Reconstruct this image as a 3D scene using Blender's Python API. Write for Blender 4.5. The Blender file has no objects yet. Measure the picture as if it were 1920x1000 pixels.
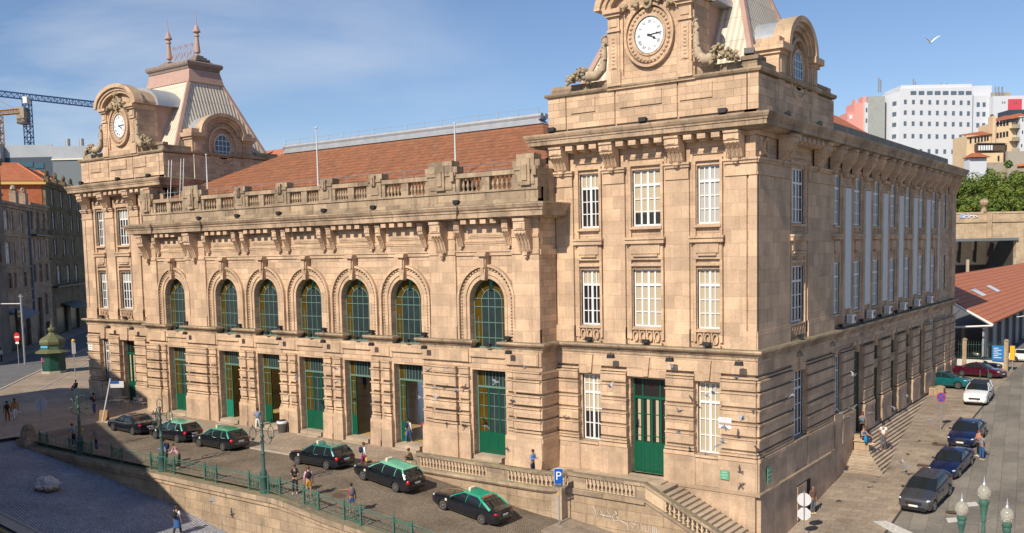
import bpy, bmesh, math, random
from math import sin, cos, pi, radians, atan2, sqrt, hypot
from mathutils import Vector, Matrix, noise
random.seed(7)
S = bpy.context.scene
COL = S.collection
# ---------------------------------------------------------------- camera, sky, sun, exposure
CP = dict(f=1733.35, px=960.0, py=611.4, X=20.045, Y=-51.463, Z=6.079, yaw=0.6312, pitch=-0.0812, roll=-0.0208)
_y, _p, _r = CP['yaw'], CP['pitch'], CP['roll']
_f = Vector((-sin(_y), cos(_y), 0)); _rt = Vector((cos(_y), sin(_y), 0)); _up = Vector((0, 0, 1))
_F = _f*cos(_p)+_up*sin(_p); _U = -_f*sin(_p)+_up*cos(_p)
CR = _rt*cos(_r)+_U*sin(_r); CU = -_rt*sin(_r)+_U*cos(_r); CF = _F
CC = Vector((CP['X'], CP['Y'], CP['Z']))
cd = bpy.data.cameras.new('camera'); cam = bpy.data.objects.new('camera', cd); COL.objects.link(cam)
cd.sensor_width = 36; cd.lens = CP['f']/1920*36; cd.shift_y = (CP['py']-500)/1920
cd.clip_start = .5; cd.clip_end = 6000
M3 = Matrix((CR, CU, -CF)).transposed()
cam.matrix_world = Matrix.Translation(CC) @ M3.to_4x4()
S.camera = cam
SUNEL, SUNDX = radians(39.5), -0.04
TOSUN = Vector((-SUNDX, -1, 0)).normalized()*cos(SUNEL)+Vector((0, 0, sin(SUNEL)))
sl = bpy.data.lights.new('sun', 'SUN'); sl.energy = 5.0; sl.angle = radians(.5); sl.color = (1, .89, .73)
so = bpy.data.objects.new('sun', sl); COL.objects.link(so); so.rotation_euler = TOSUN.to_track_quat('Z', 'Y').to_euler(); so.location = (0, -60, 60)
W = bpy.data.worlds.new('World'); S.world = W; W.use_nodes = True
nt = W.node_tree; nt.nodes.clear()
def wn(t, **k):
    n = nt.nodes.new(t)
    for a, b in k.items(): setattr(n, a, b)
    return n
sky = wn('ShaderNodeTexSky', sky_type='NISHITA', sun_disc=False, sun_elevation=SUNEL, sun_rotation=pi+math.atan(SUNDX), altitude=100, air_density=1.0, dust_density=.35, ozone_density=1.6)
bg = wn('ShaderNodeBackground'); out = wn('ShaderNodeOutputWorld')
tc = wn('ShaderNodeTexCoord'); mp = wn('ShaderNodeMapping'); mp.inputs['Scale'].default_value = (1.3, 1.3, 5.0); mp.inputs['Rotation'].default_value = (0, .22, .3)
nz = wn('ShaderNodeTexNoise'); nz.inputs['Scale'].default_value = 2.3; nz.inputs['Detail'].default_value = 7; nz.inputs['Roughness'].default_value = .52; nz.inputs['Distortion'].default_value = .4
cr_ = wn('ShaderNodeValToRGB'); cr_.color_ramp.elements[0].position = .40; cr_.color_ramp.elements[1].position = .68
# clouds gather in the west (towards -x), none over the right of the view
sep = wn('ShaderNodeSeparateXYZ'); mr = wn('ShaderNodeMapRange'); mr.inputs[1].default_value = -.55; mr.inputs[2].default_value = -.88; mr.inputs[3].default_value = 0.0; mr.inputs[4].default_value = .85
mul = wn('ShaderNodeMath', operation='MULTIPLY'); mix = wn('ShaderNodeMix', data_type='RGBA')
mix.inputs[7].default_value = (6.6, 7.2, 8.2, 1)
tint = wn('ShaderNodeMix', data_type='RGBA', blend_type='MULTIPLY'); tint.inputs[0].default_value = 1; tint.inputs[7].default_value = (.90, .97, 1.13, 1)
L = nt.links.new
L(tc.outputs['Generated'], mp.inputs['Vector']); L(mp.outputs[0], nz.inputs['Vector']); L(nz.outputs[0], cr_.inputs[0])
L(tc.outputs['Generated'], sep.inputs[0]); L(sep.outputs[0], mr.inputs[0]); L(cr_.outputs[0], mul.inputs[0]); L(mr.outputs[0], mul.inputs[1])
L(sky.outputs[0], tint.inputs[6]); L(tint.outputs[2], mix.inputs[6]); L(mul.outputs[0], mix.inputs[0]); L(mix.outputs[2], bg.inputs[0]); L(bg.outputs[0], out.inputs[0])
bg.inputs[1].default_value = .094
S.view_settings.view_transform = 'Standard'; S.view_settings.look = 'None'; S.view_settings.gamma = 1; S.view_settings.exposure = 0.14
S.render.engine = 'CYCLES'; S.render.resolution_x = 1024; S.render.resolution_y = 533
S.cycles.max_bounces = 5; S.cycles.diffuse_bounces = 3; S.cycles.transparent_max_bounces = 6
# ---------------------------------------------------------------- helpers
def ray(u, v):
    return CF+CR*((u-CP['px'])/CP['f'])-CU*((v-CP['py'])/CP['f'])
def dep(u, v, D): return CC+ray(u, v)*D
def onp(u, v, ax, val):
    d = ray(u, v); return CC+d*((val-CC[ax])/d[ax])
def tag(o, label=None, cat=None, group=None, kind=None):
    if label: o['label'] = label
    if cat: o['category'] = cat
    if group: o['group'] = group
    if kind: o['kind'] = kind
    return o
def empty(name, loc=(0, 0, 0), rz=0, **k):
    o = bpy.data.objects.new(name, None); COL.objects.link(o); o.location = loc; o.rotation_euler = (0, 0, rz); o.empty_display_size = .3
    return tag(o, **k)
class Fc:                                   # facade frame: s along, d outward, z up
    def __init__(s, kind, off): s.k = kind; s.o = off
    def __call__(s, a, d, z):
        if s.k == 'front': return (a, s.o-d, z)
        if s.k == 'side': return (s.o+d, a, z)
        if s.k == 'back': return (a, s.o+d, z)
ID = lambda a, b, c: (a, b, c)
class MB:
    def __init__(s, F=ID): s.v = []; s.f = []; s.F = F; s.ch = []
    def add(s, vs, fs, F=None):
        F = F or s.F; n = len(s.v); s.ch.append((n, len(s.f))); s.v += [tuple(F(*p)) for p in vs]; s.f += [tuple(n+i for i in f) for f in fs]; return s
    def split(s, tol=.03):                     # separate bodies that do not touch each other
        k = len(s.ch); e = s.ch+[(len(s.v), len(s.f))]; bb = []
        for i in range(k):
            vs = s.v[e[i][0]:e[i+1][0]]; bb.append([min(v[a] for v in vs)-tol for a in range(3)]+[max(v[a] for v in vs)+tol for a in range(3)])
        par = list(range(k))
        def find(i):
            while par[i] != i: par[i] = par[par[i]]; i = par[i]
            return i
        for i in range(k):
            for j in range(i):
                A, B = bb[i], bb[j]
                if all(A[a] <= B[a+3] and B[a] <= A[a+3] for a in range(3)): par[find(i)] = find(j)
        gr = {}
        for i in range(k): gr.setdefault(find(i), []).append(i)
        out = []
        for g in gr.values():
            m = MB(s.F)
            for i in g:
                n0, f0 = e[i]; n1, f1 = e[i+1]; n = len(m.v); m.ch.append((n, len(m.f))); m.v += s.v[n0:n1]; m.f += [tuple(q-n0+n for q in f) for f in s.f[f0:f1]]
            out.append(m)
        return out
    def box(s, a0, a1, b0, b1, c0, c1, F=None):
        return s.add([(a, b, c) for a in (a0, a1) for b in (b0, b1) for c in (c0, c1)],
                     [(0, 1, 3, 2), (4, 6, 7, 5), (0, 4, 5, 1), (2, 3, 7, 6), (0, 2, 6, 4), (1, 5, 7, 3)], F)
    def frus(s, r0, z0, r1, z1, F=None):      # r=(a0,a1,b0,b1)
        vs = [(r0[0], r0[2], z0), (r0[1], r0[2], z0), (r0[1], r0[3], z0), (r0[0], r0[3], z0), (r1[0], r1[2], z1), (r1[1], r1[2], z1), (r1[1], r1[3], z1), (r1[0], r1[3], z1)]
        return s.add(vs, [(0, 1, 2, 3), (4, 7, 6, 5), (0, 4, 5, 1), (1, 5, 6, 2), (2, 6, 7, 3), (3, 7, 4, 0)], F)
    def prism(s, poly, d0, d1, F=None):       # poly in (s,z), extruded in d
        n = len(poly); vs = [(a, d0, z) for a, z in poly]+[(a, d1, z) for a, z in poly]
        return s.add(vs, [tuple(range(n)), tuple(range(2*n-1, n-1, -1))]+[(i, i+n, (i+1) % n+n, (i+1) % n) for i in range(n)], F)
    def prof(s, poly, s0, s1, F=None):        # poly in (d,z), extruded along s
        n = len(poly); vs = [(s0, d, z) for d, z in poly]+[(s1, d, z) for d, z in poly]
        return s.add(vs, [tuple(range(n)), tuple(range(2*n-1, n-1, -1))]+[(i, i+n, (i+1) % n+n, (i+1) % n) for i in range(n)], F)
    def ring(s, cx, cz, rx, rz, wx, d0, d1, a0=0, a1=2*pi, n=32, wz=None, F=None):   # arch band between r and r+w
        wz = wx if wz is None else wz; full = abs(a1-a0-2*pi) < 1e-6; m = n if full else n+1
        vs = []
        for i in range(m):
            t = a0+(a1-a0)*i/n
            for r1, r2 in ((rx, rz), (rx+wx, rz+wz)):
                for d in (d0, d1): vs.append((cx+r1*cos(t), d, cz+r2*sin(t)))
        fs = []
        for i in range(n if full else n):
            j = (i+1) % m
            if not full and i == n: break
            a, b = 4*i, 4*j
            fs += [(a, b, b+1, a+1), (a+2, a+3, b+3, b+2), (a+1, b+1, b+3, a+3), (a, a+2, b+2, b)]
        if not full: fs += [(0, 1, 3, 2), (4*n, 4*n+2, 4*n+3, 4*n+1)]
        return s.add(vs, fs, F)
    def disc(s, cx, cz, rx, rz, d0, d1, n=32, F=None):
        return s.prism([(cx+rx*cos(2*pi*i/n), cz+rz*sin(2*pi*i/n)) for i in range(n)], d0, d1, F)
    def lathe(s, prof, c=(0, 0, 0), n=10, F=None):     # prof [(r,z)]
        vs = []; fs = []
        for r, z in prof:
            for i in range(n): vs.append((c[0]+r*cos(2*pi*i/n), c[1]+r*sin(2*pi*i/n), c[2]+z))
        for k in range(len(prof)-1):
            for i in range(n): fs.append((k*n+i, k*n+(i+1) % n, (k+1)*n+(i+1) % n, (k+1)*n+i))
        fs += [tuple(range(n))[::-1], tuple((len(prof)-1)*n+i for i in range(n))]
        return s.add(vs, fs, F)
    def tube(s, pts, r, n=6, F=None, closed=False):
        pts = [Vector(p) for p in pts]; rr = r if isinstance(r, (list, tuple)) else [r]*len(pts); vs = []; fs = []
        up = None
        for i, p in enumerate(pts):
            a = pts[i-1] if (i or closed) else p; b = pts[(i+1) % len(pts)] if (i < len(pts)-1 or closed) else p
            t = (b-a).normalized()
            if up is None: up = Vector((0, 0, 1)) if abs(t.z) < .9 else Vector((1, 0, 0))
            x = t.cross(up).normalized(); y = x.cross(t).normalized(); up = y
            for k in range(n): vs.append(tuple(p+x*(rr[i]*cos(2*pi*k/n))+y*(rr[i]*sin(2*pi*k/n))))
        m = len(pts)
        for i in range(m if closed else m-1):
            j = (i+1) % m
            for k in range(n): fs.append((i*n+k, i*n+(k+1) % n, j*n+(k+1) % n, j*n+k))
        if not closed: fs += [tuple(range(n))[::-1], tuple((m-1)*n+k for k in range(n))]
        return s.add(vs, fs, F)
    def sweep(s, path, prof, caps=True, closed=False):  # path [(x,y)], prof [(out,z)] outward = right of travel
        P = [Vector(p) for p in path]; m = len(P); offs = []
        for i in range(m):
            ns = []
            if i > 0 or closed: d = (P[i]-P[i-1]).normalized(); ns.append(Vector((d.y, -d.x)))
            if i < m-1 or closed: d = (P[(i+1) % m]-P[i]).normalized(); ns.append(Vector((d.y, -d.x)))
            n = sum(ns, Vector((0, 0))).normalized(); k = 1/max(.3, n.dot(ns[0])); offs.append(n*k)
        q = len(prof); vs = [(P[i].x+offs[i].x*o, P[i].y+offs[i].y*o, z) for i in range(m) for o, z in prof]
        fs = []
        for i in range(m if closed else m-1):
            j = (i+1) % m
            for k in range(q): fs.append((i*q+k, i*q+(k+1) % q, j*q+(k+1) % q, j*q+k))
        if not closed: fs += [tuple(range(q)), tuple((m-1)*q+k for k in range(q))[::-1]]
        return s.add(vs, fs, ID)
    def blob(s, c, r, n=8, m=6, amp=.15, sc=(1, 1, 1), seed=0, F=None):
        vs = []; fs = []; c = Vector(c)
        for i in range(m+1):
            th = pi*i/m
            for k in range(n):
                ph = 2*pi*k/n; d = Vector((sin(th)*cos(ph), sin(th)*sin(ph), cos(th)))
                q = 1+amp*noise.noise(d*2.2+Vector((seed, seed*.7, c.x*.3)))*2
                vs.append((c.x+d.x*r*sc[0]*q, c.y+d.y*r*sc[1]*q, c.z+d.z*r*sc[2]*q))
        for i in range(m):
            for k in range(n): fs.append((i*n+k, i*n+(k+1) % n, (i+1)*n+(k+1) % n, (i+1)*n+k))
        return s.add(vs, fs, F)
    def mesh(s, name, mat, smooth=False):
        me = bpy.data.meshes.new(name); me.from_pydata(s.v, [], s.f)
        bm = bmesh.new(); bm.from_mesh(me); bmesh.ops.remove_doubles(bm, verts=bm.verts, dist=1e-6) if smooth else None
        bmesh.ops.recalc_face_normals(bm, faces=bm.faces); bm.to_mesh(me); bm.free()
        if mat: me.materials.append(mat)
        if smooth:
            me.polygons.foreach_set('use_smooth', [True]*len(me.polygons)); me.set_sharp_from_angle(angle=radians(smooth if smooth > 1 else 40))
        return me
    def build(s, name, mat, parent=None, smooth=False, **k):
        o = bpy.data.objects.new(name, s.mesh(name, mat, smooth)); COL.objects.link(o)
        if parent: o.parent = parent
        return tag(o, **k)
def copytree(o, parent=None):
    c = o.copy(); COL.objects.link(c); c.parent = parent
    for ch in list(o.children): copytree(ch, c)
    return c
# ---------------------------------------------------------------- materials
MATS = {}
def newmat(name):
    m = bpy.data.materials.new(name); m.use_nodes = True; MATS[name] = m
    return m, m.node_tree, m.node_tree.nodes['Principled BSDF']
def N(t, ty, **k):
    n = t.nodes.new(ty)
    for a, b in k.items():
        if a in n.inputs: n.inputs[a].default_value = b
        else: setattr(n, a, b)
    return n
def plain(name, col, rough=.6, metal=0, noise_amt=.12, nscale=3, bump=0, coat=0, emis=None, spec=.5, alpha=None):
    m, t, b = newmat(name); l = t.links.new
    b.inputs['Roughness'].default_value = rough; b.inputs['Metallic'].default_value = metal; b.inputs['Coat Weight'].default_value = coat; b.inputs['Specular IOR Level'].default_value = spec
    if noise_amt:
        g = N(t, 'ShaderNodeNewGeometry'); n = N(t, 'ShaderNodeTexNoise', Scale=nscale, Detail=5.0, Roughness=.6); l(g.outputs['Position'], n.inputs['Vector'])
        r = N(t, 'ShaderNodeMapRange'); r.inputs[3].default_value = 1-noise_amt*1.6; r.inputs[4].default_value = 1+noise_amt*1.6; l(n.outputs[0], r.inputs[0])
        h = N(t, 'ShaderNodeHueSaturation', Color=(*col, 1)); l(r.outputs[0], h.inputs['Value']); l(h.outputs[0], b.inputs['Base Color'])
        if bump:
            bp = N(t, 'ShaderNodeBump', Strength=bump, Distance=.02); l(n.outputs[0], bp.inputs['Height']); l(bp.outputs[0], b.inputs['Normal'])
    else: b.inputs['Base Color'].default_value = (*col, 1)
    if emis: b.inputs['Emission Color'].default_value = (*emis[:3], 1); b.inputs['Emission Strength'].default_value = emis[3]
    return m
def facade_uv(t):
    l = t.links.new; g = N(t, 'ShaderNodeNewGeometry'); sp = N(t, 'ShaderNodeSeparateXYZ'); sn = N(t, 'ShaderNodeSeparateXYZ'); l(g.outputs['Position'], sp.inputs[0]); l(g.outputs['True Normal'], sn.inputs[0])
    ax = N(t, 'ShaderNodeMath', operation='ABSOLUTE'); ay = N(t, 'ShaderNodeMath', operation='ABSOLUTE'); l(sn.outputs[0], ax.inputs[0]); l(sn.outputs[1], ay.inputs[0])
    gt = N(t, 'ShaderNodeMath', operation='GREATER_THAN'); l(ax.outputs[0], gt.inputs[0]); l(ay.outputs[0], gt.inputs[1])
    mx = N(t, 'ShaderNodeMix', data_type='FLOAT'); l(gt.outputs[0], mx.inputs[0]); l(sp.outputs[0], mx.inputs[2]); l(sp.outputs[1], mx.inputs[3])
    c = N(t, 'ShaderNodeCombineXYZ'); l(mx.outputs[0], c.inputs[0]); l(sp.outputs[2], c.inputs[1])
    return g, sp, sn, c
def stone(name, c1, c2, cj, bw=1.0, bh=.46, mort=.006, stain=.5, lichen=.5, dark=(.16, .12, .085), rough=.85, offs=.5, blotch=.35):
    m, t, b = newmat(name); l = t.links.new; g, sp, sn, uv = facade_uv(t)
    br = N(t, 'ShaderNodeTexBrick', Scale=1.0, **{'Color1': (*c1, 1), 'Color2': (*c2, 1), 'Mortar': (*cj, 1), 'Mortar Size': mort, 'Brick Width': bw, 'Row Height': bh, 'Bias': 0.0, 'Mortar Smooth': .3}); br.offset = offs
    l(uv.outputs[0], br.inputs['Vector'])
    # broad weathering
    n1 = N(t, 'ShaderNodeTexNoise', Scale=.55, Detail=6.0, Roughness=.65); l(g.outputs['Position'], n1.inputs['Vector'])
    r1 = N(t, 'ShaderNodeMapRange'); r1.inputs[1].default_value = .35; r1.inputs[2].default_value = .68; r1.inputs[3].default_value = 1-blotch*.5; r1.inputs[4].default_value = 1+blotch*.45; l(n1.outputs[0], r1.inputs[0])
    h = N(t, 'ShaderNodeHueSaturation'); l(br.outputs['Color'], h.inputs['Color']); l(r1.outputs[0], h.inputs['Value'])
    # fine grain
    n2 = N(t, 'ShaderNodeTexNoise', Scale=9.0, Detail=4.0, Roughness=.7); l(g.outputs['Position'], n2.inputs['Vector'])
    r2 = N(t, 'ShaderNodeMapRange'); r2.inputs[1].default_value = .3; r2.inputs[2].default_value = .7; r2.inputs[3].default_value = .86; r2.inputs[4].default_value = 1.12; l(n2.outputs[0], r2.inputs[0])
    h2 = N(t, 'ShaderNodeHueSaturation'); l(h.outputs[0], h2.inputs['Color']); l(r2.outputs[0], h2.inputs['Value'])
    # vertical rain streaks
    mpp = N(t, 'ShaderNodeMapping'); mpp.inputs['Scale'].default_value = (2.2, 2.2, .22); l(g.outputs['Position'], mpp.inputs['Vector'])
    n3 = N(t, 'ShaderNodeTexNoise', Scale=1.3, Detail=5.0, Roughness=.7); l(mpp.outputs[0], n3.inputs['Vector'])
    r3 = N(t, 'ShaderNodeMapRange'); r3.inputs[1].default_value = .54; r3.inputs[2].default_value = .76; r3.inputs[3].default_value = 0; r3.inputs[4].default_value = stain; l(n3.outputs[0], r3.inputs[0])
    m1 = N(t, 'ShaderNodeMix', data_type='RGBA'); m1.inputs[7].default_value = (*dark, 1); l(r3.outputs[0], m1.inputs[0]); l(h2.outputs[0], m1.inputs[6])
    # grime and lichen that settles on upward faces
    n4 = N(t, 'ShaderNodeTexNoise', Scale=1.7, Detail=6.0, Roughness=.7); l(g.outputs['Position'], n4.inputs['Vector'])
    up = N(t, 'ShaderNodeMapRange'); up.inputs[1].default_value = .35; up.inputs[2].default_value = .8; up.inputs[3].default_value = 0; up.inputs[4].default_value = lichen; l(sn.outputs[2], up.inputs[0])
    cr = N(t, 'ShaderNodeValToRGB'); e = cr.color_ramp.elements; e[0].position = .35; e[0].color = (.13, .115, .08, 1); e[1].position = .68; e[1].color = (.33, .22, .06, 1); k = e.new(.55); k.color = (.22, .20, .13, 1); l(n4.outputs[0], cr.inputs[0])
    m2 = N(t, 'ShaderNodeMix', data_type='RGBA'); l(up.outputs[0], m2.inputs[0]); l(m1.outputs[2], m2.inputs[6]); l(cr.outputs[0], m2.inputs[7])
    l(m2.outputs[2], b.inputs['Base Color']); b.inputs['Roughness'].default_value = rough; b.inputs['Specular IOR Level'].default_value = .25
    ad = N(t, 'ShaderNodeMath', operation='MULTIPLY_ADD'); ad.inputs[1].default_value = -1.2; l(br.outputs['Fac'], ad.inputs[0]); l(n2.outputs[0], ad.inputs[2])
    bp = N(t, 'ShaderNodeBump', Strength=.35, Distance=.03); l(ad.outputs[0], bp.inputs['Height']); l(bp.outputs[0], b.inputs['Normal'])
    return m
ST = stone('ashlar_stone', (.65, .455, .305), (.44, .312, .215), (.25, .185, .125), mort=.012, blotch=.34, stain=.40)
STC = stone('cornice_stone', (.48, .35, .24), (.36, .265, .185), (.22, .16, .11), bw=1.5, bh=3.0, mort=.008, stain=.95, lichen=1.0, dark=(.085, .072, .055), blotch=.8)
ST2 = stone('carved_stone', (.65, .458, .305), (.47, .332, .228), (.33, .235, .16), blotch=.34, stain=.42, bw=1.05, bh=.78, mort=.008)
STW = stone('weathered_stone', (.45, .335, .225), (.28, .21, .15), (.2, .15, .10), bw=1.4, bh=.5, stain=.9, lichen=.9, dark=(.07, .065, .055), blotch=.6)
STB = stone('base_stone', (.56, .40, .275), (.44, .32, .225), (.34, .25, .17), bw=1.1, bh=1.75, stain=.55, dark=(.2, .15, .10), blotch=.5)
STL = stone('retaining_stone', (.44, .32, .21), (.35, .26, .175), (.19, .14, .10), bw=1.5, bh=.62, mort=.014, stain=.9, lichen=.9, dark=(.12, .10, .07), blotch=.5)
STP = stone('step_stone', (.45, .36, .265), (.40, .32, .24), (.22, .17, .12), bw=1.3, bh=.4, stain=.3, lichen=.0, blotch=.4)
WHITE = plain('white_paint', (.74, .74, .73), .45, noise_amt=.03)
GREEN = plain('green_paint', (.003, .085, .045), .38, noise_amt=.1, nscale=6)
DGREEN = plain('dark_green_paint', (.006, .035, .022), .45, noise_amt=.12)
IRON = plain('green_iron', (.055, .145, .11), .5, noise_amt=.3, nscale=9)
IROND = plain('dark_green_iron', (.045, .10, .085), .45, noise_amt=.25, nscale=8)
BLACK = plain('black_metal', (.018, .017, .017), .45, noise_amt=.05)
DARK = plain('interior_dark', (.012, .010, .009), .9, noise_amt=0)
RED = plain('red_paint', (.55, .02, .02), .4, noise_amt=.04)
BLUEP = plain('sign_blue', (.005, .09, .42), .35, noise_amt=.03)
GALV = plain('galvanised_steel', (.42, .43, .44), .45, .6, noise_amt=.1)
ZINC = plain('zinc_sheet', (.42, .45, .48), .42, .35, noise_amt=.16, nscale=1.5)
PINK = plain('pink_cement', (.42, .275, .225), .8, noise_amt=.14, nscale=1.2, bump=.3)
IVORY = plain('clock_white', (.82, .86, .88), .4, noise_amt=.0)
LICH = plain('lichened_carving', (.34, .27, .17), .95, noise_amt=.5, nscale=5, bump=1.0)
def glass(name, col, rough=.06, spec=.5, n=0.0):
    m = plain(name, col, rough, noise_amt=n, nscale=1.4, spec=spec); return m
GLD = glass('dark_window_glass', (.022, .018, .018)); GLB = glass('grey_blue_glass', (.028, .042, .045), .12, n=.25); GLA = glass('amber_glass', (.085, .048, .004), .12, n=.35)
GLS = glass('skylit_glass', (.035, .10, .14), .08)
BLC = plain('cream_blind', (.44, .365, .25), .7, noise_amt=.05); BLG = plain('grey_blind', (.40, .39, .36), .7, noise_amt=.05)
def tiles(name, c1, c2, ang=0, scale=1.4, moss=.35):
    m, t, b = newmat(name); l = t.links.new; g = N(t, 'ShaderNodeNewGeometry')
    mp = N(t, 'ShaderNodeMapping'); mp.inputs['Rotation'].default_value = (0, 0, ang); l(g.outputs['Position'], mp.inputs['Vector'])
    w = N(t, 'ShaderNodeTexWave', Scale=scale, Distortion=.25, Detail=1.0); w.bands_direction = 'X'; w.wave_profile = 'SIN'; l(mp.outputs[0], w.inputs['Vector'])
    w2 = N(t, 'ShaderNodeTexWave', Scale=.95, Distortion=.3, Detail=1.0); w2.bands_direction = 'Z'; w2.wave_profile = 'SAW'; l(mp.outputs[0], w2.inputs['Vector'])
    vo = N(t, 'ShaderNodeTexVoronoi', Scale=3.2); mp2 = N(t, 'ShaderNodeMapping'); mp2.inputs['Scale'].default_value = (1, .5, 1); l(mp.outputs[0], mp2.inputs['Vector']); l(mp2.outputs[0], vo.inputs['Vector'])
    n = N(t, 'ShaderNodeTexNoise', Scale=1.6, Detail=8.0, Roughness=.8); l(g.outputs['Position'], n.inputs['Vector'])
    sr = N(t, 'ShaderNodeSeparateColor'); l(vo.outputs['Color'], sr.inputs[0])
    m1 = N(t, 'ShaderNodeMix', data_type='RGBA'); m1.inputs[6].default_value = (*c1, 1); m1.inputs[7].default_value = (*c2, 1); l(sr.outputs[0], m1.inputs[0])
    rr = N(t, 'ShaderNodeMapRange'); rr.inputs[1].default_value = .52; rr.inputs[2].default_value = .75; rr.inputs[4].default_value = moss; l(n.outputs[0], rr.inputs[0])
    m2 = N(t, 'ShaderNodeMix', data_type='RGBA'); m2.inputs[7].default_value = (.38, .25, .12, 1); l(rr.outputs[0], m2.inputs[0]); l(m1.outputs[2], m2.inputs[6])
    rv = N(t, 'ShaderNodeMapRange'); rv.inputs[1].default_value = .0; rv.inputs[2].default_value = .35; rv.inputs[3].default_value = .62; rv.inputs[4].default_value = 1.08; l(w2.outputs[0], rv.inputs[0])
    hv = N(t, 'ShaderNodeHueSaturation'); l(m2.outputs[2], hv.inputs['Color']); l(rv.outputs[0], hv.inputs['Value']); l(hv.outputs[0], b.inputs['Base Color']); b.inputs['Roughness'].default_value = .85
    a = N(t, 'ShaderNodeMath', operation='MULTIPLY_ADD'); a.inputs[1].default_value = .8; l(w.outputs[0], a.inputs[0]); l(w2.outputs[0], a.inputs[2])
    bp = N(t, 'ShaderNodeBump', Strength=.8, Distance=.06); l(a.outputs[0], bp.inputs['Height']); l(bp.outputs[0], b.inputs['Normal'])
    return m
TILE = tiles('clay_tiles', (.30, .108, .045), (.19, .078, .038), moss=.7)
TILE2 = tiles('new_clay_tiles', (.52, .17, .075), (.46, .14, .06), scale=1.6, moss=.15)
TILE3 = tiles('old_clay_tiles', (.40, .13, .055), (.30, .095, .045), ang=.7, scale=1.2, moss=.1)
def paving(name, c1, c2, cj, bw, bh, rot=0, mort=.02, bump=.5, stain=.4, curve=False, nscale=.25):
    m, t, b = newmat(name); l = t.links.new; g = N(t, 'ShaderNodeNewGeometry')
    mp = N(t, 'ShaderNodeMapping'); mp.inputs['Rotation'].default_value = (0, 0, rot); l(g.outputs['Position'], mp.inputs['Vector']); src = mp.outputs[0]
    br = N(t, 'ShaderNodeTexBrick', Scale=1.0, **{'Color1': (*c1, 1), 'Color2': (*c2, 1), 'Mortar': (*cj, 1), 'Mortar Size': mort, 'Brick Width': bw, 'Row Height': bh, 'Mortar Smooth': .4}); l(src, br.inputs['Vector'])
    n = N(t, 'ShaderNodeTexNoise', Scale=nscale, Detail=7.0, Roughness=.65); l(g.outputs['Position'], n.inputs['Vector'])
    r = N(t, 'ShaderNodeMapRange'); r.inputs[1].default_value = .3; r.inputs[2].default_value = .7; r.inputs[3].default_value = 1-stain; r.inputs[4].default_value = 1+stain; l(n.outputs[0], r.inputs[0])
    h = N(t, 'ShaderNodeHueSaturation'); l(br.outputs[0], h.inputs['Color']); l(r.outputs[0], h.inputs['Value'])
    n2 = N(t, 'ShaderNodeTexNoise', Scale=6.0, Detail=4.0, Roughness=.7); l(g.outputs['Position'], n2.inputs['Vector'])
    r2 = N(t, 'ShaderNodeMapRange'); r2.inputs[1].default_value = .3; r2.inputs[2].default_value = .7; r2.inputs[3].default_value = .82; r2.inputs[4].default_value = 1.18; l(n2.outputs[0], r2.inputs[0])
    h2 = N(t, 'ShaderNodeHueSaturation'); l(h.outputs[0], h2.inputs['Color']); l(r2.outputs[0], h2.inputs['Value'])
    l(h2.outputs[0], b.inputs['Base Color']); b.inputs['Roughness'].default_value = .8; b.inputs['Specular IOR Level'].default_value = .3
    bp = N(t, 'ShaderNodeBump', Strength=bump, Distance=.02); iv = N(t, 'ShaderNodeMath', operation='SUBTRACT'); iv.inputs[0].default_value = 1; l(br.outputs['Fac'], iv.inputs[1]); l(iv.outputs[0], bp.inputs['Height']); l(bp.outputs[0], b.inputs['Normal'])
    return m
COBB = paving('cobbles', (.26, .205, .145), (.17, .14, .105), (.10, .08, .06), .16, .13, stain=.35, mort=.018)
SETT = paving('granite_setts', (.40, .41, .45), (.28, .29, .33), (.13, .13, .15), .22, .17, rot=.18, stain=.3, mort=.028, bump=.9)
FLAG = paving('flagstones', (.33, .265, .20), (.24, .195, .15), (.16, .13, .10), .95, .6, stain=.3, mort=.014)
FLAGG = paving('grey_flagstones', (.235, .21, .175), (.17, .155, .13), (.12, .11, .10), 2.6, .95, rot=1.45, stain=.3, mort=.016)
FORE = paving('forecourt_paving', (.36, .285, .21), (.29, .23, .175), (.21, .165, .13), .5, .3, stain=.25, mort=.02)
ASPH = plain('asphalt', (.13, .13, .135), .9, noise_amt=.25, nscale=1.2)
KERB = plain('granite_kerb', (.38, .34, .29), .8, noise_amt=.2)
# ================================================================ STATION BUILDING
station = empty('station_building', (-36, 6, -8.4), label='long tan stone railway station with two clock pavilions and arched windows', cat='railway station')
station_inv = Matrix.Translation((36, -6, 8.4))
NOSPLIT = {'skylight_bars', 'beading', 'carved_ornament', 'cartouche', 'carved_fruit', 'cornucopia', 'finial', 'frame', 'glazing_bars', 'minute_marks', 'numeral', 'rim', 'ridge_monitor', 'roof_cresting', 'guard_rail', 'casing', 'blind', 'leaf', 'amber_pane'}
def SP(mb, name, mat, smooth=False, parent=None, **k):
    o = None
    for m in ([mb] if name in NOSPLIT or parent is not None else mb.split()):
        o = m.build(name, mat, None, smooth, **k)
        if parent is None: o.parent = station; o.matrix_parent_inverse = station_inv
        else: o.parent = parent
    return o
FF = Fc('front', 0); FC = Fc('front', -1.84); FS = Fc('side', 0.0); FL = Fc('side', -58.3)
def wall(mb, F, s0, s1, z0, z1, ops, th=.55, d=0.0):
    cuts = sorted({s0, s1}|{a for o in ops for a in o[:2]})
    for a, b in zip(cuts, cuts[1:]):
        zs = [z0]; m = (a+b)/2
        for o in sorted([o for o in ops if o[0] < m < o[1]], key=lambda o: o[2]): zs += [o[2], o[3]]
        zs.append(z1)
        for i in range(0, len(zs), 2):
            if zs[i+1]-zs[i] > 1e-4: mb.box(a, b, d-th, d, zs[i], zs[i+1], F)
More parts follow.
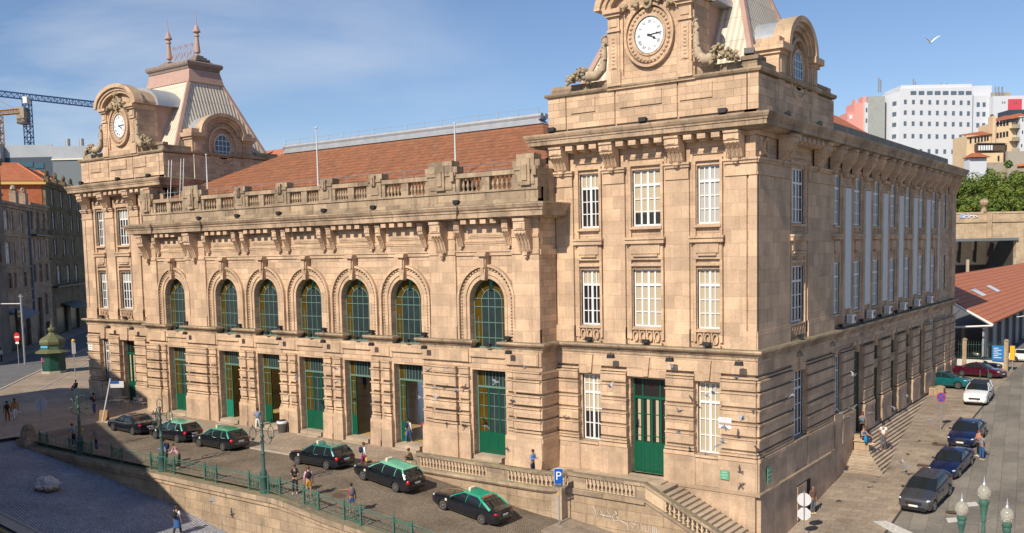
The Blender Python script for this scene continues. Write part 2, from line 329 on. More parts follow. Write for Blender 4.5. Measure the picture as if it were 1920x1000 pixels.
def window(F, c, hw, z0, z1, cols, rows=3, tr=.27, depth=.26, blind=None, bz=1.0, toprows=1, name='window', extra=None, col=None):
    fm = col or WHITE; f = MB(F); zt = z1-(z1-z0)*tr; d0, d1 = -depth-.06, -depth
    f.box(c-hw, c-hw+.09, d0, d1, z0, z1); f.box(c+hw-.09, c+hw, d0, d1, z0, z1); f.box(c-hw+.09, c+hw-.09, d0, d1, z0, z0+.11); f.box(c-hw+.09, c+hw-.09, d0, d1, z1-.09, z1)
    f.box(c-hw+.09, c+hw-.09, d0+.003, d1+.02, zt-.07, zt+.07)
    w = 2*hw-.18
    for i in range(1, cols):
        x = c-hw+.09+w*i/cols; t = .075 if (i*2 == cols) else (.055 if cols == 4 and hw > .9 else .028)
        f.box(x-t, x+t, d0+.002, d1+.012, z0+.11, zt-.07); f.box(x-t, x+t, d0+.002, d1+.012, zt+.07, z1-.09)
    for i in range(1, rows): z = z0+.11+(zt-.07-z0-.11)*i/rows; f.box(c-hw+.09, c+hw-.09, d0+.012, d1+.004, z-.026, z+.026)
    for i in range(1, toprows): z = zt+.07+(z1-.09-zt-.07)*i/toprows; f.box(c-hw+.09, c+hw-.09, d0+.012, d1+.004, z-.026, z+.026)
    g = MB(F); g.box(c-hw, c+hw, d0-.03, d0+.02, z0, z1)
    o = SP(g, name, GLD)
    SP(f, 'frame', fm, parent=o)
    cs = MB(F); cs.box(c-hw-.045, c-hw, d0-.02, d1+.06, z0-.05, z1+.02); cs.box(c+hw, c+hw+.045, d0-.02, d1+.06, z0-.05, z1+.02); cs.box(c-hw, c+hw, d0-.02, d1+.06, z0-.05, z0); SP(cs, 'casing', IRON, parent=o)
    if blind:
        b = MB(F); bt = z1-.1; bb = z0+.12+(z1-z0)*(1-bz); b.box(c-hw+.1, c+hw-.1, d0+.022, d0+.03, bb, bt); SP(b, 'blind', blind, parent=o)
    return o
# ---- string, cornice profiles
PS = [(0, -.62), (.10, -.62), (.10, -.45), (.18, -.40), (.18, -.30), (.40, -.20), (.46, -.10), (.44, 0.0), (.2, .03), (0, .03)]
PC = [(0, 12.62), (.62, 12.72), (.62, 12.80), (.70, 12.84), (.92, 12.86), (.92, 13.10), (.98, 13.14), (.98, 13.22), (1.05, 13.30), (1.12, 13.46), (1.12, 13.55), (.3, 13.66), (0, 13.66)]
PCC = [(0, 8.15), (.55, 8.19), (.60, 8.27), (.98, 8.30), (.98, 8.62), (1.05, 8.66), (1.05, 8.76), (1.14, 8.85), (1.22, 9.03), (1.22, 9.12), (.3, 9.22), (0, 9.22)]
def band(z0, z1, o): return [(0, z0), (o*.6, z0), (o, z0+(z1-z0)*.35), (o, z1-.02), (o-.02, z1), (0, z1)]
class Deep:                                  # same frame with deeper recesses
    def __init__(s, F, q): s.F = F; s.q = q; s.k = F.k
    def __call__(s, a, b, c): return s.F(a, b*s.q if b < 0 else b, c)
FFD = Deep(Fc('front', 0), 1.75)
def pavilion(F, c, side=0, lp=False):
    """one pavilion front of 14.4 m seen in facade frame F, centred on c; side=1 is the street side with a single window"""
    X0, X1 = c-7.2, c+7.2
    if side == 0: bays = [(c-4.12, .735, 1.15), (c, 1.0, 1.42), (c+4.12, .735, 1.15)]
    elif side == 1: bays = [(c, 1.27, 1.7)]
    elif side == 3: bays = []
    wu = [(b-h, b+h, 7.44, 10.92) for b, h, r in bays]; wl = [(b-h, b+h, 1.13, 4.74) for b, h, r in bays]
    if side == 0: wg = [(c-4.12-.74, c-4.12+.74, -6.48, -2.12), (c-1.27, c+1.27, -8.3, -2.15), (c+4.12-.74, c+4.12+.74, -6.48, -2.12)]
    elif side == 1: wg = [(c-1.27, c+1.27, -6.35, -2.05)]
    else: wg = []
    zb = -8.4 if lp else -12.9
    m = MB(F); wall(m, F, X0+(.145 if side == 1 else 0), X1-(.15 if side == 0 and not lp else 0), -8.38, 12.66, wu+wl+wg, th=.6, d=-.14)
    SP(m, 'wall', ST)
    # pilasters (main faces stand proud of the bays)
    p = MB(F); cuts = [X0]+[q for b, h, r in bays for q in (b-r, b+r)]+[X1]
    pil = list(zip(cuts[::2], cuts[1::2]))
    for i, (a, b) in enumerate(pil):
        if side == 0 and i == len(pil)-1: p.box(a, b-.62, -.14, 0, .35, 10.15); p.box(b-.50, b, -.14, 0, .35, 11.0)
        elif side == 0 and i == 0: p.box(a+.62, b, -.14, 0, .35, 10.15); p.box(a, a+.50, -.14, 0, .35, 11.0)
        elif side == 1: p.box(a if i else a+.145, b, -.14, 0, .35, 10.15)
        else: p.box(a, b, -.14, 0, .35, 10.15)
        p.box(a, b, -.14, .07, .03, .95); p.box(a, b, -.14, .045, .95, 1.1)
        # capital
        p.box(a, b, -.14, .07, 10.15, 10.3); p.box(a+.03, b-.03, -.14, .02, 10.3, 10.85); p.box(a-.05, b+.05, -.14, .12, 10.85, 11.02); p.box(a-.09, b+.09, -.14, .2, 11.02, 11.14)
    # stepped frames round the windows
    for b, h, r in bays:
        for k, (e, dd) in enumerate(((.42, .0), (.20, .05))):
            for z0, z1 in ((.06, 11.55+.0), ):
                zz = 11.75-k*.42
                p.box(b-h-e, b-h-e+.17, -.14, -.14+.05+.05*k, .36, zz-.17); p.box(b+h+e-.17, b+h+e, -.14, -.14+.05+.05*k, .36, zz-.17); p.box(b-h-e, b+h+e, -.14, -.14+.05+.05*k, zz-.17, zz)
        p.box(b-h-.12, b+h+.12, -.14, .02, 7.24, 7.38)                     # upper sill
        p.box(b-r+.02, b+r-.02, -.14, .26, 6.60, 6.74); p.box(b-r+.08, b+r-.08, -.14, .18, 6.35, 6.60)  # ledge
        p.box(b-r+.25, b+r-.25, -.14, -.02, 5.35, 6.35); p.box(b-h+.0, b+h-.0, -.14, .05, 5.72, 6.35); p.box(b-h+.15, b+h-.15, -.02, .1, 5.55, 5.68)
        p.box(b-h-.12, b+h+.12, -.14, -.03, 4.95, 5.10)
        p.box(b-h-.1, b+h+.1, -.14, -.01, .96, 1.06); p.box(b-h-.1, b+h+.1, -.14, .02, .04, .14)   # sill over the pierced panel
    SP(p, 'pilaster', ST2)
    for b, h, r in bays:                                                   # pierced panels under the lower windows
        q = MB(F); n = max(3, round(h*2/.5))
        q.box(b-h, b+h, -.135, -.10, .14, .96)
        for i in range(n):
            x = b-h+(2*h)*(i+.5)/n; q.ring(x, .55, .13, .27, .07, -.10, .0, n=14); q.box(x+h/n-.03, x+h/n+.03, -.10, -.03, .14, .96) if i < n-1 else None
        SP(q, 'pierced_panel', ST2)
    # consoles under the cornice
    if side == 0: cs = [c-6.0+.0, c-2.25, c+2.25, c+6.0]
    elif side == 1: cs = [c-3.3, c+3.3]
    else: cs = [c-4.8, c, c+4.8]
    for x in cs: console(F, x, 11.14, 12.66, .46, .86)
    de = MB(F); g = sorted(cs)
    for a, b in zip(g, g[1:]):
        n = max(1, int((b-a-.9)/.85));
        for i in range(n): x = (a+b)/2+(i-(n-1)/2)*.88; de.box(x-.26, x+.26, -.14, .80, 12.38, 12.66); de.box(x-.20, x+.20, -.14, .62, 12.26, 12.38)
    de.box(X0, X1, -.14, .03, 12.42, 12.66)
    if side == 1:
        for x in (X0+1.35, ): de.box(x-.62, x+.62, -.14, -.05, 11.3, 12.35); de.ring(x, 11.82, .22, .36, .13, -.05, .1, n=20)
    SP(de, 'dentil_band', ST2)
    # ground floor
    r = MB(F); cuts = [X0]+[q for a, b, z0, z1 in wg for q in (a-.12, b+.12)]+[X1]; rus = list(zip(cuts[::2], cuts[1::2]))
    rows = [(-2.40, -1.80, .17), (-3.36, -2.52, .16), (-4.22, -3.50, .16), (-5.08, -4.36, .16), (-5.93, -5.22, .16)]
    for a, b in rus:
        aa, bb = a, b
        for z0, z1, o in rows:
            r.box(aa, bb, -.14, o, z0, z1); r.box(aa-.04, bb+.04, -.14, o+.07, z1-.1, z1-.02); r.box(aa+.01, bb-.01, -.14, .0, z0-.14, z0)
        r.box(aa+.1, bb-.1, -.1, .18, -2.28, -1.98)
        r.box(aa-.03, bb+.03, -.14, .16, -6.16, -6.06); r.box(aa-.06, bb+.06, -.14, .2, -6.34, -6.2); r.box(aa-.1, bb+.1, -.14, .27, -6.62, -6.40)
        r.box(aa-.05, bb+.05, -.14, .1, -1.74, -1.62)
    # frieze with keystones
    r.box(X0, X1, -.14, .05, -1.45, -.60)
    for a, b, z0, z1 in wg:
        k = (a+b)/2; r.prism([(k-.16, -1.95), (k+.16, -1.95), (k+.3, -.75), (k-.3, -.75)], -.14, .17); r.box(a-.12, b+.12, -.14, .02, -2.02, -1.45)
    SP(r, 'rusticated_pier', ST2)
    bs = MB(F)
    for i, (a, b) in enumerate(rus):
        bs.box(a-.12, b+.12, -.14, .22, -8.4, -6.62)
    for a, b, z0, z1 in wg:
        if z0 > -7: bs.box(a, b, -.14, .16, -8.4, z0-.16); bs.box(a-.0, b+.0, -.14, .28, z0-.16, z0-.02)
    if not lp:
        bs.box(X0, X1, -.6, .26, zb, -8.4)
    SP(bs, 'plinth', STB)
    return wg
def console(F, x, z0, z1, hw, out):
    if not hasattr(console, 'me'):
        m = MB(); H = z1-z0
        pr = [(0, 0), (.16, .0), (.22, .10), (.26, .28), (.36, .55), (.52, .75), (.60, .86), (.60, 1.0), (.66, 1.0), (.66, 1.35), (.72, 1.40), (.72, 1.52), (0, 1.52)]
        n = len(pr); vs = [(s*.34, -d, z) for s in (-1, 1) for d, z in pr]; m.add(vs, [tuple(range(n)), tuple(range(2*n-1, n-1, -1))]+[(i, i+n, (i+1) % n+n, (i+1) % n) for i in range(n)])
        for s in (-.2, 0, .2): m.tube([(s, -.17, .02), (s, -.28, .25), (s, -.38, .5), (s, -.55, .76), (s, -.64, .84)], .055, 6)
        m.box(-.2, .2, -.70, -.6, 1.06, 1.30); m.box(-.14, .14, -.24, -.02, -.16, 0); m.box(-.07, .07, -.18, -.02, -.28, -.16)
        console.me = m.mesh('console', ST2)
    o = bpy.data.objects.new('console', console.me); COL.objects.link(o); o.parent = station; o.matrix_parent_inverse = station_inv
    o.location = F(x, 0, z0); o.scale = (hw/.34, out/.62, (z1-z0)/1.52); o.rotation_euler = (0, 0, 0 if F.k == 'front' else pi/2)
    return o
RPX, LPX = -7.2, -65.0
wgR = pavilion(FFD, RPX); wgL = pavilion(FFD, LPX, lp=True)
pavilion(FS, 7.2, side=1); 
FLs = Fc('side', -57.8)
# LP flank above the central range
m = MB(FLs); wall(m, FLs, 0, 14.4, 9, 12.66, [], d=-.0); SP(m, 'wall', ST)
for y in (1.4, 5.2, 9.2, 13.0): console(FLs, y, 11.14, 12.66, .34, .62)
m = MB(ID); m.box(-72.2, -71.6, .7, 40, -9, 12.66); SP(m, 'wall', ST)
m = MB(ID); m.box(-14.4, -13.85, .14, 14.4, -8.4, 12.66); SP(m, 'wall', ST)
# cornices and string course
m = MB(); m.sweep([(-14.4, 14.4), (-14.4, 0), (0, 0), (0, 56.0), (-8, 56)], PC); SP(m, 'cornice', STC)
m = MB(); m.sweep([(-72.2, 14.4), (-72.2, 0), (-57.8, 0), (-57.8, 14.4)], PC); SP(m, 'cornice', STC)
m = MB(); m.sweep([(-13.85, 0), (0, 0), (0, 56), (-8, 56)], PS); SP(m, 'string_course', STC)
m = MB(); m.sweep([(-72.2, 14.4), (-72.2, 0), (-58.36, 0)], PS); SP(m, 'string_course', STC)
# ---- pavilion windows and doors
pv = [(-4.12, .735, 'n'), (0, 1.0, 'w'), (4.12, .735, 'n')]
BU = {(RPX, -4.12): (BLC, .28), (RPX, 0): (BLC, .80), (RPX, 4.12): (BLG, 1), (LPX, 0): (BLG, .28), (LPX, 4.12): (BLG, .3)}
BL_ = {(RPX, -4.12): (BLC, .28), (RPX, 0): (BLC, 1), (RPX, 4.12): (BLC, 1), (LPX, -4.12): (BLG, .28), (LPX, 0): (BLG, .28)}
for c in (RPX, LPX):
    for dx, hw, k in pv:
        b = BU.get((c, dx), (None, 1)); window(FFD, c+dx, hw, 7.44, 10.92, 4, blind=b[0], bz=b[1])
        b = BL_.get((c, dx), (None, 1)); window(FFD, c+dx, hw, 1.13, 4.74, 4, blind=b[0], bz=b[1])
    for dx in (-4.12, 4.12): window(FFD, c+dx, .74, -6.48, -2.12, 4, rows=3, tr=.28, toprows=2, blind=BLC if c == RPX else None, bz=.6 if dx < 0 else 1)
window(FS, 7.2, 1.27, 7.44, 10.92, 4, blind=None); window(FS, 7.2, 1.27, 1.13, 4.74, 4); window(FS, 7.2, 1.27, -6.35, -2.05, 4, toprows=2)
def pav_door(F, c, name='door'):
    hw = 1.27; d0, d1 = -.75, -.68; f = MB(F)
    f.box(c-hw, c-hw+.1, d0, d1, -8.3, -2.15); f.box(c+hw-.1, c+hw, d0, d1, -8.3, -2.15); f.box(c-hw+.1, c+hw-.1, d0, d1, -2.27, -2.15); f.box(c-hw+.1, c+hw-.1, d0-.01, d1+.04, -3.50, -3.34)
    for i in range(1, 4):
        x = c-hw+2*hw*i/4; f.box(x-.07, x+.07, d0+.003, d1+.01, -8.3, -3.5)
    for x in (c-.62, c+.62): f.box(x-.05, x+.05, d0+.003, d1+.01, -3.34, -2.27)
    f.box(c-hw+.1, c+hw-.1, d0+.005, d1-.01, -8.3, -6.3)
    for i in range(4):
        x = c-hw+2*hw*(i+.5)/4
        for z0, z1 in ((-8.15, -7.6), (-7.45, -6.6)): f.box(x-.18, x+.18, d1-.01, d1+.015, z0, z1)
        for z in (-4.5, -5.9): f.box(x-.2, x+.2, d0+.008, d1-.005, z-.02, z+.02)
    g = MB(F); g.box(c-hw, c+hw, d0-.03, d0+.02, -6.4, -2.15); o = SP(g, name, GLD); SP(f, 'leaf', GREEN, parent=o)
    b = MB(F)
    for i in range(4):
        x = c-hw+2*hw*(i+.5)/4; b.box(x-.04, x+.16, d0+.021, d0+.03, -6.25, -3.55)
    SP(b, 'blind', BLC, parent=o)
    s = MB(F); s.box(c-1.39, c+1.39, -.6, .02, -8.42, -8.3); SP(s, 'doorstep', STP)
    return o
pav_door(FF, RPX); pav_door(FF, LPX)
# reveals of the doors are dark, deep
# ================================================================ CENTRAL RANGE
XC = -36.1; BAYS = [XC-17.82, XC-10.4, XC-5.2, XC, XC+5.2, XC+10.4, XC+17.82]
C0, C1 = -58.36, -13.84
PIERS = [(-58.36, -56.4), (-51.9, -49.1), (-23.2, -20.85), (-16.0, -13.84)]
HWA, ZSP = 1.49, 2.75
m = MB(FC); m2 = MB(FC); ops = [(b-HWA, b+HWA, -.55, ZSP+HWA) for b in BAYS]+[(b-1.42, b+1.42, -8.4, -2.04) for b in BAYS]
wall(m, FC, C0, C1, -8.38, 8.2, ops, th=.8)
for b in BAYS:
    for sgn in (-1, 1):
        arc = [(b+sgn*HWA*cos(t*pi/24), ZSP+HWA*sin(t*pi/24)) for t in range(13)]
        m.prism(arc+[(b+sgn*HWA, ZSP+HWA)], -.8, 0)
SP(m, 'wall', ST)
m = MB(ID); m.box(C1-.6, C1, -1.04, 0.0, -8.38, 8.2); m.box(C0, C0+.6, -1.04, 0.0, -8.38, 8.2); SP(m, 'wall', ST)
for b in BAYS:
    a = MB(FC)
    a.ring(b, ZSP, HWA, HWA, .22, 0, .05, 0, pi, 28); a.ring(b, ZSP, HWA+.28, HWA+.28, .30, 0, .09, 0, pi, 28); a.ring(b, ZSP, 2.28, 2.28, .17, 0, .24, 0, pi, 32)
    for s in (-1, 1):
        x = b+s*(HWA+.11); a.box(x-.11, x+.11, 0, .05, .04, ZSP); x = b+s*(HWA+.43); a.box(x-.15, x+.15, 0, .09, .04, ZSP); x = b+s*2.365; a.box(x-.085, x+.085, 0, .24, .04, ZSP)
    SP(a, 'archivolt', ST2, parent=None)
    bd = MB(FC)                                                            # bead course in the archivolt
    for i in range(25): t = pi*i/24; bd.lathe([(0, -.085), (.085, -.03), (.085, .03), (0, .085)], (b+2.13*cos(t), .09, ZSP+2.13*sin(t)), 6)
    for i in range(12):
        for s in (-1, 1): bd.lathe([(0, -.085), (.085, -.03), (.085, .03), (0, .085)], (b+s*2.13, .09, .2+i*.215), 6)
    SP(bd, 'beading', ST2, smooth=60)
    k = MB(FC); k.prism([(b-.15, 4.15), (b+.15, 4.15), (b+.3, 5.75), (b-.3, 5.75)], 0, .42); k.box(b-.2, b+.2, .42, .55, 5.0, 5.6); k.prof([(0, 4.1), (.3, 4.1), (.42, 4.5), (.55, 5.0), (0, 5.0)], b-.12, b+.12); k.box(b-.45, b+.45, 0, .68, 5.75, 5.92); k.box(b-.38, b+.38, 0, .55, 5.92, 6.02)
    SP(k, 'keystone', ST2)
    # glazing: amber margin, grey-blue middle
    g = MB(FC); arc = [(b+1.5*cos(pi*i/20), ZSP+1.5*sin(pi*i/20)) for i in range(21)]
    g.prism([(b+1.5, -.5)]+arc+[(b-1.5, -.5)], -.62, -.56); o = SP(g, 'arched_window', GLA)
    g = MB(FC); hi = .86; arc = [(b+hi*cos(pi*i/20), ZSP-.12+hi*sin(pi*i/20)) for i in range(21)]
    g.prism([(b+hi, -.5)]+arc+[(b-hi, -.5)], -.56, -.545); SP(g, 'pane', GLB, parent=o)
    f = MB(FC); f.ring(b, ZSP, 1.44, 1.44, .06, -.56, -.48, 0, pi, 24); f.ring(b, ZSP-.12, hi-.02, hi-.02, .05, -.545, -.5, 0, pi, 20)
    for x in (-hi, -.28, .28, hi): f.box(b+x-.022, b+x+.022, -.545, -.51, -.5, ZSP-.12+(0 if abs(x) > .5 else .78))
    for x in (-1.17, 1.17): f.box(b+x-.02, b+x+.02, -.56, -.53, -.5, 1.6)
    for z in (.15, 1.2, 2.28, 2.85): f.box(b-1.45, b+1.45, -.55, -.505, z-.026, z+.026)
    for t in (45, 135): t = radians(t); f.tube([(b+hi*cos(t), -.53, ZSP-.12+hi*sin(t)), (b+1.45*cos(t), -.53, ZSP+1.45*sin(t))], .025, 4)
    f.box(b-1.5, b+1.5, -.56, -.44, -.55, -.46); f.box(b-1.5, b-1.44, -.56, -.48, -.5, ZSP); f.box(b+1.44, b+1.5, -.56, -.48, -.5, ZSP)
    SP(f, 'glazing_bars', plain('pale_green_bars', (.12, .21, .17), .5) if 'pale_green_bars' not in MATS else MATS['pale_green_bars'], parent=o)
    f = MB(FC); f.prism([(b-.10, ZSP+.76), (b+.10, ZSP+.76), (b+.15, ZSP+1.46), (b-.15, ZSP+1.46)], -.56, -.49); SP(f, 'green_key_panel', MATS.get('key_green') or plain('key_green', (.03, .22, .16), .5), parent=o)
    # apron under the window
    a = MB(FC); a.box(b-HWA, b+HWA, -.5, .12, -1.12, -.56); a.box(b-HWA-.05, b+HWA+.05, -.5, .05, -1.55, -1.12); a.box(b-HWA-.1, b+HWA+.1, -.5, .02, -1.9, -1.55); a.prof([(.02, -1.2), (.2, -1.12), (.12, -1.05), (.02, -1.05)], b-HWA-.02, b+HWA+.02)
    SP(a, 'apron', ST2)
# string course broken at each window
segs = []; e = [C0]+[q for b in BAYS for q in (b-1.5, b+1.5)]+[C1]
m = MB()
for i, (a, b) in enumerate(zip(e[::2], e[1::2])):
    pr = PS
    if i == 7: m.sweep([(a, -1.84+.3), (a, -1.84), (b, -1.84), (b, 0)], pr)
    elif i == 0: m.sweep([(a, 0), (a, -1.84), (b, -1.84), (b, -1.54)], pr)
    else: m.sweep([(a, -1.54), (a, -1.84), (b, -1.84), (b, -1.54)], pr)
SP(m, 'string_course', STC)
# pilaster strips
p = MB(FC)
for a, b in PIERS: p.box(a, b, 0, .16, .04, 8.15); p.box(a, b, 0, .21, .04, .9); p.box(a-.03, b+.03, 0, .24, 5.86, 6.12); p.box(a, b, .16, .22, 6.95, 7.15); 
[p.box(a_, b_, 0, .07, .04, .62) for a_, b_ in zip(([C0]+[q for b in BAYS for q in (b-2.5, b+2.5)]+[C1])[::2], ([C0]+[q for b in BAYS for q in (b-2.5, b+2.5)]+[C1])[1::2])]; p.box(C0, C1, 0, .10, 5.80, 6.14); p.box(C0, C1, 0, .17, 6.04, 6.14); p.box(C0, C1, 0, .05, 6.58, 6.70); p.box(C0, C1, 0, .09, 6.70, 6.80); p.box(C0, C1, 0, .12, 7.98, 8.15)
SP(p, 'pilaster', ST2)
p = MB(FC)
for b in BAYS: p.box(b-1.5, b+1.5, 0, .05, 7.0, 7.85); p.box(b-1.35, b+1.35, .05, .09, 7.12, 7.7); p.box(b-1.2, b+1.2, .09, .11, 7.2, 7.3)
SP(p, 'frieze_panel', ST2)
for b in BAYS:
    for s in (-1, 1): console(FC, b+s*2.05, 6.42, 8.15, .24, .60)
class Off:
    def __init__(s, F, d): s.F = F; s.d = d; s.k = F.k
    def __call__(s, a, b, c): return s.F(a, b+s.d, c)
FP = Off(FC, .16)
for x in (-57.5, -50.4, -21.9, -14.75): console(FP, x, 6.0, 8.15, .46, .85)
p = MB(FC)
for b in BAYS:
    for i in range(4): x = b+(i-1.5)*.84; p.box(x-.24, x+.24, 0, .84, 7.92, 8.2)
SP(p, 'dentil_band', ST2)
path = [(C0, 0), (C0, -1.84-.16)]
for i, (a, b) in enumerate(PIERS):
    if i > 0: path += [(a, -1.84), (a, -2.0)]
    if i < 3: path += [(b, -2.0), (b, -1.84)]
path += [(C1, -2.0), (C1, 0)]
m = MB(); m.sweep(path, PCC); SP(m, 'cornice', STC)
# ground floor of the central range
r = MB(FC); bs = MB(FC); e = [C0]+[q for b in BAYS for q in (b-1.42, b+1.42)]+[C1]
rows = [(-3.28, -2.46, .14), (-4.10, -3.46, .14), (-4.94, -4.28, .14), (-5.74, -5.12, .14)]
def pier(a, b, pr):
    r.box(a, b, 0, pr+.03, -2.38, -1.98); r.box(a-.03, b+.03, 0, pr+.1, -1.98, -1.88)
    if b-a > 1.3: r.box(a+.12, b-.12, 0, pr+.07, -2.28, -2.06)
    for z0, z1, o in rows: r.box(a, b, 0, pr+.06, z0, z1); r.box(a-.05, b+.05, 0, pr+.14, z1-.1, z1-.02)
    r.box(a-.02, b+.02, 0, pr, -5.98, -5.84); r.box(a-.06, b+.06, 0, pr+.07, -6.2, -6.04); r.box(a-.12, b+.12, 0, pr+.15, -6.55, -6.3); r.box(a-.08, b+.08, 0, pr+.08, -6.3, -6.2)
    bs.box(a-.14, b+.14, 0, pr+.14, -7.9, -6.55); bs.box(a-.18, b+.18, 0, pr+.18, -9.5, -7.9)
for i, (a, b) in enumerate(zip(e[::2], e[1::2])):
    a2, b2 = a+.22, b-.22
    if i == 0: pier(a, -56.4, .30); pier(-56.25, b2, .14)
    elif i == 7: pier(a2, -16.15, .14); pier(-16.0, b, .30)
    elif i == 1: pier(a2, -49.25, .3); pier(-49.1, b2, .14)
    elif i == 6: pier(a2, -23.3, .14); pier(-23.15, -20.95, .3); pier(-20.8, b2, .14)
    else: pier(a2, (a+b)/2-.12, .2); pier((a+b)/2+.12, b2, .2); r.box((a+b)/2-.12, (a+b)/2+.12, 0, .06, -6.2, -1.9); bs.box((a+b)/2-.12, (a+b)/2+.12, 0, .3, -9.5, -6.55)
    r.box(a, b, 0, .10, -1.55, -.62); r.box(a+.3, b-.3, .10, .16, -1.5, -.7) if i in (2, 3, 4, 5) else r.box(a+.2, b-.2, .1, .2, -1.5, -.62)
SP(r, 'rusticated_pier', ST2); SP(bs, 'plinth', STB)
# return face toward the right pavilion
FR = Fc('side', C1); r = MB(FR)
for z0, z1 in [(-2.38, -1.94)]+[(a, b) for a, b, c in rows]: r.box(-1.84-.3, -.02, 0, .14, z0, z1); r.box(-1.84-.3, -.02, 0, .19, z1-.09, z1-.02)
r.box(-2.2, -.02, 0, .16, -6.3, -6.04); r.box(-2.25, -.02, 0, .24, -6.55, -6.3); r.box(-2.2, -.02, 0, .16, -8.4, -6.55); r.box(-1.9, -.02, 0, .1, 5.8, 6.14)
SP(r, 'rusticated_pier', ST2)
# central doors
TEAL = plain('teal_paint', (.012, .19, .13), .4, noise_amt=.08)
HALLF = plain('polished_hall_floor', (.55, .38, .15), .25, noise_amt=.45, nscale=.35)
HALLW = plain('hall_wall', (.78, .52, .10), .6, noise_amt=.2)  # warm lamplight is put into the yellow of hall wall and floor
for i, b in enumerate(BAYS):
    hw = 1.42; d0, d1 = -.62, -.56; op = i in (1, 2, 4, 5); xs = b-hw if not op else b-hw
    f = MB(FC)
    f.box(b-hw, b-hw+.06, d0, d1, -7.95, -2.04); f.box(b+hw-.06, b+hw, d0, d1, -7.95, -2.04); f.box(b-hw+.06, b+hw-.06, d0, d1, -2.13, -2.04); f.box(b-hw+.06, b+hw-.06, d0-.01, d1+.03, -3.34, -3.20)
    for x in (-.93, -.72, -.42, -.12, .18, .48, .78, 1.0): f.box(b+x-.02, b+x+.02, d0, d1, -3.2, -2.13)
    f.box(b-.74, b-.68, d0-.004, d1+.01, -3.2, -2.13)
    x1 = b+hw-.06 if not op else b-hw+(.95 if i < 3 else .62)
    leaf = MB(FC); L0 = b-hw+.06
    leaf.box(L0, x1, d0, d1, -7.95, -6.42)
    nl = 3 if not op else 1; wl = (x1-L0)/nl
    for q in range(nl):
        a = L0+q*wl; leaf.box(a, a+.07, d0-.003, d1+.008, -7.95, -3.34); leaf.box(a+wl-.07, a+wl, d0-.003, d1+.008, -7.95, -3.34)
        f.box(a+wl/2-.018, a+wl/2+.018, d0+.006, d1, -6.42, -3.7)
        leaf.box(a+.17, a+wl-.17, d1, d1+.02, -7.75, -6.95)
    for z in (-3.72, -4.6, -5.5): f.box(L0+.07, x1-.07, d0+.008, d1-.002, z-.02, z+.02)
    g = MB(FC); g.box(b-hw, b+hw, d0-.02, d0+.02, -3.3, -2.05); g.box(b-hw, x1, d0-.02, d0+.02, -6.5, -3.3)
    o = SP(g, 'door', GLB); SP(f, 'glazing_bars', MATS['pale_green_bars'], parent=o); SP(leaf, 'leaf', GREEN if i != 1 else TEAL, parent=o)
    g = MB(FC); g.box(b-hw+.02, b-.74, d0+.021, d0+.03, -3.2, -2.1)
    if op: g.box(b-hw+.06, x1, d0+.021, d0+.03, -6.42, -3.4)
    else: g.box(b-hw+.06, b-.62, d0+.021, d0+.03, -6.42, -3.4); g.box(b+1.0, b+hw-.06, d0+.021, d0+.03, -6.42, -3.4)
    SP(g, 'amber_pane', GLA, parent=o)
    s = MB(FC); s.box(b-1.2, b+1.2, -.8, .35, -8.2, -7.95); s.box(b-1.2, b+1.2, .35, .75, -8.6, -8.2); s.box(b-1.2, b+1.2, -.8, .35, -8.6, -8.2); SP(s, 'doorstep', STP)
# booking hall behind the open doors
h = MB(ID); h.box(C0+1, C1-1, -1.02, 70, -8.2, -7.96); SP(h, 'hall_floor', HALLF)
h = MB(ID); h.box(C0+1, C1-1, 24, 24.3, -2.6, 8); [h.box(x_, x_+1.6, 24, 24.3, -8, -2.6) for x_ in range(-57, -15, 7)]; h.box(C0+.7, C0+1, -1, 24, -8, 8); h.box(C1-1, C1-.7, -1, 24, -8, 8); SP(h, 'hall_wall', HALLW)
h = MB(ID); h.box(C0+1, C1-1, -1.02, 4, 8.0, 8.2); SP(h, 'hall_ceiling', plain('hall_ceiling', (.4, .35, .28), .9))
# ---- parapet of the central range
PB = MB(FC); z0 = 9.2
PB.box(C0+.2, C1-.0, -.45, .12, z0, 10.02); PB.box(C0+.2, C1-.0, -.5, .18, 9.2, 9.42); PB.box(C0+.2, C1, -.5, .2, 10.02, 10.16)
posts = [(XC+q, .62, 0) for q in (-7.8, -2.6, 2.6, 7.8)]+[(-50.5, 1.25, 1), (-21.9, 1.25, 1), (-57.4, .95, 1), (-14.7, .9, 1)]
FW = Off(FC, -.12)
def parapet_post(x, w, big):
    q = MB(FC); q.box(x-w, x+w, -.5, .2, 10.16, 11.28); q.box(x-w+.25, x+w-.25, .2, .27, 10.35, 11.0); q.box(x-w-.06, x+w+.06, -.55, .28, 11.28, 11.48)
    if not big: q.box(x-w+.05, x+w+.15, -.5, .22, 11.48, 11.85); q.box(x-.22, x+.18, .2, .42, 11.0, 11.75); q.box(x-.12, x+.08, .42, .5, 11.1, 11.6)
    else:
        q.box(x-w+.2, x+w-.2, -.55, .3, 11.48, 12.3); q.box(x-w-.2, x-w+.2, -.5, .22, 11.48, 11.9); q.box(x+w-.2, x+w+.2, -.5, .22, 11.48, 11.9); q.box(x-.4, x+.4, .27, .38, 10.3, 12.0); q.box(x-.2, x+.2, .38, .46, 10.6, 11.6); q.box(x+w-.3, x+w, .28, .42, 10.9, 11.5)
    SP(q, 'parapet_post', STW)
for x, w, b in posts: parapet_post(x, w, b)
co = MB(FC); xs = sorted((x-w, x+w) for x, w, b in posts)
bal = MB(); bal.lathe([(.10, 0), (.10, .08), (.05, .14), (.11, .32), (.12, .42), (.05, .66), (.045, .72), (.09, .80), (.10, .92)], n=8); BALM = bal.mesh('baluster', STW, 50)
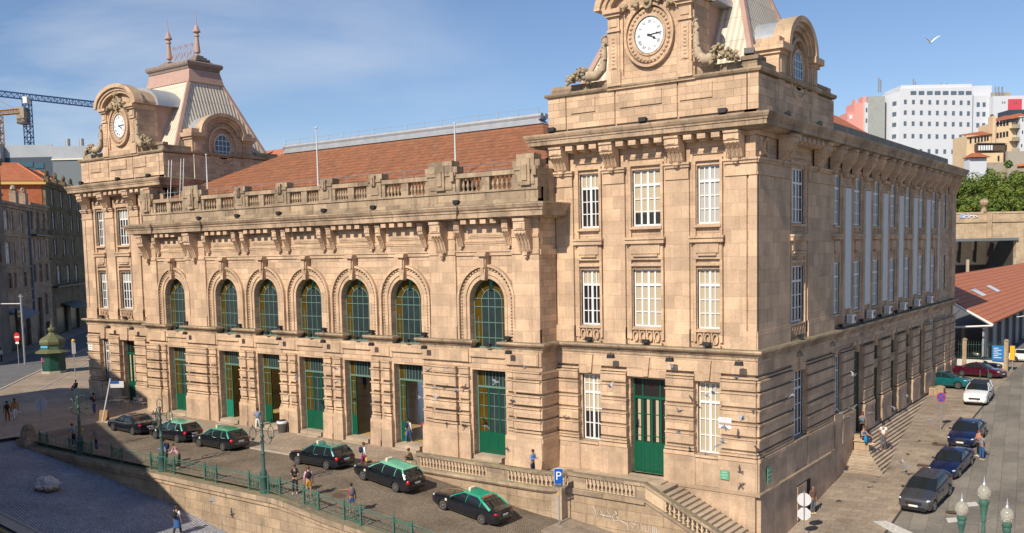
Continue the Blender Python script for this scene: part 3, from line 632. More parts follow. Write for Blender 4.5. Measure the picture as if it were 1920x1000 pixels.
for (a0, a1), (b0, b1) in zip(xs, xs[1:]):
    s0, s1 = a1, b0; co.box(s0, s1, -.45, .16, 11.08, 11.38); mid = (s0+s1)/2
    PB.box(mid-.32, mid+.32, -.35, .1, 10.16, 11.08); PB.box(s0, s0+.3, -.35, .1, 10.16, 11.08); PB.box(s1-.3, s1, -.35, .1, 10.16, 11.08)
    for u0, u1 in ((s0+.3, mid-.32), (mid+.32, s1-.3)):
        n = max(3, min(5, round((u1-u0)/.27)))
        for i in range(n):
            o = bpy.data.objects.new('baluster', BALM); COL.objects.link(o); o.parent = station; o.matrix_parent_inverse = station_inv; o.location = FC(u0+(u1-u0)*(i+.5)/n, -.12, 10.16)
SP(PB, 'parapet', STW); SP(co, 'parapet_coping', STW)
# parapet return at the right end
m = MB(); m.box(C1-.5, C1, -1.6, 0, 9.2, 11.4); SP(m, 'parapet', STW)
# ---- main hipped roof with zinc ridge monitor
def quad(mb, *p): mb.add(p, [tuple(range(len(p)))])
R = MB(); A, B, Cc, D_ = (-57.7, .2, 11.7), (-14.5, .2, 11.7), (-14.5, 20, 11.7), (-57.7, 20, 11.7); E1, E2 = (-51.5, 10, 16.15), (-21.5, 10, 16.15)
for q in ((A, B, E2, E1), (B, Cc, E2), (D_, A, E1)): quad(R, *q)
R.box(-57.7, -14.5, .2, .6, 9.0, 11.69); SP(R, 'roof', TILE)
gs = MB(); [gs.tube([(x_, 20, 11.7), (x_*.85-5.5, 10.2, 16.1)], .06, 4) for x_ in range(-56, -15, 3)]; SP(gs, 'skylight_bars', GALV)  # rear slope left open to brighten the hall; bars added across it
Z = MB(); Z.prism([(-51.9, 16.0), (-21.2, 16.0), (-21.6, 16.35), (-51.5, 16.35)], -10.55, -9.45, F=Fc('front', 0)); Z.box(-51.7, -21.4, 9.55, 10.45, 16.35, 16.62); Z.tube([(-51.9, 9.7, 16.62), (-21.3, 9.7, 16.62)], .24, 8); Z.tube([(-51.9, 10.3, 16.62), (-21.3, 10.3, 16.62)], .24, 8)
for i in range(16): x = -51.5+i*2.0; Z.tube([(x, 9.5, 16.8), (x-.15, 9.5, 17.3)], .02, 4); Z.tube([(x, 9.5, 16.8), (x+.15, 9.5, 17.3)], .02, 4)
Z.tube([(-51.5, 9.5, 17.2), (-21.5, 9.5, 17.2)], .012, 4)
SP(Z, 'ridge_monitor', ZINC)
m = MB(); m.tube([(-56, -1.3, 11.95), (-15.5, -1.3, 11.95)], .022, 4)
for i in range(21): m.tube([(-56+i*2, -1.3, 11.3), (-56+i*2, -1.3, 11.95)], .018, 4)
SP(m, 'guard_rail', GALV)
# ================================================================ ATTICS, DORMERS, MANSARDS
def attic(c, side_right):
    X0, X1 = c-7.2, c+7.2; a = MB()
    f = .35
    a.box(X0+f-.35, X1-f+.35, f, 14.1, 13.66, 13.95)
    a.box(X0+.0, X1-.0, f, 14.1, 13.95, 15.9)
    # raised vertical strips and sunk panels
    for x in (X0+1.45, X0+5.1, X1-5.1, X1-.62): pass
    for s0, s1 in ((X0, X0+1.35), (X0+1.42, X0+5.0), (X0+5.1, X1-5.1), (X1-5.0, X1-.72), (X1-.65, X1)): a.box(s0, s1, f-.12, f, 13.9, 16.0)
    for s0, s1 in ((X0+1.8, X0+3.6), (X0+5.4, X0+8.3), (X1-4.9, X1-2.8)): a.box(s0, s1, f-.2, f-.12, 14.85, 15.75)
    SP(a, 'attic_wall', ST)
    l = MB(); l.sweep([(X0, 14.1), (X0, f-.1), (X1, f-.1), (X1, 14.1)], [(0, 15.98), (.15, 16.02), (.22, 16.14), (.22, 16.24), (-.3, 16.3), (-.3, 15.98)])
    l.box(X0+.15, X1-.15, f+.05, f+.6, 16.24, 16.72); l.box(X1-.75, X1-.15, f+.6, 13.9, 16.24, 16.72); l.box(X0+.15, X0+.75, f+.6, 13.9, 16.24, 16.72); l.box(X1-1.1, X1-.05, f-.05, f+.5, 16.72, 16.95)
    SP(l, 'attic_coping', STW)
    # flat roof under the mansard
    m = MB(); m.box(X0+.7, X1-.7, f+.6, 13.9, 15.9, 16.35); SP(m, 'flat_roof', ZINC)
    clock_dormer(c); side_dormer(c, X1)
    # mansard
    r = MB(); b0 = (c-6.2, c+6.2, 2.2, 13.3); t0 = (c-3.35, c+3.35, 6.25, 9.65)
    r.frus(b0, 16.3, t0, 24.3); SP(r, 'mansard_roof', CORR)
    h = MB()
    for sx in (0, 1):
        for sy in (2, 3): h.tube([(b0[sx], b0[sy], 16.3), (t0[sx], t0[sy], 24.3)], [.24, .2], 4)
    e = .3; h.frus((t0[0]-e-.1, t0[1]+e+.1, t0[2]-e-.1, t0[3]+e+.1), 23.7, (t0[0]-.12, t0[1]+.12, t0[2]-.12, t0[3]+.12), 25.0)
    SP(h, 'hip_trim', PINK)
    k = MB(); P = [(c-3.3, 6.2), (c+3.3, 6.2), (c+3.3, 9.7), (c-3.3, 9.7)]
    k.sweep(P, [(0, 25.0), (.12, 25.05), (.18, 25.3), (.30, 25.36), (.38, 25.5), (.38, 25.72), (.28, 25.84), (0, 25.9)], closed=True); k.frus((c-3.4, c+3.4, 6.1, 9.8), 25.75, (c-2.95, c+2.95, 6.9, 9.0), 26.1); 
    for s in (-1, 1):
        for i in range(3): w = .85-.22*i; k.box(c+s*2.45-w, c+s*2.45+w, 7.95-w, 7.95+w, 26.0+.2*i, 26.2+.2*i)
    SP(k, 'roof_cap', plain('weathered_cap', (.24, .19, .16), .85, noise_amt=.3) if 'weathered_cap' not in MATS else MATS['weathered_cap'])
    for s in (-1, 1):
        q = MB(); q.lathe([(.3, 0), (.3, .1), (.12, .22), (.16, .34), (.30, .42), (.30, .55), (.23, 1.3), (.19, 1.85), (.19, 2.0), (.27, 2.04), (.27, 2.14), (.20, 2.2), (.20, 2.38), (.40, 2.46), (.40, 2.54), (.26, 2.72), (.18, 3.05), (.10, 3.15), (.05, 3.3), (.02, 4.5)], (c+s*2.45, 7.95, 26.55), 10); SP(q, 'finial', PINK, smooth=45)
    g = MB(); x0, x1 = c-2.1, c+2.1; g.tube([(x0, 7.95, 26.25), (x1, 7.95, 26.25)], .03, 4); g.tube([(x0, 7.95, 27.9), (x1, 7.95, 27.9)], .02, 4)
    for i in range(13):
        x = x0+(x1-x0)*i/12; g.tube([(x, 7.95, 26.1), (x, 7.95, 28.2 if i % 3 == 0 else 27.9)], .022, 4)
    for i in range(4): g.ring(x0+.55+i*1.03, 27.05, .3, .3, .06, -7.98, -7.92, n=12, F=Fc('front', 0)); g.ring(x0+.55+i*1.03, 27.95, .16, .16, .04, -7.98, -7.92, n=8, F=Fc('front', 0))
    SP(g, 'roof_cresting', PINK)
CORR = MATS.get('corrugated') 
def mkcorr():
    m, t, b = newmat('corrugated'); l = t.links.new; g, sp, sn, uv = facade_uv(t)
    mp = N(t, 'ShaderNodeMapping'); l(uv.outputs[0], mp.inputs['Vector'])
    w = N(t, 'ShaderNodeTexWave', Scale=.85, Distortion=0.0); w.bands_direction = 'X'; l(mp.outputs[0], w.inputs['Vector'])
    br = N(t, 'ShaderNodeTexBrick', Scale=1.0, **{'Color1': (.66, .585, .47, 1), 'Color2': (.63, .55, .44, 1), 'Mortar': (.42, .34, .27, 1), 'Mortar Size': .025, 'Brick Width': 40.0, 'Row Height': 1.55, 'Mortar Smooth': .3}); l(uv.outputs[0], br.inputs['Vector'])
    n = N(t, 'ShaderNodeTexNoise', Scale=1.2, Detail=5.0); l(g.outputs['Position'], n.inputs['Vector']); r = N(t, 'ShaderNodeMapRange'); r.inputs[3].default_value = .8; r.inputs[4].default_value = 1.15; l(n.outputs[0], r.inputs[0])
    h = N(t, 'ShaderNodeHueSaturation'); l(br.outputs[0], h.inputs['Color']); l(r.outputs[0], h.inputs['Value']); wr_ = N(t, 'ShaderNodeMapRange'); wr_.inputs[3].default_value = .72; wr_.inputs[4].default_value = 1.1; l(w.outputs[0], wr_.inputs[0]); h3 = N(t, 'ShaderNodeHueSaturation'); l(h.outputs[0], h3.inputs['Color']); l(wr_.outputs[0], h3.inputs['Value']); l(h3.outputs[0], b.inputs['Base Color']); b.inputs['Roughness'].default_value = .8
    bp = N(t, 'ShaderNodeBump', Strength=.8, Distance=.05); l(w.outputs[0], bp.inputs['Height']); l(bp.outputs[0], b.inputs['Normal']); return m
CORR = mkcorr()
def clock_dormer(c):
    F = Off(FF, .0); w = MB(F); cz = 19.0; cc = c+.35
    w.box(cc-2.9, cc+2.9, -2.4, -.25, 16.0, 20.9)
    arc = [(cc+3.2*cos(pi*i/24), 20.9+1.75*sin(pi*i/24)) for i in range(25)]; w.prism(arc, -2.4, -.35)
    w.box(cc-3.0, cc+3.0, -.4, -.08, 16.0, 16.75)
    SP(w, 'clock_dormer_wall', ST)
    p = MB(F)
    for s in (-1, 1):
        x = cc+s*2.42; p.box(x-.48, x+.48, -.25, .05, 16.2, 17.0); p.box(x-.40, x+.40, -.25, -.02, 17.0, 19.55); p.box(x-.24, x+.24, -.02, .03, 17.25, 19.3)
        p.box(x-.46, x+.46, -.25, .08, 19.5, 19.64); p.box(x-.40, x+.40, -.25, .02, 19.64, 20.42); p.box(x-.28, x+.28, .02, .08, 19.8, 20.25); p.box(x-.52, x+.52, -.3, .18, 20.42, 20.6); p.box(x-.62, x+.62, -.3, .32, 20.6, 20.86)
        p.box(x-s*.5-.1, x-s*.5+.1, -.3, -.1, 16.2, 20.5)
        for sgn in (1, ):                                                    # flanks
            p.box(cc+s*2.9-.06, cc+s*2.9+.06, -2.2, -.3, 20.42, 20.84) 
    p.ring(cc, cz, 1.52, 1.76, .16, -.28, .04, n=40); p.ring(cc, cz, 1.0, 1.12, .12, -.28, -.05, n=40); p.ring(cc, cz, 1.12, 1.24, .40, -.28, -.12, n=40)
    p.ring(cc, 20.88, 3.2, 1.75, .42, -.55, .38, 0, pi, 30, wz=.36); p.ring(cc, 20.88, 2.9, 1.5, .3, -.4, .2, 0, pi, 30, wz=.25); p.ring(cc, 20.88, 2.6, 1.25, .3, -.4, .06, 0, pi, 30, wz=.25)
    SP(p, 'clock_dormer_moulding', ST2)
    eg = MB(F)
    for i in range(34): t = 2*pi*i/34; eg.blob((cc+1.33*cos(t), -.10, cz+1.5*sin(t)), .11, 6, 4, 0, (1, .8, 1.1))
    for s in (-1, 1):
        for i in range(9): z = 17.35+i*.22; eg.blob((cc+s*2.42, .03, z), .13, 6, 4, .2, (1.1, .4, .8), i)
    SP(eg, 'carved_ornament', ST2, smooth=60)
    fr = MB(F); rnd = random.Random(3)
    for i in range(34):
        t = rnd.uniform(-1, 1); zz = 20.75+.75*(1-abs(t))+rnd.uniform(-.25, .25)+(.0); fr.blob((cc+t*1.75, .05+rnd.uniform(-.1, .15), zz-.15*(abs(t) > .4)), rnd.uniform(.09, .2), 6, 5, .3, (1, 1, 1), i)
    fr.ring(cc, 21.0, .2, .34, .14, -.1, .2, n=16); fr.blob((cc, .1, 21.0), .22, 8, 6, .1); fr.blob((cc, .1, 22.0), .3, 8, 6, .3)
    SP(fr, 'cartouche', LICH, smooth=60)
    bk = MB(); arc = [(cc+3.5*cos(pi*i/20), 20.9+2.0*sin(pi*i/20)) for i in range(21)]
    bk.prism(arc, -4.9, -2.2, F=Fc('front', 0)); SP(bk, 'zinc_vault', ZINC, smooth=30)
    bk = MB(); bk.box(cc-2.75, cc+2.75, 2.3, 4.9, 16.3, 20.9); SP(bk, 'dormer_cheek', PINK)
    for s in (-1, 1):                                                       # cornucopia with fruit either side
        h = MB(F); pts = [(cc+s*2.98, -.12, 18.75), (cc+s*2.96, -.1, 19.2), (cc+s*3.06, -.08, 19.38), (cc+s*3.14, -.05, 19.0), (cc+s*3.12, -.02, 18.1), (cc+s*3.25, 0, 17.35), (cc+s*3.7, .02, 16.98), (cc+s*4.3, .05, 17.05)]
        h.tube(pts, [.10, .13, .11, .15, .20, .27, .32, .38], 10)
        for i in range(26):
            a = i*.9; k = i/25; idx = 2+k*4; j = int(idx); q = idx-j; P0 = Vector(pts[j]).lerp(Vector(pts[min(j+1, 7)]), q); rr = .2+.2*k
            h.blob((P0.x+rr*cos(a)*.7, P0.y+rr*.55, P0.z+rr*sin(a)*.3), .07, 5, 4)
        SP(h, 'cornucopia', MATS.get('horn_stone') or plain('horn_stone', (.42, .33, .23), .9, noise_amt=.3, bump=.5), smooth=60)
        h = MB(F)
        for i in range(110):
            k = rnd.random(); h.blob((cc+s*(4.15+k*1.55+rnd.uniform(-.1, .2)), .1+rnd.uniform(-.1, .3), 17.3-.75*abs(k-.35)+rnd.uniform(-.5, .5)*(1-.6*k)), rnd.uniform(.06, .14), 6, 4, .3, (1, 1, 1), i)
        SP(h, 'carved_fruit', LICH, smooth=60)
    # the clock
    d = MB(F); d.disc(cc, cz, 1.0, 1.12, -.26, -.12, 40); ck = SP(d, 'clock', IVORY)
    r = MB(F); r.ring(cc, cz, .96, 1.08, .045, -.12, -.08, n=40); SP(r, 'rim', IROND, parent=ck)
    t = MB(F)
    for i in range(60):
        a = 2*pi*i/60; u, v = cos(a), sin(a); t.tube([(cc+.93*u, -.115, cz+1.04*v), (cc+.90*u, -.115, cz+1.01*v)], .008 if i % 5 else .016, 4)
    SP(t, 'minute_marks', BLACK, parent=ck)
    NUM = ['XII', 'I', 'II', 'III', 'IIII', 'V', 'VI', 'VII', 'VIII', 'IX', 'X', 'XI']
    for i, s_ in enumerate(NUM):
        a = pi/2-2*pi*i/12; t = MB(F); ww = {'I': .065, 'V': .12, 'X': .12}; tot = sum(ww[q] for q in s_); cx = cc+.72*cos(a); cz_ = cz+.82*sin(a); rot = a-pi/2
        x = -tot/2
        def P(u, v): return (cx+u*cos(rot)-v*sin(rot), -.112, cz_+u*sin(rot)+v*cos(rot))
        for q in s_:
            w_ = ww[q]; m0 = x+w_/2
            if q == 'I': t.tube([P(m0, -.1), P(m0, .1)], .016, 4)
            if q == 'V': t.tube([P(m0-.045, .1), P(m0, -.1)], .016, 4); t.tube([P(m0, -.1), P(m0+.045, .1)], .009, 4)
            if q == 'X': t.tube([P(m0-.045, .1), P(m0+.045, -.1)], .016, 4); t.tube([P(m0-.045, -.1), P(m0+.045, .1)], .009, 4)
            x += w_
        SP(t, 'numeral', BLACK, parent=ck)
    def hand(ang, ln, w_):
        t = MB(F); a = pi/2-ang; u, v = cos(a), sin(a); t.tube([(cc-.15*u, -.09, cz-.15*v), (cc, -.09, cz), (cc+ln*.6*u, -.09, cz+ln*.6*v), (cc+ln*u, -.09, cz+ln*v)], [w_*.7, w_, w_*.8, w_*.2], 6); t.blob((cc+ln*.62*u, -.09, cz+ln*.62*v), w_*2.0, 8, 5, 0, (1, .3, 1)); SP(t, 'hand', BLACK, parent=ck)
    hand(radians(84), .86, .035); hand(radians(122), .62, .045)
    t = MB(F); t.blob((cc, -.08, cz), .085, 8, 5, 0, (1, .4, 1)); SP(t, 'hub', BLACK, parent=ck)
def side_dormer(c, X1):
    F = Fc('side', X1); cy = 6.98; w = MB(F)
    w.box(cy-2.7, cy+2.7, -1.6, -.12, 13.95, 18.3); w.prism([(cy+2.3*cos(pi*i/20), 18.3+1.75*sin(pi*i/20)) for i in range(21)], -.75, -.25)
    # flank of the attic
    w.box(.35, 14.1, -.9, -.16, 13.66, 15.98)
    SP(w, 'dormer_wall', ST)
    p = MB(F)
    for s in (-1, 1):
        x = cy+s*3.0; p.box(x-.55, x+.55, -1.5, .02, 13.9, 17.5); p.box(x-.3, x+.3, .02, .08, 16.4, 17.3); p.box(x-.6, x+.6, -1.5, .1, 16.1, 16.25); p.box(x-.68, x+.68, -1.5, .14, 17.5, 17.72); p.box(x-.85, x+.85, -1.6, .38, 17.72, 18.12); p.box(x+s*.0-.55, x+s*.0+.55, -1.4, .05, 18.12, 18.5)
        p.box(cy+s*6.2-.1, cy+s*6.2+.1, -.2, -.1, 13.7, 15.9)
    p.ring(cy, 18.1, 2.3, 1.75, .42, -.7, .38, 0, pi, 28, wz=.36); p.ring(cy, 18.1, 2.05, 1.5, .25, -.7, .15, 0, pi, 28, wz=.25); p.ring(cy, 18.1, 1.8, 1.25, .25, -.7, .0, 0, pi, 28, wz=.25)
    p.ring(cy, 17.0, 1.5, 1.75, .22, -.2, .05, n=36); p.ring(cy, 17.0, .95, 1.12, .16, -.2, .0, n=36)
    SP(p, 'dormer_moulding', ST2)
    g = MB(F); g.disc(cy, 17.0, .95, 1.13, -.13, -.09, 32); o = SP(g, 'oval_window', GLS)
    b = MB(F)
    for x in (-.45, 0, .45): b.box(cy+x-.025, cy+x+.025, -.09, -.06, 17-1.0, 17+1.0)
    for z in (-.5, .05, .55): b.box(cy-.85, cy+.85, -.09, -.065, 17+z-.025, 17+z+.025)
    b.ring(cy, 17, .90, 1.07, .05, -.09, -.05, n=32); SP(b, 'glazing_bars', WHITE, parent=o)
    z = MB(F); z.prism([(cy+2.6*cos(pi*i/20), 18.1+1.95*sin(pi*i/20)) for i in range(21)], -4.2, -.7); z.box(cy-3.3, cy+3.3, -3.2, -1.5, 17.75, 18.05); SP(z, 'zinc_vault', ZINC, smooth=30)
    z = MB(F); z.box(cy-2.3, cy+2.3, -4.2, -1.6, 16.3, 18.1); SP(z, 'dormer_cheek', PINK)
attic(RPX, 1); attic(LPX, 1)
# ================================================================ STREET SIDE
SY = [14.94+.15+i*5.165 for i in range(7)]           # window axes of the long side
m = MB(FS); far = 51.6
ops = [(y-.78, y+.78, 7.44, 10.92) for y in SY]+[(y-.78, y+.78, 1.13, 4.74) for y in SY]+[(SY[0]-.95, SY[0]+.95, -5.95, -1.9)]+[(y-1.2, y+1.2, -8.38, -1.7) for y in SY[1:6]]+[(SY[6]-.75, SY[6]+.75, -5.7, -1.6)]
ops += [(far-.6, far+.6, 7.44, 10.92), (far-.6, far+.6, 1.13, 4.74)]
wall(m, FS, 14.4, 56, -8.4, 12.66, ops, th=.6, d=-.14); m.box(14.4, 56, -.6, .0, -12.6, -8.4); m.box(14.4, 48.5, -.14, .05, -1.3, -.6); SP(m, 'wall', ST)
p = MB(FS)
for i, y in enumerate(SY):
    for e, dd, zz in ((.30, .05, 11.3), ): p.box(y-.78-e, y-.78-e+.16, -.14, -.05, .1, zz); p.box(y+.78+e-.16, y+.78+e, -.14, -.05, .1, zz); p.box(y-.78-e, y+.78+e, -.14, -.05, zz, zz+.14)
    p.box(y-.9, y+.9, -.14, 0, 7.24, 7.38); p.box(y-1.2, y+1.2, -.14, .24, 6.62, 6.76); p.box(y-1.12, y+1.12, -.14, .16, 6.4, 6.62); p.box(y-.6, y+.6, -.14, .03, 5.6, 6.3); p.box(y-.5, y+.5, -.02, .08, 5.45, 5.55)
    p.box(y-.95, y+.95, -.14, 0, .96, 1.08)
    p.box(y-1.1, y-.8, -.14, .03, 10.2, 11.1); p.box(y+.8, y+1.1, -.14, .03, 10.2, 11.1)
for y in SY[1:]+[SY[-1]+5.165]:
    a = y-2.58
    p.box(a-1.15, a+1.15, -.14, .04, 10.15, 10.3); p.box(a-1.2, a+1.2, -.14, .12, 10.85, 11.1); p.box(a-1.15, a-.72, -.14, 0, .35, 10.15); p.box(a+.72, a+1.15, -.14, 0, .35, 10.15)
p.box(14.4, 56, -.14, .02, 12.4, 12.66); p.box(54.2, 56, -.14, .1, .1, 12.6); p.box(48.6, 49.6, -.14, .06, .1, 12.6)
SP(p, 'pilaster', ST2)
wp = MB(FS)
for i in range(7): a = SY[0]+2.58+i*5.165; wp.box(a-.68, a+.68, -.14, .03, 1.35, 10.1) if i < 6 else wp.box(a-.5, a+.5, -.14, .0, 1.35, 10.1)
SP(wp, 'whitewashed_panel', plain('white_render', (.66, .67, .66), .8, noise_amt=.06))
for y in SY: console(FS, y-1.38, 11.14, 12.66, .33, .86); console(FS, y+1.38, 11.14, 12.66, .33, .86)
for y in (50.1, 53.2, 55.3): console(FS, y, 11.14, 12.66, .34, .62)
d = MB(FS)
for y in SY+[SY[-1]+5.165]:
    for q in (-.95, -.35, .35, .95): d.box(y-2.58+q-.2, y-2.58+q+.2, -.14, .5, 12.4, 12.66)
    for q in (-.4, .4): d.box(y+q-.2, y+q+.2, -.14, .5, 12.4, 12.66)
SP(d, 'dentil_band', ST2)
for y in SY:
    q = MB(FS); q.box(y-.78, y+.78, -.135, -.1, .14, .96)
    for i in range(3): q.ring(y-.5+.5*i, .55, .13, .27, .07, -.10, .0, n=12)
    SP(q, 'pierced_panel', ST2)
    window(FS, y, .78, 7.44, 10.92, 4, depth=.16); window(FS, y, .78, 1.13, 4.74, 4, depth=.16)
window(FS, far, .6, 7.44, 10.92, 2); window(FS, far, .6, 1.13, 4.74, 2)
window(FS, SY[0], .95, -5.95, -1.9, 4, toprows=2, depth=.16); window(FS, SY[6], .75, -5.7, -1.6, 2, toprows=2, depth=.16)
for y in SY[1:6]:
    g = MB(FS); g.box(y-1.2, y+1.2, -.25, -.20, -8.4, -1.7); o = SP(g, 'door', DGREEN)
    f = MB(FS); f.box(y-.04, y+.04, -.2, -.17, -8.4, -3.4); f.box(y-1, y+1, -.2, -.16, -3.5, -3.35)
    for s in (-1, 1): f.box(y+s*.5-.3, y+s*.5+.3, -.2, -.18, -8.1, -6.6)
    SP(f, 'leaf', DGREEN, parent=o)
r = MB(FS); bs = MB(FS); e = [14.4, SY[0]-1.05, SY[0]+1.05]
for y in SY[1:6]: e += [y-1.23, y+1.23]
e += [SY[6]-.95, SY[6]+.95, 50.2]
rows = [(-2.40, -1.80), (-3.38, -2.50), (-4.24, -3.48), (-5.10, -4.34), (-5.95, -5.20)]
def spier(a, b, pr):
    for z0, z1 in rows: r.box(a, b, -.14, pr, z0, z1); r.box(a-.03, b+.03, -.14, pr+.05, z1-.09, z1-.02); r.box(a, b, -.14, pr-.12, z0-.11, z0)
    r.box(a+.15, b-.15, 0, pr+.05, -2.28, -1.95)
    r.box(a-.05, b+.05, -.14, pr+.06, -6.2, -6.04); r.box(a-.1, b+.1, -.14, pr+.14, -6.55, -6.3)
    r.box(a-.05, b+.05, -.14, .1, -1.72, -1.62); bs.box(a-.12, b+.12, -.14, pr+.1, -8.4, -6.55)
spier(e[0], e[1], .12)
for i in range(2, len(e)-1, 2):
    a, b = e[i], e[i+1]; inner = 3 <= i <= 11
    if i in (4, 6, 8, 10):
        r.box(a-.0, b, -.14, .1, -1.7, -1.3); spier(a+.02, b-.02, .22); 
    else: spier(a+.05, b-.05, .15)
for a in (50.6, 53.6): spier(a, a+2.1, .25)
for i, y in enumerate(SY[1:6]): k = MB(FS); k.box(y-1.2, y+1.2, -.2, .02, -3.9, -3.2) if i in (1, 2, 3) else None; (SP(k, 'stone_transom', STW) if k.v else None); r.box(y-1.1, y+1.1, -.14, .05, -1.62, -1.3); r.prism([(y-.2, -2.1), (y+.2, -2.1), (y+.3, -1.3), (y-.3, -1.3)], -.14, .12)
bs.box(14.4, SY[1]-.85, -.14, .2, -12.6, -6.7); bs.box(SY[6]-1, 56, -.14, .2, -9.8, -6.7); bs.box(SY[0]-1.0, SY[0]+1.0, -.14, .25, -6.7, -6.0)
SP(r, 'rusticated_pier', ST2); SP(bs, 'plinth', STB)
# basement opening in the corner plinth
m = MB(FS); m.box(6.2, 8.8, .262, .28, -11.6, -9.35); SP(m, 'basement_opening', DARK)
m = MB(FS); m.box(6.2, 7.9, .28, .33, -11.6, -9.4); SP(m, 'basement_shutter', STB)
m = MB(); m.sweep([(-14.0, 0), (0, 0), (0, 13.1)], [(.26, -8.62), (.32, -8.6), (.34, -8.46), (.2, -8.4), (.1, -8.4), (.1, -8.62)]); SP(m, 'plinth_band', STB)
# body roof behind the side cornice
m = MB(); m.box(-1.1, -.7, 14.1, 55.5, 13.6, 14.75); SP(m, 'parapet', plain('grey_cement', (.20, .19, .17), .9, noise_amt=.35, nscale=1.0))
m = MB(); quad(m, (-1.2, 13.9, 13.9), (-1.2, 44, 13.9), (-5.5, 33, 17.4), (-5.5, 13.9, 17.4)); quad(m, (-12, 13.9, 13.9), (-12, 44, 13.9), (-5.5, 33, 17.4), (-5.5, 13.9, 17.4)); quad(m, (-1.2, 44, 13.9), (-12, 44, 13.9), (-5.5, 33, 17.4)); m.box(-13, -1.2, 14, 55.5, 12.6, 13.85); SP(m, 'roof', TILE2)
m = MB(); quad(m, (-58.4, 14.2, 14.2), (-70, 14.2, 14.2), (-70, 22, 18.6), (-55, 22, 18.6)); quad(m, (-55, 22, 18.6), (-70, 22, 18.6), (-70, 30, 14.2), (-55, 30, 14.2)); quad(m, (-58.4, 14.2, 14.2), (-55, 22, 18.6), (-53, 22, 14.2)); SP(m, 'roof', TILE2)
m = MB(); m.box(-13.2, -12.6, 14.4, 55.5, -8, 12.6); m.box(-13, 0, 55.4, 55.86, -9, 12.6); SP(m, 'wall', ST)
for o in list(station.children): 
    pass
# ================================================================ GROUND
def lerp_tab(t, x):
    if x <= t[0][0]: return t[0][1]
    for (a, p), (b, q) in zip(t, t[1:]):
        if x <= b: return p+(q-p)*(x-a)/(b-a)
    return t[-1][1]
def zf(x): return lerp_tab([(-75, -8.15), (-57, -8.25), (-50, -8.35), (-25, -8.4), (0, -11.85), (6, -12.4)], x)
def zl(x): return lerp_tab([(-75, -8.15), (-60, -8.3), (-54, -8.8), (-45, -9.6), (-36, -10.5), (-29, -11.6), (-10, -13.8), (40, -15)], x)
def zs(x, y): return lerp_tab([(-30, -15.5), (0, -12.5), (4.4, -12.0), (12.8, -10.95), (25, -9.85), (40, -8.8), (56, -7.95), (90, -7.6)], y)+.035*max(0, min(x, 14))
def zc(x): return lerp_tab([(-60, -8.62), (-24, -8.58), (-20, -9.08), (-13, -9.68), (6, -11.9)], x)
def sheet(name, x0, x1, y0, y1, fz, mat, nx=40, ny=12, thick=0, **k):
    m = MB(); vs = []; fs = []
    for i in range(nx+1):
        for j in range(ny+1): x = x0+(x1-x0)*i/nx; y = y0+(y1-y0)*j/ny; vs.append((x, y, fz(x, y)))
    for i in range(nx):
        for j in range(ny): a = i*(ny+1)+j; fs.append((a, a+ny+1, a+ny+2, a+1))
    if thick:
        n = len(vs); rim = [i*(ny+1) for i in range(nx+1)]+[nx*(ny+1)+j for j in range(1, ny+1)]+[i*(ny+1)+ny for i in range(nx-1, -1, -1)]+[j for j in range(ny-1, 0, -1)]
        low = {}
        for q in rim: low[q] = len(vs); vs.append((vs[q][0], vs[q][1], vs[q][2]-thick))
        for a, b in zip(rim, rim[1:]+rim[:1]): fs.append((a, b, low[b], low[a]))
    m.add(vs, fs); return m.build(name, mat, kind='structure', **k)
sheet('ground', -2500, 2500, -600, 4000, lambda x, y: -17.0, plain('town_ground', (.22, .19, .15), .95, noise_amt=.2, nscale=.05), 4, 4)
sheet('forecourt_road', -57, 0, -15.2, -1.0, lambda x, y: zf(x), COBB, 57, 4)
sheet('pavement', -57, -23.2, -7.6, -1.0, lambda x, y: zf(min(x, -24))+.09, FORE, 38, 2, thick=.2)
m = MB()
for i in range(33): m.box(-57+i, -56.02+i, -7.75, -7.6, zf(min(-57+i, -24))-.1, zf(min(-57+i, -24))+.095)
m.build('kerb', KERB, kind='structure')
sheet('square', -240, -57, -70, 60, lambda x, y: zf(x)-.005, FORE, 30, 10)
sheet('square_paving', -57.0, -57.0+.0001, 0, .001, lambda x, y: -9.9, FORE, 1, 1) if 0 else None
def longband(name, A, B, w0, w1, mat, dz=.01, L0=-40, L1=90):                       # long sheet parallel to the row of houses
    A = Vector((A[0], A[1])); B = Vector((B[0], B[1])); d = (B-A).normalized(); n = Vector((d.y, -d.x)); m = MB()
    P = [A+d*L0+n*w0, A+d*L1+n*w0, A+d*L1+n*w1, A+d*L0+n*w1]
    m.add([(p.x, p.y, zf(p.x)+dz) for p in P]+[(p.x, p.y, zf(p.x)-.2) for p in P], [(0, 1, 2, 3), (0, 1, 5, 4), (1, 2, 6, 5), (2, 3, 7, 6), (3, 0, 4, 7)]); return m.build(name, mat, kind='structure')
HA, HB = (-122.0, 13.2), (-182.0, 63.4)                                 # foot of the row of houses
sgn = -1
longband('house_pavement', HA, HB, 0, 3.5, FORE, .12); longband('street', HA, HB, 3.5, 10.5, ASPH, .012); longband('street_kerb', HA, HB, 10.5, 10.8, KERB, .05); longband('tram_kerb', HA, HB, 15, 15.2, KERB, .03)
sheet('lower_street', -75, 12, -24.0, -15.3, lambda x, y: zl(x), SETT, 60, 6)
sheet('gutter_pavement', -75, 12, -24.9, -24.0, lambda x, y: zl(x)+.01-.0*(y), KERB, 60, 1)
sheet('lower_road', -75, 12, -60, -24.9, lambda x, y: zl(x)-.1, ASPH, 60, 3)
sheet('kerb_line', -75, 12, -24.08, -23.9, lambda x, y: zl(x)+.05, KERB, 60, 1, thick=.15)
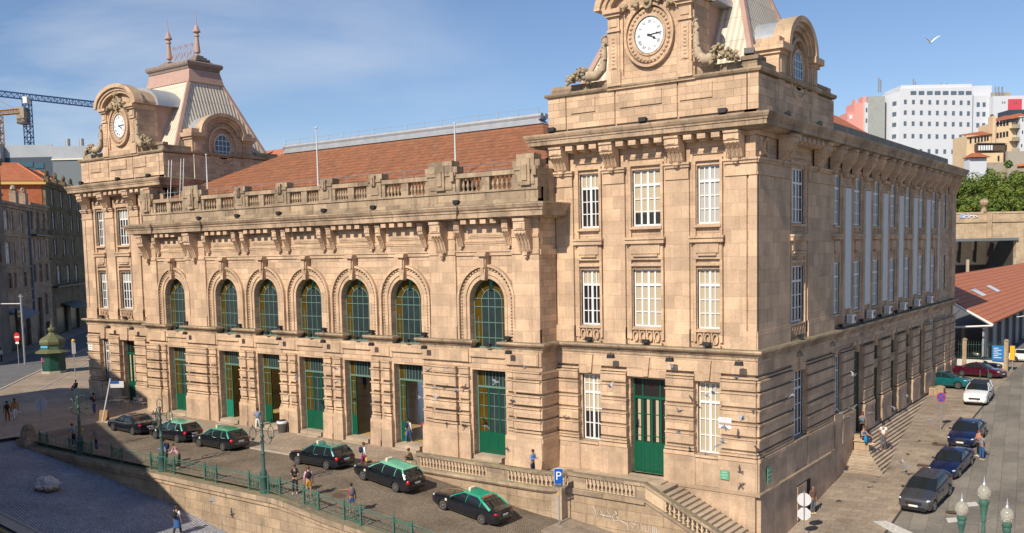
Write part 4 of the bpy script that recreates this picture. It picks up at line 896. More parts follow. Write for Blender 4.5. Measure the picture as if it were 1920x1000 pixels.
sheet('yellow_line', -75, 12, -25.25, -25.1, lambda x, y: zl(x)-.094, plain('yellow_line_paint', (.45, .30, .04), .8, noise_amt=.5, nscale=4), 60, 1)
sheet('side_pavement', 0, 5.6, -20, 70, zs, FLAG, 6, 60)
sheet('side_street', 5.6, 60, -20, 130, lambda x, y: zs(x, y)-.02, FLAGG, 12, 90)
sheet('yard', -60, 60, 56.5, 220, lambda x, y: -7.95 if x < 0 else zs(x, y)-.03, ASPH, 6, 10)
sheet('channel', 5.6, 5.75, -20, 45, lambda x, y: zs(x, y)+.004, plain('dark_joint', (.05, .045, .04), .9), 1, 60)
WORN = plain('worn_white', (.5, .48, .44), .8, noise_amt=.4, nscale=5)
for q, (x, y) in enumerate([(9.3, 12.4), (8.9, 9.6)]):
    m = MB(); m.add([*[(x+a, y+b, zs(x+a, y+b)+.0) for a, b in ((-.5, .1), (.25, .55), (.55, -.1), (-.2, -.6))]], [(0, 1, 2, 3)]); m.build('road_marking', WORN, kind='structure')
m = MB(); m.add([(4.5, 7.9, zs(4.5, 7.9)+.02), (5.3, 8.2, zs(5, 8.2)+.02), (8.0, 6.2, zs(8, 6.2)+.02), (7.2, 5.4, zs(7.2, 5.4)+.02)], [(0, 1, 2, 3)]); m.build('road_marking', WORN, kind='structure')
RUST = plain('rusty_iron', (.11, .065, .045), .7, noise_amt=.3, nscale=8)
for (x, y, fz, r) in [(8.6, 10.8, lambda x, y: zs(x, y), .42), (-22.0, -12.5, lambda x, y: zf(x), .42)]:
    m = MB(); m.disc(x, y, r, r, 0, .0, 20, F=lambda a, b, c: (a, c, fz(a, c)+.006)) if 0 else m.add([(x+r*cos(2*pi*i/20), y+r*sin(2*pi*i/20), fz(x+r*cos(2*pi*i/20), y)+.012) for i in range(20)], [tuple(range(20))])
    tag(m.build('manhole_cover', RUST), 'round rusty manhole cover beside the grey hatchback' if x > 0 else 'round rusty manhole cover in the cobbled taxi road', 'manhole cover')
for x, y, lb in [(5.0, 19.6, 'rectangular rusty iron grate beside the foot of the side steps'), (4.9, 25.2, 'small rusty iron cover beside the no stopping sign')]:
    m = MB(); m.box(x-.45, x+.45, y-.3, y+.3, zs(x, y)+.0, zs(x, y)+.045); tag(m.build('drain_grate', RUST), lb, 'drain cover')
# ================================================================ RETAINING WALL, RAILING, LAMPS
rw = empty('retaining_wall', (-30, -15.3, -12), label='stained granite retaining wall with mossy coping below the green railing', cat='wall')
def prism_z(mb, xs, y0, y1, fb, ft):
    vs = []; fs = []
    for x in xs: vs += [(x, y0, fb(x)), (x, y1, fb(x)), (x, y1, ft(x)), (x, y0, ft(x))]
    n = len(xs)
    for i in range(n-1):
        a, b = 4*i, 4*i+4
        for k in range(4): fs.append((a+k, a+(k+1) % 4, b+(k+1) % 4, b+k))
    fs += [(0, 1, 2, 3), (4*n-4, 4*n-1, 4*n-2, 4*n-3)]; mb.add(vs, fs)
def PP(mb, name, mat, root, smooth=False):
    o = mb.build(name, mat, None, smooth); o.parent = root; o.matrix_parent_inverse = Matrix.Translation(-Vector(root.location)) if root.rotation_euler.z == 0 else root.matrix_basis.inverted(); return o
xs = [-55+i*.99 for i in range(62)]
m = MB(); prism_z(m, xs, -15.5, -14.9, lambda x: -17, lambda x: zc(x)-.32); PP(m, 'wall_face', STL, rw)
m = MB(); prism_z(m, xs, -15.72, -14.75, lambda x: zc(x)-.34, lambda x: zc(x)-.02); PP(m, 'coping', STW, rw)
m = MB(); prism_z(m, xs, -15.6, -15.5, lambda x: zc(x)-.62, lambda x: zc(x)-.34); PP(m, 'moulding', STL, rw)
m = MB(); m.frus((-55.6, -53.9, -16.0, -14.5), -9.4, (-55.5, -54.0, -15.9, -14.6), -8.2); m.frus((-55.35, -54.15, -15.7, -14.8), -8.2, (-55.2, -54.3, -15.6, -14.9), -7.45); m.blob((-54.75, -15.25, -7.3), .5, 10, 7, .1, (1, .9, .62), 4); PP(m, 'end_pedestal', STW, rw)
rl = empty('iron_railing', (-30, -15.0, -8.6), label='green cast iron railing with ornate panels along the retaining wall', cat='railing')
ORN = [(-53.4, -52.2), (-48.9, -47.65), (-46.95, -45.75), (-43.0, -41.7), (-38.1, -37.05), (-36.35, -35.3), (-31.9, -30.7), (-27.35, -26.25), (-25.5, -24.4), (-22.25, -21.0), (-18.85, -17.5), (-14.95, -13.6), (-11.2, -9.9), (-7.5, -6.2)]
YR = -15.05
def zr(x): return zc(x)-.02
for a, b in ORN:
    z = (zr(a)+zr(b))/2; F = Fc('front', YR); sl_ = (zr(b)-zr(a))/(b-a)
    G = lambda s, d, q, a=a, sl_=sl_, F=F: F(s, d, q+zr(a)+sl_*(s-a))
    m = MB(G); c = (a+b)/2; r = min(.34, (b-a)/2-.12)
    m.ring(c, .52, r, r, .035, -.02, .02, n=16); m.ring(c, .52, r*.45, r*.45, .03, -.02, .02, n=10)
    for i in range(6): t = pi/3*i+.3; m.tube([(c+r*.45*cos(t), 0, .52+r*.45*sin(t)), (c+r*.8*cos(t+.35), 0, .52+r*.8*sin(t+.35)), (c+r*cos(t), 0, .52+r*sin(t))], .018, 4)
    for sx in (-1, 1):
        for sz in (-1, 1): m.ring(c+sx*(b-a)*.38, .52+sz*.36, .08, .08, .025, -.02, .02, n=8)
    m.box(a, b, -.025, .025, .97, 1.02); m.box(a, b, -.025, .025, .86, .90); m.box(a, b, -.025, .025, .08, .13)
    PP(m, 'ornate_panel', IRON, rl)
    for x in (a, b):
        m = MB(Fc('front', YR)); z = zr(x); m.box(x-.055, x+.055, -.055, .055, z, z+1.08); m.box(x-.085, x+.085, -.085, .085, z, z+.14); m.lathe([(.09, 0), (.03, .06), (.06, .12), (.01, .2)], (x, 0, z+1.08), 6); m.tube([(x, -.05, z+.1), (x, -.3, z+.02)], .02, 4); PP(m, 'post', IRON, rl)
E_ = [q for ab in ORN for q in ab]
for a, b in zip(E_[1:-1:2], E_[2::2]):
    if b-a < .9: continue
    m = MB(); n = max(2, round((b-a)/.62))
    for h, r in ((1.0, .028), (.84, .018), (.46, .014), (.12, .02)): m.tube([(a+(b-a)*i/6, YR, zr(a+(b-a)*i/6)+h) for i in range(7)], r, 4)
    for i in range(1, n): x = a+(b-a)*i/n; m.tube([(x, YR, zr(x)+.1), (x, YR, zr(x)+1.0)], .013, 4)
    PP(m, 'rail_section', IRON, rl)
def lamp_post():
    t = empty('street_lamp', (0, 0, 0)); m = MB()
    m.lathe([(.30, 0), (.30, .12), (.24, .16), (.22, .9), (.27, .96), (.27, 1.04), (.17, 1.12), (.20, 1.3), (.12, 1.5), (.10, 2.4), (.14, 2.44), (.14, 2.52), (.095, 2.58), (.085, 3.5), (.13, 3.55), (.13, 3.62), (.08, 3.68), (.07, 4.25), (.12, 4.35), (.06, 4.45)], n=14); PP(m, 'pole', IROND, t, 45)
    for i, a in enumerate((0, 2*pi/3, 4*pi/3)):
        m = MB(); u = Vector((cos(a+.5), sin(a+.5), 0)); P = lambda r, z: tuple(u*r+Vector((0, 0, z)))
        m.tube([P(.07, 3.35), P(.22, 3.12), P(.48, 3.10), P(.62, 3.30), P(.64, 3.42)], .03, 6)
        m.tube([P(.62+.21*cos(k*pi/9), 3.82+.40*sin(k*pi/9)) for k in range(18)], .028, 5, closed=True)
        m.tube([P(.08, 3.95), P(.42, 3.9)], .02, 4); m.tube([P(.62, 3.45), P(.62, 4.2)], .012, 4); m.blob(P(.62, 3.52), .08, 6, 5, 0); m.blob(P(.62, 4.3), .055, 6, 5, 0); m.tube([P(.62, 4.3), P(.62, 4.42)], .012, 4)
        PP(m, 'lamp_bracket', IROND, t)
    m = MB(); m.tube([(.22*cos(k*pi/9), 0, 4.72+.36*sin(k*pi/9)) for k in range(18)], .028, 5, closed=True); m.tube([(0, 0, 4.4), (0, 0, 5.2)], .012, 4); m.tube([(-.2, 0, 4.72), (.2, 0, 4.72)], .012, 4); m.blob((0, 0, 4.48), .08, 6, 5, 0); PP(m, 'top_wreath', IROND, t)
    return t
lp = lamp_post()
for i, (x, lb) in enumerate([(-47.3, 'green iron lamp post with wreath rings, in shade beside the two leaning men'), (-36.7, 'green iron lamp post with wreath rings, beside the man in the pink shirt'), (-25.9, 'green iron lamp post with wreath rings, nearest to the two standing women')]):
    o = lp if i == 0 else copytree(lp); o.location = (x, -15.05, zc(x)-.03); o.rotation_euler.z = (.9, .3, -.15)[i]; tag(o, lb, 'street lamp', 'green lamp posts on the railing')
# globe lamp in the near right corner
gl = empty('globe_street_lamp', (0, 0, 0), label='green candelabra lamp with three clear glass globes in the near corner', cat='street lamp')
GLOBE = newmat('globe_glass'); b_ = GLOBE[2]; b_.inputs['Base Color'].default_value = (.62, .60, .52, 1); b_.inputs['Roughness'].default_value = .12; b_.inputs['Transmission Weight'].default_value = .55; b_.inputs['IOR'].default_value = 1.25; b_.inputs['Alpha'].default_value = .82; GLOBE = GLOBE[0]
def gpt(u, v, D): return dep(u, v, D)
DG = 26.0
tops = [(1803, 968, .0), (1845, 938, .0), (1888, 981, .0)]                      # globe foot of each arm
cpos = []
for i, (u, v, _) in enumerate(tops):
    P0 = gpt(u, v, DG-.35*(i == 2)+.3*(i == 0)+(.15 if i == 1 else 0)); cpos.append(P0); sc = 1.0
    gl.location = gl.location
gx = (cpos[0]+cpos[2])/2; gl.location = (cpos[1].x, cpos[1].y, zs(cpos[1].x, cpos[1].y)-.2 if cpos[1].x > 0 else -13)
for i, P0 in enumerate(cpos):
    m = MB(); m.lathe([(.07, 0), (.10, .03), (.155, .10), (.185, .20), (.175, .30), (.12, .39), (.06, .44)], tuple(P0), 18); PP(m, 'globe', GLOBE, gl, 60)
    m = MB(); m.lathe([(.05, .43), (.07, .45), (.05, .49), (.03, .53), (.035, .57), (.012, .62), (.004, .72)], tuple(P0), 10); PP(m, 'globe_finial', GALV, gl, 50)
    m = MB(); z = -.03; m.lathe([(.05, -.62), (.045, -.50), (.06, -.44), (.10, -.24), (.12, -.2), (.10, -.12), (.13, -.09), (.13, -.02), (.06, .02)] if i != 1 else [(.06, -3.6), (.05, -.75), (.05, -.62), (.075, -.6), (.06, -.5), (.10, -.22), (.11, -.14), (.135, -.1), (.135, -.02), (.06, .02)], tuple(P0), 12); PP(m, 'lamp_cup', IRON, gl, 45)
    if i != 1: m = MB(); m.tube([(P0.x, P0.y, P0.z-.6), (P0.x, P0.y, P0.z-.9), (P0.x*.5+cpos[1].x*.5, P0.y*.5+cpos[1].y*.5, P0.z-1.25), (cpos[1].x, cpos[1].y, P0.z-1.2)], .04, 6); PP(m, 'arm', IRON, gl)
m = MB(); q = cpos[1]; m.lathe([(.25, gl.location.z-q.z), (.22, gl.location.z-q.z+1), (.10, gl.location.z-q.z+1.4), (.07, -3.4)], tuple(q), 12); PP(m, 'pole', IRON, gl, 45)
# ================================================================ TERRACE
tr = empty('terrace', (-10, -3, -8.4), label='stone terrace with pierced balustrade and stairs in front of the right pavilion', cat='terrace')
m = MB(); path = [(-23.2, -5.3), (-22.6, -5.4), (-12.3, -5.4), (-11.4, -5.32), (-10.75, -5.1), (-10.4, -4.8), (-10.28, -4.5), (-10.25, -4.0)]
def tpath(o): return [(x, y-o) for x, y in path]
m.sweep(path, [(-.4, -12.4), (0, -12.4), (0, -8.75), (-.4, -8.75)]); PP(m, 'terrace_wall', STL, tr)
m = MB(); m.sweep(path[1:], [(-.4, -8.75), (.12, -8.75), (.2, -8.62), (.12, -8.45), (0, -8.38), (-.4, -8.38)]); PP(m, 'terrace_cornice', STW, tr)
m = MB(); m.sweep([(-21.9, -5.4)]+path[2:], [(-.32, -7.68), (.06, -7.68), (.08, -7.54), (0, -7.48), (-.32, -7.48)]); m.sweep([(-23.2, -5.3), (-21.9, -5.4)], [(-.5, -8.38), (.05, -8.38), (.05, -8.12), (-.5, -8.12)]); PP(m, 'balustrade_coping', STW, tr)
m = MB(); prism_z(m, [-23.2, -20, -16, -10.3], -5.2, 0.5, lambda x: -12.5, lambda x: -8.43); m.box(-10.3, -4.9, -4.5, .5, -12.9, -8.45); PP(m, 'terrace_floor', STP, tr)
m = MB(); m.box(-10.25, -4.9, -4.6, -4.3, -12.9, -8.75); PP(m, 'terrace_wall', STL, tr)
m = MB(); m.box(-10.2, -4.9, -4.74, -4.3, -8.75, -8.42); PP(m, 'terrace_cornice', STW, tr)
m = MB(); m.box(-10.2, -4.9, -4.68, -4.3, -7.68, -7.48); PP(m, 'balustrade_coping', STW, tr)
m = MB(); m.box(-10.2, -8.95, -4.6, -4.34, -8.42, -7.68); m.box(-5.6, -4.9, -4.6, -4.34, -8.42, -7.68); m.box(-15.9, -14.25, -5.38, -5.1, -8.38, -7.68); m.box(-21.9, -21.6, -5.38, -5.1, -8.38, -7.68); PP(m, 'balustrade_pier', STW, tr)
def pierced(pts, zb, zt, root):
    # row of double-oval balusters following pts [(x,y)]
    tot = 0; segs = []
    for a, b in zip(pts, pts[1:]): l_ = hypot(b[0]-a[0], b[1]-a[1]); segs.append((tot, l_, a, b)); tot += l_
    n = int(tot/.27); m = MB()
    for i in range(n+1):
        s = tot*i/n
        for t0, l_, a, b in segs:
            if s <= t0+l_+1e-6: break
        k = (s-t0)/l_; x = a[0]+(b[0]-a[0])*k; y = a[1]+(b[1]-a[1])*k; zz0 = zb(x) if callable(zb) else zb; zz1 = zt(x) if callable(zt) else zt; H = zz1-zz0
        ux, uy = (b[0]-a[0])/l_, (b[1]-a[1])/l_
        F = lambda s_, d, z, x=x, y=y, ux=ux, uy=uy: (x+ux*s_+uy*d, y+uy*s_-ux*d, z)
        w = .045; m.add([(q, d, zz0+h*H) for h, q_ in ((0, .12), (.12, .05), (.38, .045), (.5, .09), (.62, .045), (.88, .05), (1, .12)) for q, d in ((-q_, -.06), (q_, -.06), (q_, .06), (-q_, .06))], [tuple(4*k_+c for c in (0, 1, 5, 4)) for k_ in range(6)]+[tuple(4*k_+c for c in (1, 2, 6, 5)) for k_ in range(6)]+[tuple(4*k_+c for c in (2, 3, 7, 6)) for k_ in range(6)]+[tuple(4*k_+c for c in (3, 0, 4, 7)) for k_ in range(6)], F=F)
    PP(m, 'pierced_balustrade', STP2, root)
STP2 = stone('balustrade_stone', (.60, .45, .30), (.57, .42, .28), (.4, .3, .2), bw=2, bh=3, mort=.002)
pierced([(-21.55, -5.3), (-15.95, -5.3)], -8.38, -7.68, tr); pierced([(-14.2, -5.3), (-12.3, -5.3), (-11.4, -5.22), (-10.8, -5.02), (-10.5, -4.75), (-10.38, -4.45), (-10.35, -4.1)], -8.38, -7.68, tr); pierced([(-8.9, -4.5), (-5.65, -4.5)], -8.42, -7.68, tr)
# stair down to the right
def zsr(x): return -7.5-.475*(x+5.0)
m = MB(); prism_z(m, [-4.9, 1.5], -4.6, -4.3, lambda x: -13.5, lambda x: zsr(x)-1.02); PP(m, 'stair_wall', STL, tr)
m = MB(); prism_z(m, [-4.9, 1.5], -4.72, -4.28, lambda x: zsr(x)-1.04, lambda x: zsr(x)-.86); PP(m, 'terrace_cornice', STW, tr)
m = MB(); prism_z(m, [-4.9, 1.5], -4.68, -4.26, lambda x: zsr(x)-.16, lambda x: zsr(x)+.04); PP(m, 'balustrade_coping', STW, tr)
m = MB(); prism_z(m, [-4.9, -3.7], -4.6, -4.34, lambda x: zsr(x)-.86, lambda x: zsr(x)-.16); PP(m, 'balustrade_pier', STP2, tr)
pierced([(-3.65, -4.5), (1.4, -4.5)], lambda x: zsr(x)-.86, lambda x: zsr(x)-.16, tr)
for i in range(22): m = MB(); x = -4.75+i*.335; m.box(x-.02, x+.36, -4.3, -.45, -13, -8.45-.158*(i+1)); PP(m, 'stair_step', STP, tr)
m = MB(); m.box(-8.6, -5.6, -1.25, .1, -8.45, -8.36) ; PP(m, 'doorstep', STP, tr)
# pavement at the terrace foot
sheet('foot_pavement', -10.2, 3, -7.6, -4.6, lambda x, y: zf(x)+.12, FLAG, 14, 2, thick=.3)
# ================================================================ SIDE STEPS
ss = empty('entrance_steps', (1.5, 30, -9.5), label='long flight of stone entrance steps along the shaded side of the station', cat='steps')
for i in range(13):
    m = MB(); z = -10.48+.155*i; y0 = 16.5+(.29*i if i < 8 else 2.75); x1 = 3.05-.225*i; m.box(-.1 if i < 8 else .0, x1, y0, 43.4-.0*i, z-1.2, z); m.box(-.1, x1+.03, y0-.03, 43.4, z-.05, z+.001); PP(m, 'step', STP, ss)
m = MB(); m.box(.28, 1.35, 18.7, 19.15, -10.3, -8.65); m.frus((.2, 1.45, 18.6, 19.25), -8.65, (.4, 1.2, 18.7, 19.15), -8.42); m.box(.28, .7, 18.7, 19.15, -8.6, -8.15); PP(m, 'end_pedestal', STL, ss)
m = MB(); m.box(.3, 1.6, 43.4, 44.3, -9.3, -7.9); m.blob((1.2, 43.85, -7.85), .5, 10, 7, .05, (1, .8, .4)); PP(m, 'end_pedestal', STL, ss)
# ================================================================ CARS
def paint(name, col, metallic=0.0, rough=.25): return plain(name, col, rough, metallic, noise_amt=0, coat=1.0)
CBLACK = paint('black_car_paint', (.006, .008, .014)); TMINT = paint('mint_green_paint', (.14, .50, .33)); TGREEN = paint('taxi_green_paint', (.006, .33, .19)); TTEAL = paint('teal_green_paint', (.006, .20, .17))
CGREY = paint('graphite_car_paint', (.10, .10, .11), .6, .35); CNAVY = paint('navy_car_paint', (.006, .014, .065), .3); CWHITE = paint('white_car_paint', (.78, .78, .76)); CTEAL = paint('petrol_car_paint', (.004, .15, .16), .4); CBURG = paint('burgundy_car_paint', (.085, .004, .022), .3); CSILV = paint('silver_car_paint', (.35, .36, .37), .8, .3)
CGL = plain('car_glass', (.014, .018, .02), .04, noise_amt=0, spec=.7); TYRE = plain('tyre_rubber', (.015, .015, .016), .8, noise_amt=0); RIM = plain('alloy_rim', (.55, .56, .58), .3, .9, noise_amt=0)
CHROME = plain('chrome', (.6, .6, .62), .15, 1, noise_amt=0); HLIGHT = plain('headlight_glass', (.62, .66, .68), .08, .2, noise_amt=0); TLIGHT = plain('tail_light_red', (.50, .008, .012), .15, noise_amt=0); PLATE = plain('number_plate', (.72, .72, .70), .5, noise_amt=0); BPLAST = plain('black_plastic', (.02, .02, .022), .5, noise_amt=0)
CREAM = plain('cream_plastic', (.72, .68, .50), .4, noise_amt=0); YEL = plain('yellow_plastic', (.75, .42, .02), .4, noise_amt=0)
STY = {  # L, W, H, belt line, windscreen base/top, rear roof/rear base, wheelbase front/rear
 'sedan': dict(L=4.95, W=1.88, H=1.46, top=[(2.47, .62), (2.42, .76), (2.2, .85), (1.7, .93), (1.15, .98), (.6, .96), (-.6, .97), (-1.3, 1.02), (-1.75, 1.06), (-2.3, 1.02), (-2.44, .90), (-2.47, .6)], g=(1.12, .28, -.80, -1.72), wb=(1.48, -1.46)),
 'estate': dict(L=4.75, W=1.82, H=1.50, top=[(2.37, .62), (2.32, .77), (2.1, .86), (1.7, .93), (1.15, .98), (.6, .96), (-.6, .99), (-1.3, 1.02), (-1.9, 1.04), (-2.2, 1.02), (-2.35, .92), (-2.37, .6)], g=(1.14, .34, -1.78, -2.22), wb=(1.42, -1.38)),
 'fast': dict(L=4.85, W=1.83, H=1.47, top=[(2.42, .62), (2.38, .77), (2.15, .86), (1.7, .93), (1.15, .98), (.6, .96), (-.6, .99), (-1.3, 1.03), (-1.9, 1.05), (-2.3, 1.01), (-2.40, .90), (-2.42, .6)], g=(1.14, .32, -1.05, -2.08), wb=(1.45, -1.42)),
 'hatch': dict(L=4.06, W=1.74, H=1.46, top=[(2.03, .64), (1.98, .80), (1.8, .89), (1.4, .94), (1.0, 1.02), (.5, .99), (-.6, 1.02), (-1.3, 1.06), (-1.7, 1.06), (-1.95, .98), (-2.03, .62)], g=(1.0, .15, -1.35, -1.88), wb=(1.28, -1.26)),
 'suv': dict(L=4.42, W=1.82, H=1.54, top=[(2.21, .60), (2.17, .80), (1.95, .92), (1.5, 1.0), (1.05, 1.08), (.5, 1.05), (-.6, 1.08), (-1.3, 1.12), (-1.8, 1.12), (-2.15, 1.0), (-2.21, .66)], g=(1.05, .25, -1.4, -2.0), wb=(1.36, -1.34)),
}
def rrect(x0, x1, w, z, n=5, rf=.35, rr=.35):
    pts = []
    for (cx, sx, r) in ((x0, 1, rf), (x1, -1, rr)):
        for k in range(n+1):
            a = pi/2*k/n
            if sx == 1: pts.append((cx-r+r*sin(pi/2-a+0) if 0 else cx-r+r*sin(a+0), 0, 0)) if 0 else None
    out = []
    for k in range(n+1): a = -pi/2+pi/2*k/n*1.0; out.append((x0-rf+rf*cos(a), -(w-rf*.45)+rf*.45*sin(a), z))
    for k in range(n+1): a = pi/2*k/n; out.append((x0-rf+rf*cos(a), (w-rf*.45)+rf*.45*sin(a), z))
    for k in range(n+1): a = pi/2+pi/2*k/n; out.append((x1+rr+rr*cos(a), (w-rr*.45)+rr*.45*sin(a), z))
    for k in range(n+1): a = pi+pi/2*k/n; out.append((x1+rr+rr*cos(a), -(w-rr*.45)+rr*.45*sin(a), z))
    return out
CARM = {}
def car_meshes(sty):
    if sty in CARM: return CARM[sty]
    d = STY[sty]; L_, W_, H_ = d['L'], d['W'], d['H']; top = d['top']; X0 = L_/2
    xs = sorted({p[0] for p in top}|{X0-.1, -X0+.1, 2.0, .9, .3, 0, -.3, -.9, -1.5, d['wb'][0]+.4, d['wb'][0]-.4, d['wb'][1]+.4, d['wb'][1]-.4}, reverse=True); xs = [x for x in xs if abs(x) <= X0]
    tt = sorted([(p[0], p[1]) for p in top]); m = MB(); vs = []; fs = []; rings = []
    for x in xs:
        t = lerp_tab(tt, x); e = abs(x)/X0; w = W_/2*(1-.05*e**2-.13*max(0, (e-.86)/.14)**2.2); b = .20+.12*max(0, (e-.86)/.14)
        pr = [(w*.90, b), (w*.985, b+.10), (w, .50 if t > .6 else .45), (w*.99, min(t-.14, .78)), (w*.955, t-.06), (w*.84, t-.008), (w*.4, t+.02)]
        ring = [(x, y, z) for y, z in pr]+[(x, -y, z) for y, z in reversed(pr)]; rings.append(ring)
    q = len(rings[0])
    for r in rings: vs += r
    for i in range(len(rings)-1):
        for k in range(q): fs.append((i*q+k, i*q+(k+1) % q, (i+1)*q+(k+1) % q, (i+1)*q+k))
    fs += [tuple(range(q)), tuple((len(rings)-1)*q+k for k in range(q))[::-1]]; m.add(vs, fs)
    me = m.mesh('tmp', None, 50); o = bpy.data.objects.new('tmp', me); COL.objects.link(o); cut = []
    for wx in d['wb']:
        for s in (-1, 1):
            c = MB(); c.add([(wx+.375*cos(2*pi*k/24), yy, .33+.375*sin(2*pi*k/24)) for yy in (s*(W_/2-.24), s*(W_/2+.1)) for k in range(24)], [tuple(range(24)), tuple(range(47, 23, -1))]+[(k, (k+1) % 24, 24+(k+1) % 24, 24+k) for k in range(24)])
            co_ = bpy.data.objects.new('tmp', c.mesh('tmp', None)); COL.objects.link(co_); cut.append(co_); mo = o.modifiers.new('b', 'BOOLEAN'); mo.object = co_; mo.operation = 'DIFFERENCE'; mo.solver = 'EXACT'
    dg = bpy.context.evaluated_depsgraph_get(); body = bpy.data.meshes.new_from_object(o.evaluated_get(dg)); body.polygons.foreach_set('use_smooth', [True]*len(body.polygons)); body.set_sharp_from_angle(angle=radians(35))
    for c in cut+[o]: bpy.data.objects.remove(c)
    xw0, xr0, xr1, xb = d['g']; zb = lerp_tab(tt, xw0)-.03; wl = W_/2*.90; wr = W_/2*.70
    A = rrect(xw0, xb, wl, zb+.02, rf=.22, rr=.2); B = rrect((xw0+xr0*1.1)/2.1, (xb+xr1)/2, (wl+wr)/2+.03, (zb+H_)/2+.03, rf=.25, rr=.22); Cc_ = rrect(xr0, xr1, wr, H_-.035, rf=.3, rr=.2)
    g = MB(); n = len(A); g.add(A+B+Cc_, [(i, (i+1) % n, n+(i+1) % n, n+i) for i in range(n)]+[(n+i, n+(i+1) % n, 2*n+(i+1) % n, 2*n+i) for i in range(n)]+[tuple(range(2*n, 3*n))]); glass = g.mesh('glass', CGL, 50)
    r = MB(); D2 = rrect(xr0-.12, xr1+.1, wr*.8, H_+.005, rf=.25, rr=.2); E2_ = [(x*.0+(xr0+xr1)/2+(x-(xr0+xr1)/2)*.5, y*.5, H_+.02) for x, y, z in D2]; C3 = [(x, y*1.02, z-.02) for x, y, z in Cc_]
    r.add(C3+[(x, y*1.0, z+.02) for x, y, z in Cc_]+D2+E2_, [(k*n+i, k*n+(i+1) % n, (k+1)*n+(i+1) % n, (k+1)*n+i) for k in range(3) for i in range(n)]+[tuple(range(3*n, 4*n))]); roof = r.mesh('roof', None, 60)
    pl = []
    def pil(a, b, c, w_):
        k = MB(); k.tube([a, b, c], [w_, w_*.85, w_*.7], 4); pl.append(k)
    for s in (-1, 1):
        i0 = 2 if s == -1 else 2*6-3; f_ = lambda P, i: (P[i][0]+.005, P[i][1]*1.012, P[i][2])
        i0 = 1 if s == -1 else 10; pil(f_(A, i0), f_(B, i0), f_(Cc_, i0), .045)
        i1 = 22 if s == -1 else 13; pil(f_(A, i1), f_(B, i1), f_(Cc_, i1), .07 if sty in ('estate', 'hatch', 'suv') else .10)
        pil((-.12, s*wl*.985, zb), (-.16, s*((wl+wr)/2+.032), (zb+H_)/2+.03), (-.22, s*wr, H_-.03), .03)
        pil((-1.15, s*wl*.99, zb), (-1.18, s*((wl+wr)/2+.03), (zb+H_)/2+.03), (-1.2+.1*(sty == 'sedan'), s*wr*.98, H_-.03), .035)
    pillars = [k.mesh('pillar', None) for k in pl]
    seam = MB()
    for s in (-1, 1):
        y = s*W_/2*.997
        for x in (.95, -.15, -1.12): seam.box(x-.008, x+.008, y-.012, y+.006, .32, .82)
        seam.box(-1.12, .95, y-.012, y+.006, .30, .32)
    seam = seam.mesh('door_seams', BPLAST)
    CARM[sty] = (body, glass, roof, pillars, seam); return CARM[sty]
def wheel_meshes():
    if 'w' in CARM: return CARM['w']
    t = MB(); F = lambda x, y, z: (x, z, y); t.lathe([(.20, -.10), (.30, -.105), (.33, -.08), (.335, 0), (.33, .08), (.30, .105), (.20, .10)], (0, 0, 0), 24, F=F); tm = t.mesh('tyre', TYRE, 40)
    r = MB(); r.ring(0, 0, .19, .19, .03, -.108, .108, n=24, F=lambda a, d, z: (a, d, z))
    for s in (-1, 1):
        for k in range(7): a = 2*pi*k/7; r.add([(cos(a+q)*rr, s*y_, sin(a+q)*rr) for q, rr, y_ in ((-.22, .05, .10), (.22, .05, .10), (.10, .20, .107), (-.10, .20, .107))]+[(cos(a+q)*rr, s*.06, sin(a+q)*rr) for q, rr in ((-.22, .05), (.22, .05), (.10, .20), (-.10, .20))], [(0, 1, 2, 3), (0, 4, 5, 1), (1, 5, 6, 2), (2, 6, 7, 3), (3, 7, 4, 0)])
    r.disc(0, 0, .055, .055, -.108, .108, 12, F=lambda a, d, z: (a, d, z)); rm = r.mesh('rim', RIM)
    d = MB(); d.disc(0, 0, .19, .19, -.05, .05, 20, F=lambda a, d, z: (a, d, z)); dm = d.mesh('brake_disc', BPLAST)
    CARM['w'] = (tm, rm, dm); return CARM['w']
def ob(name, me, mat=None, parent=None, loc=(0, 0, 0)):
    if mat: me = me.copy(); me.materials.clear(); me.materials.append(mat)
    o = bpy.data.objects.new(name, me); COL.objects.link(o); o.parent = parent; o.location = loc; return o
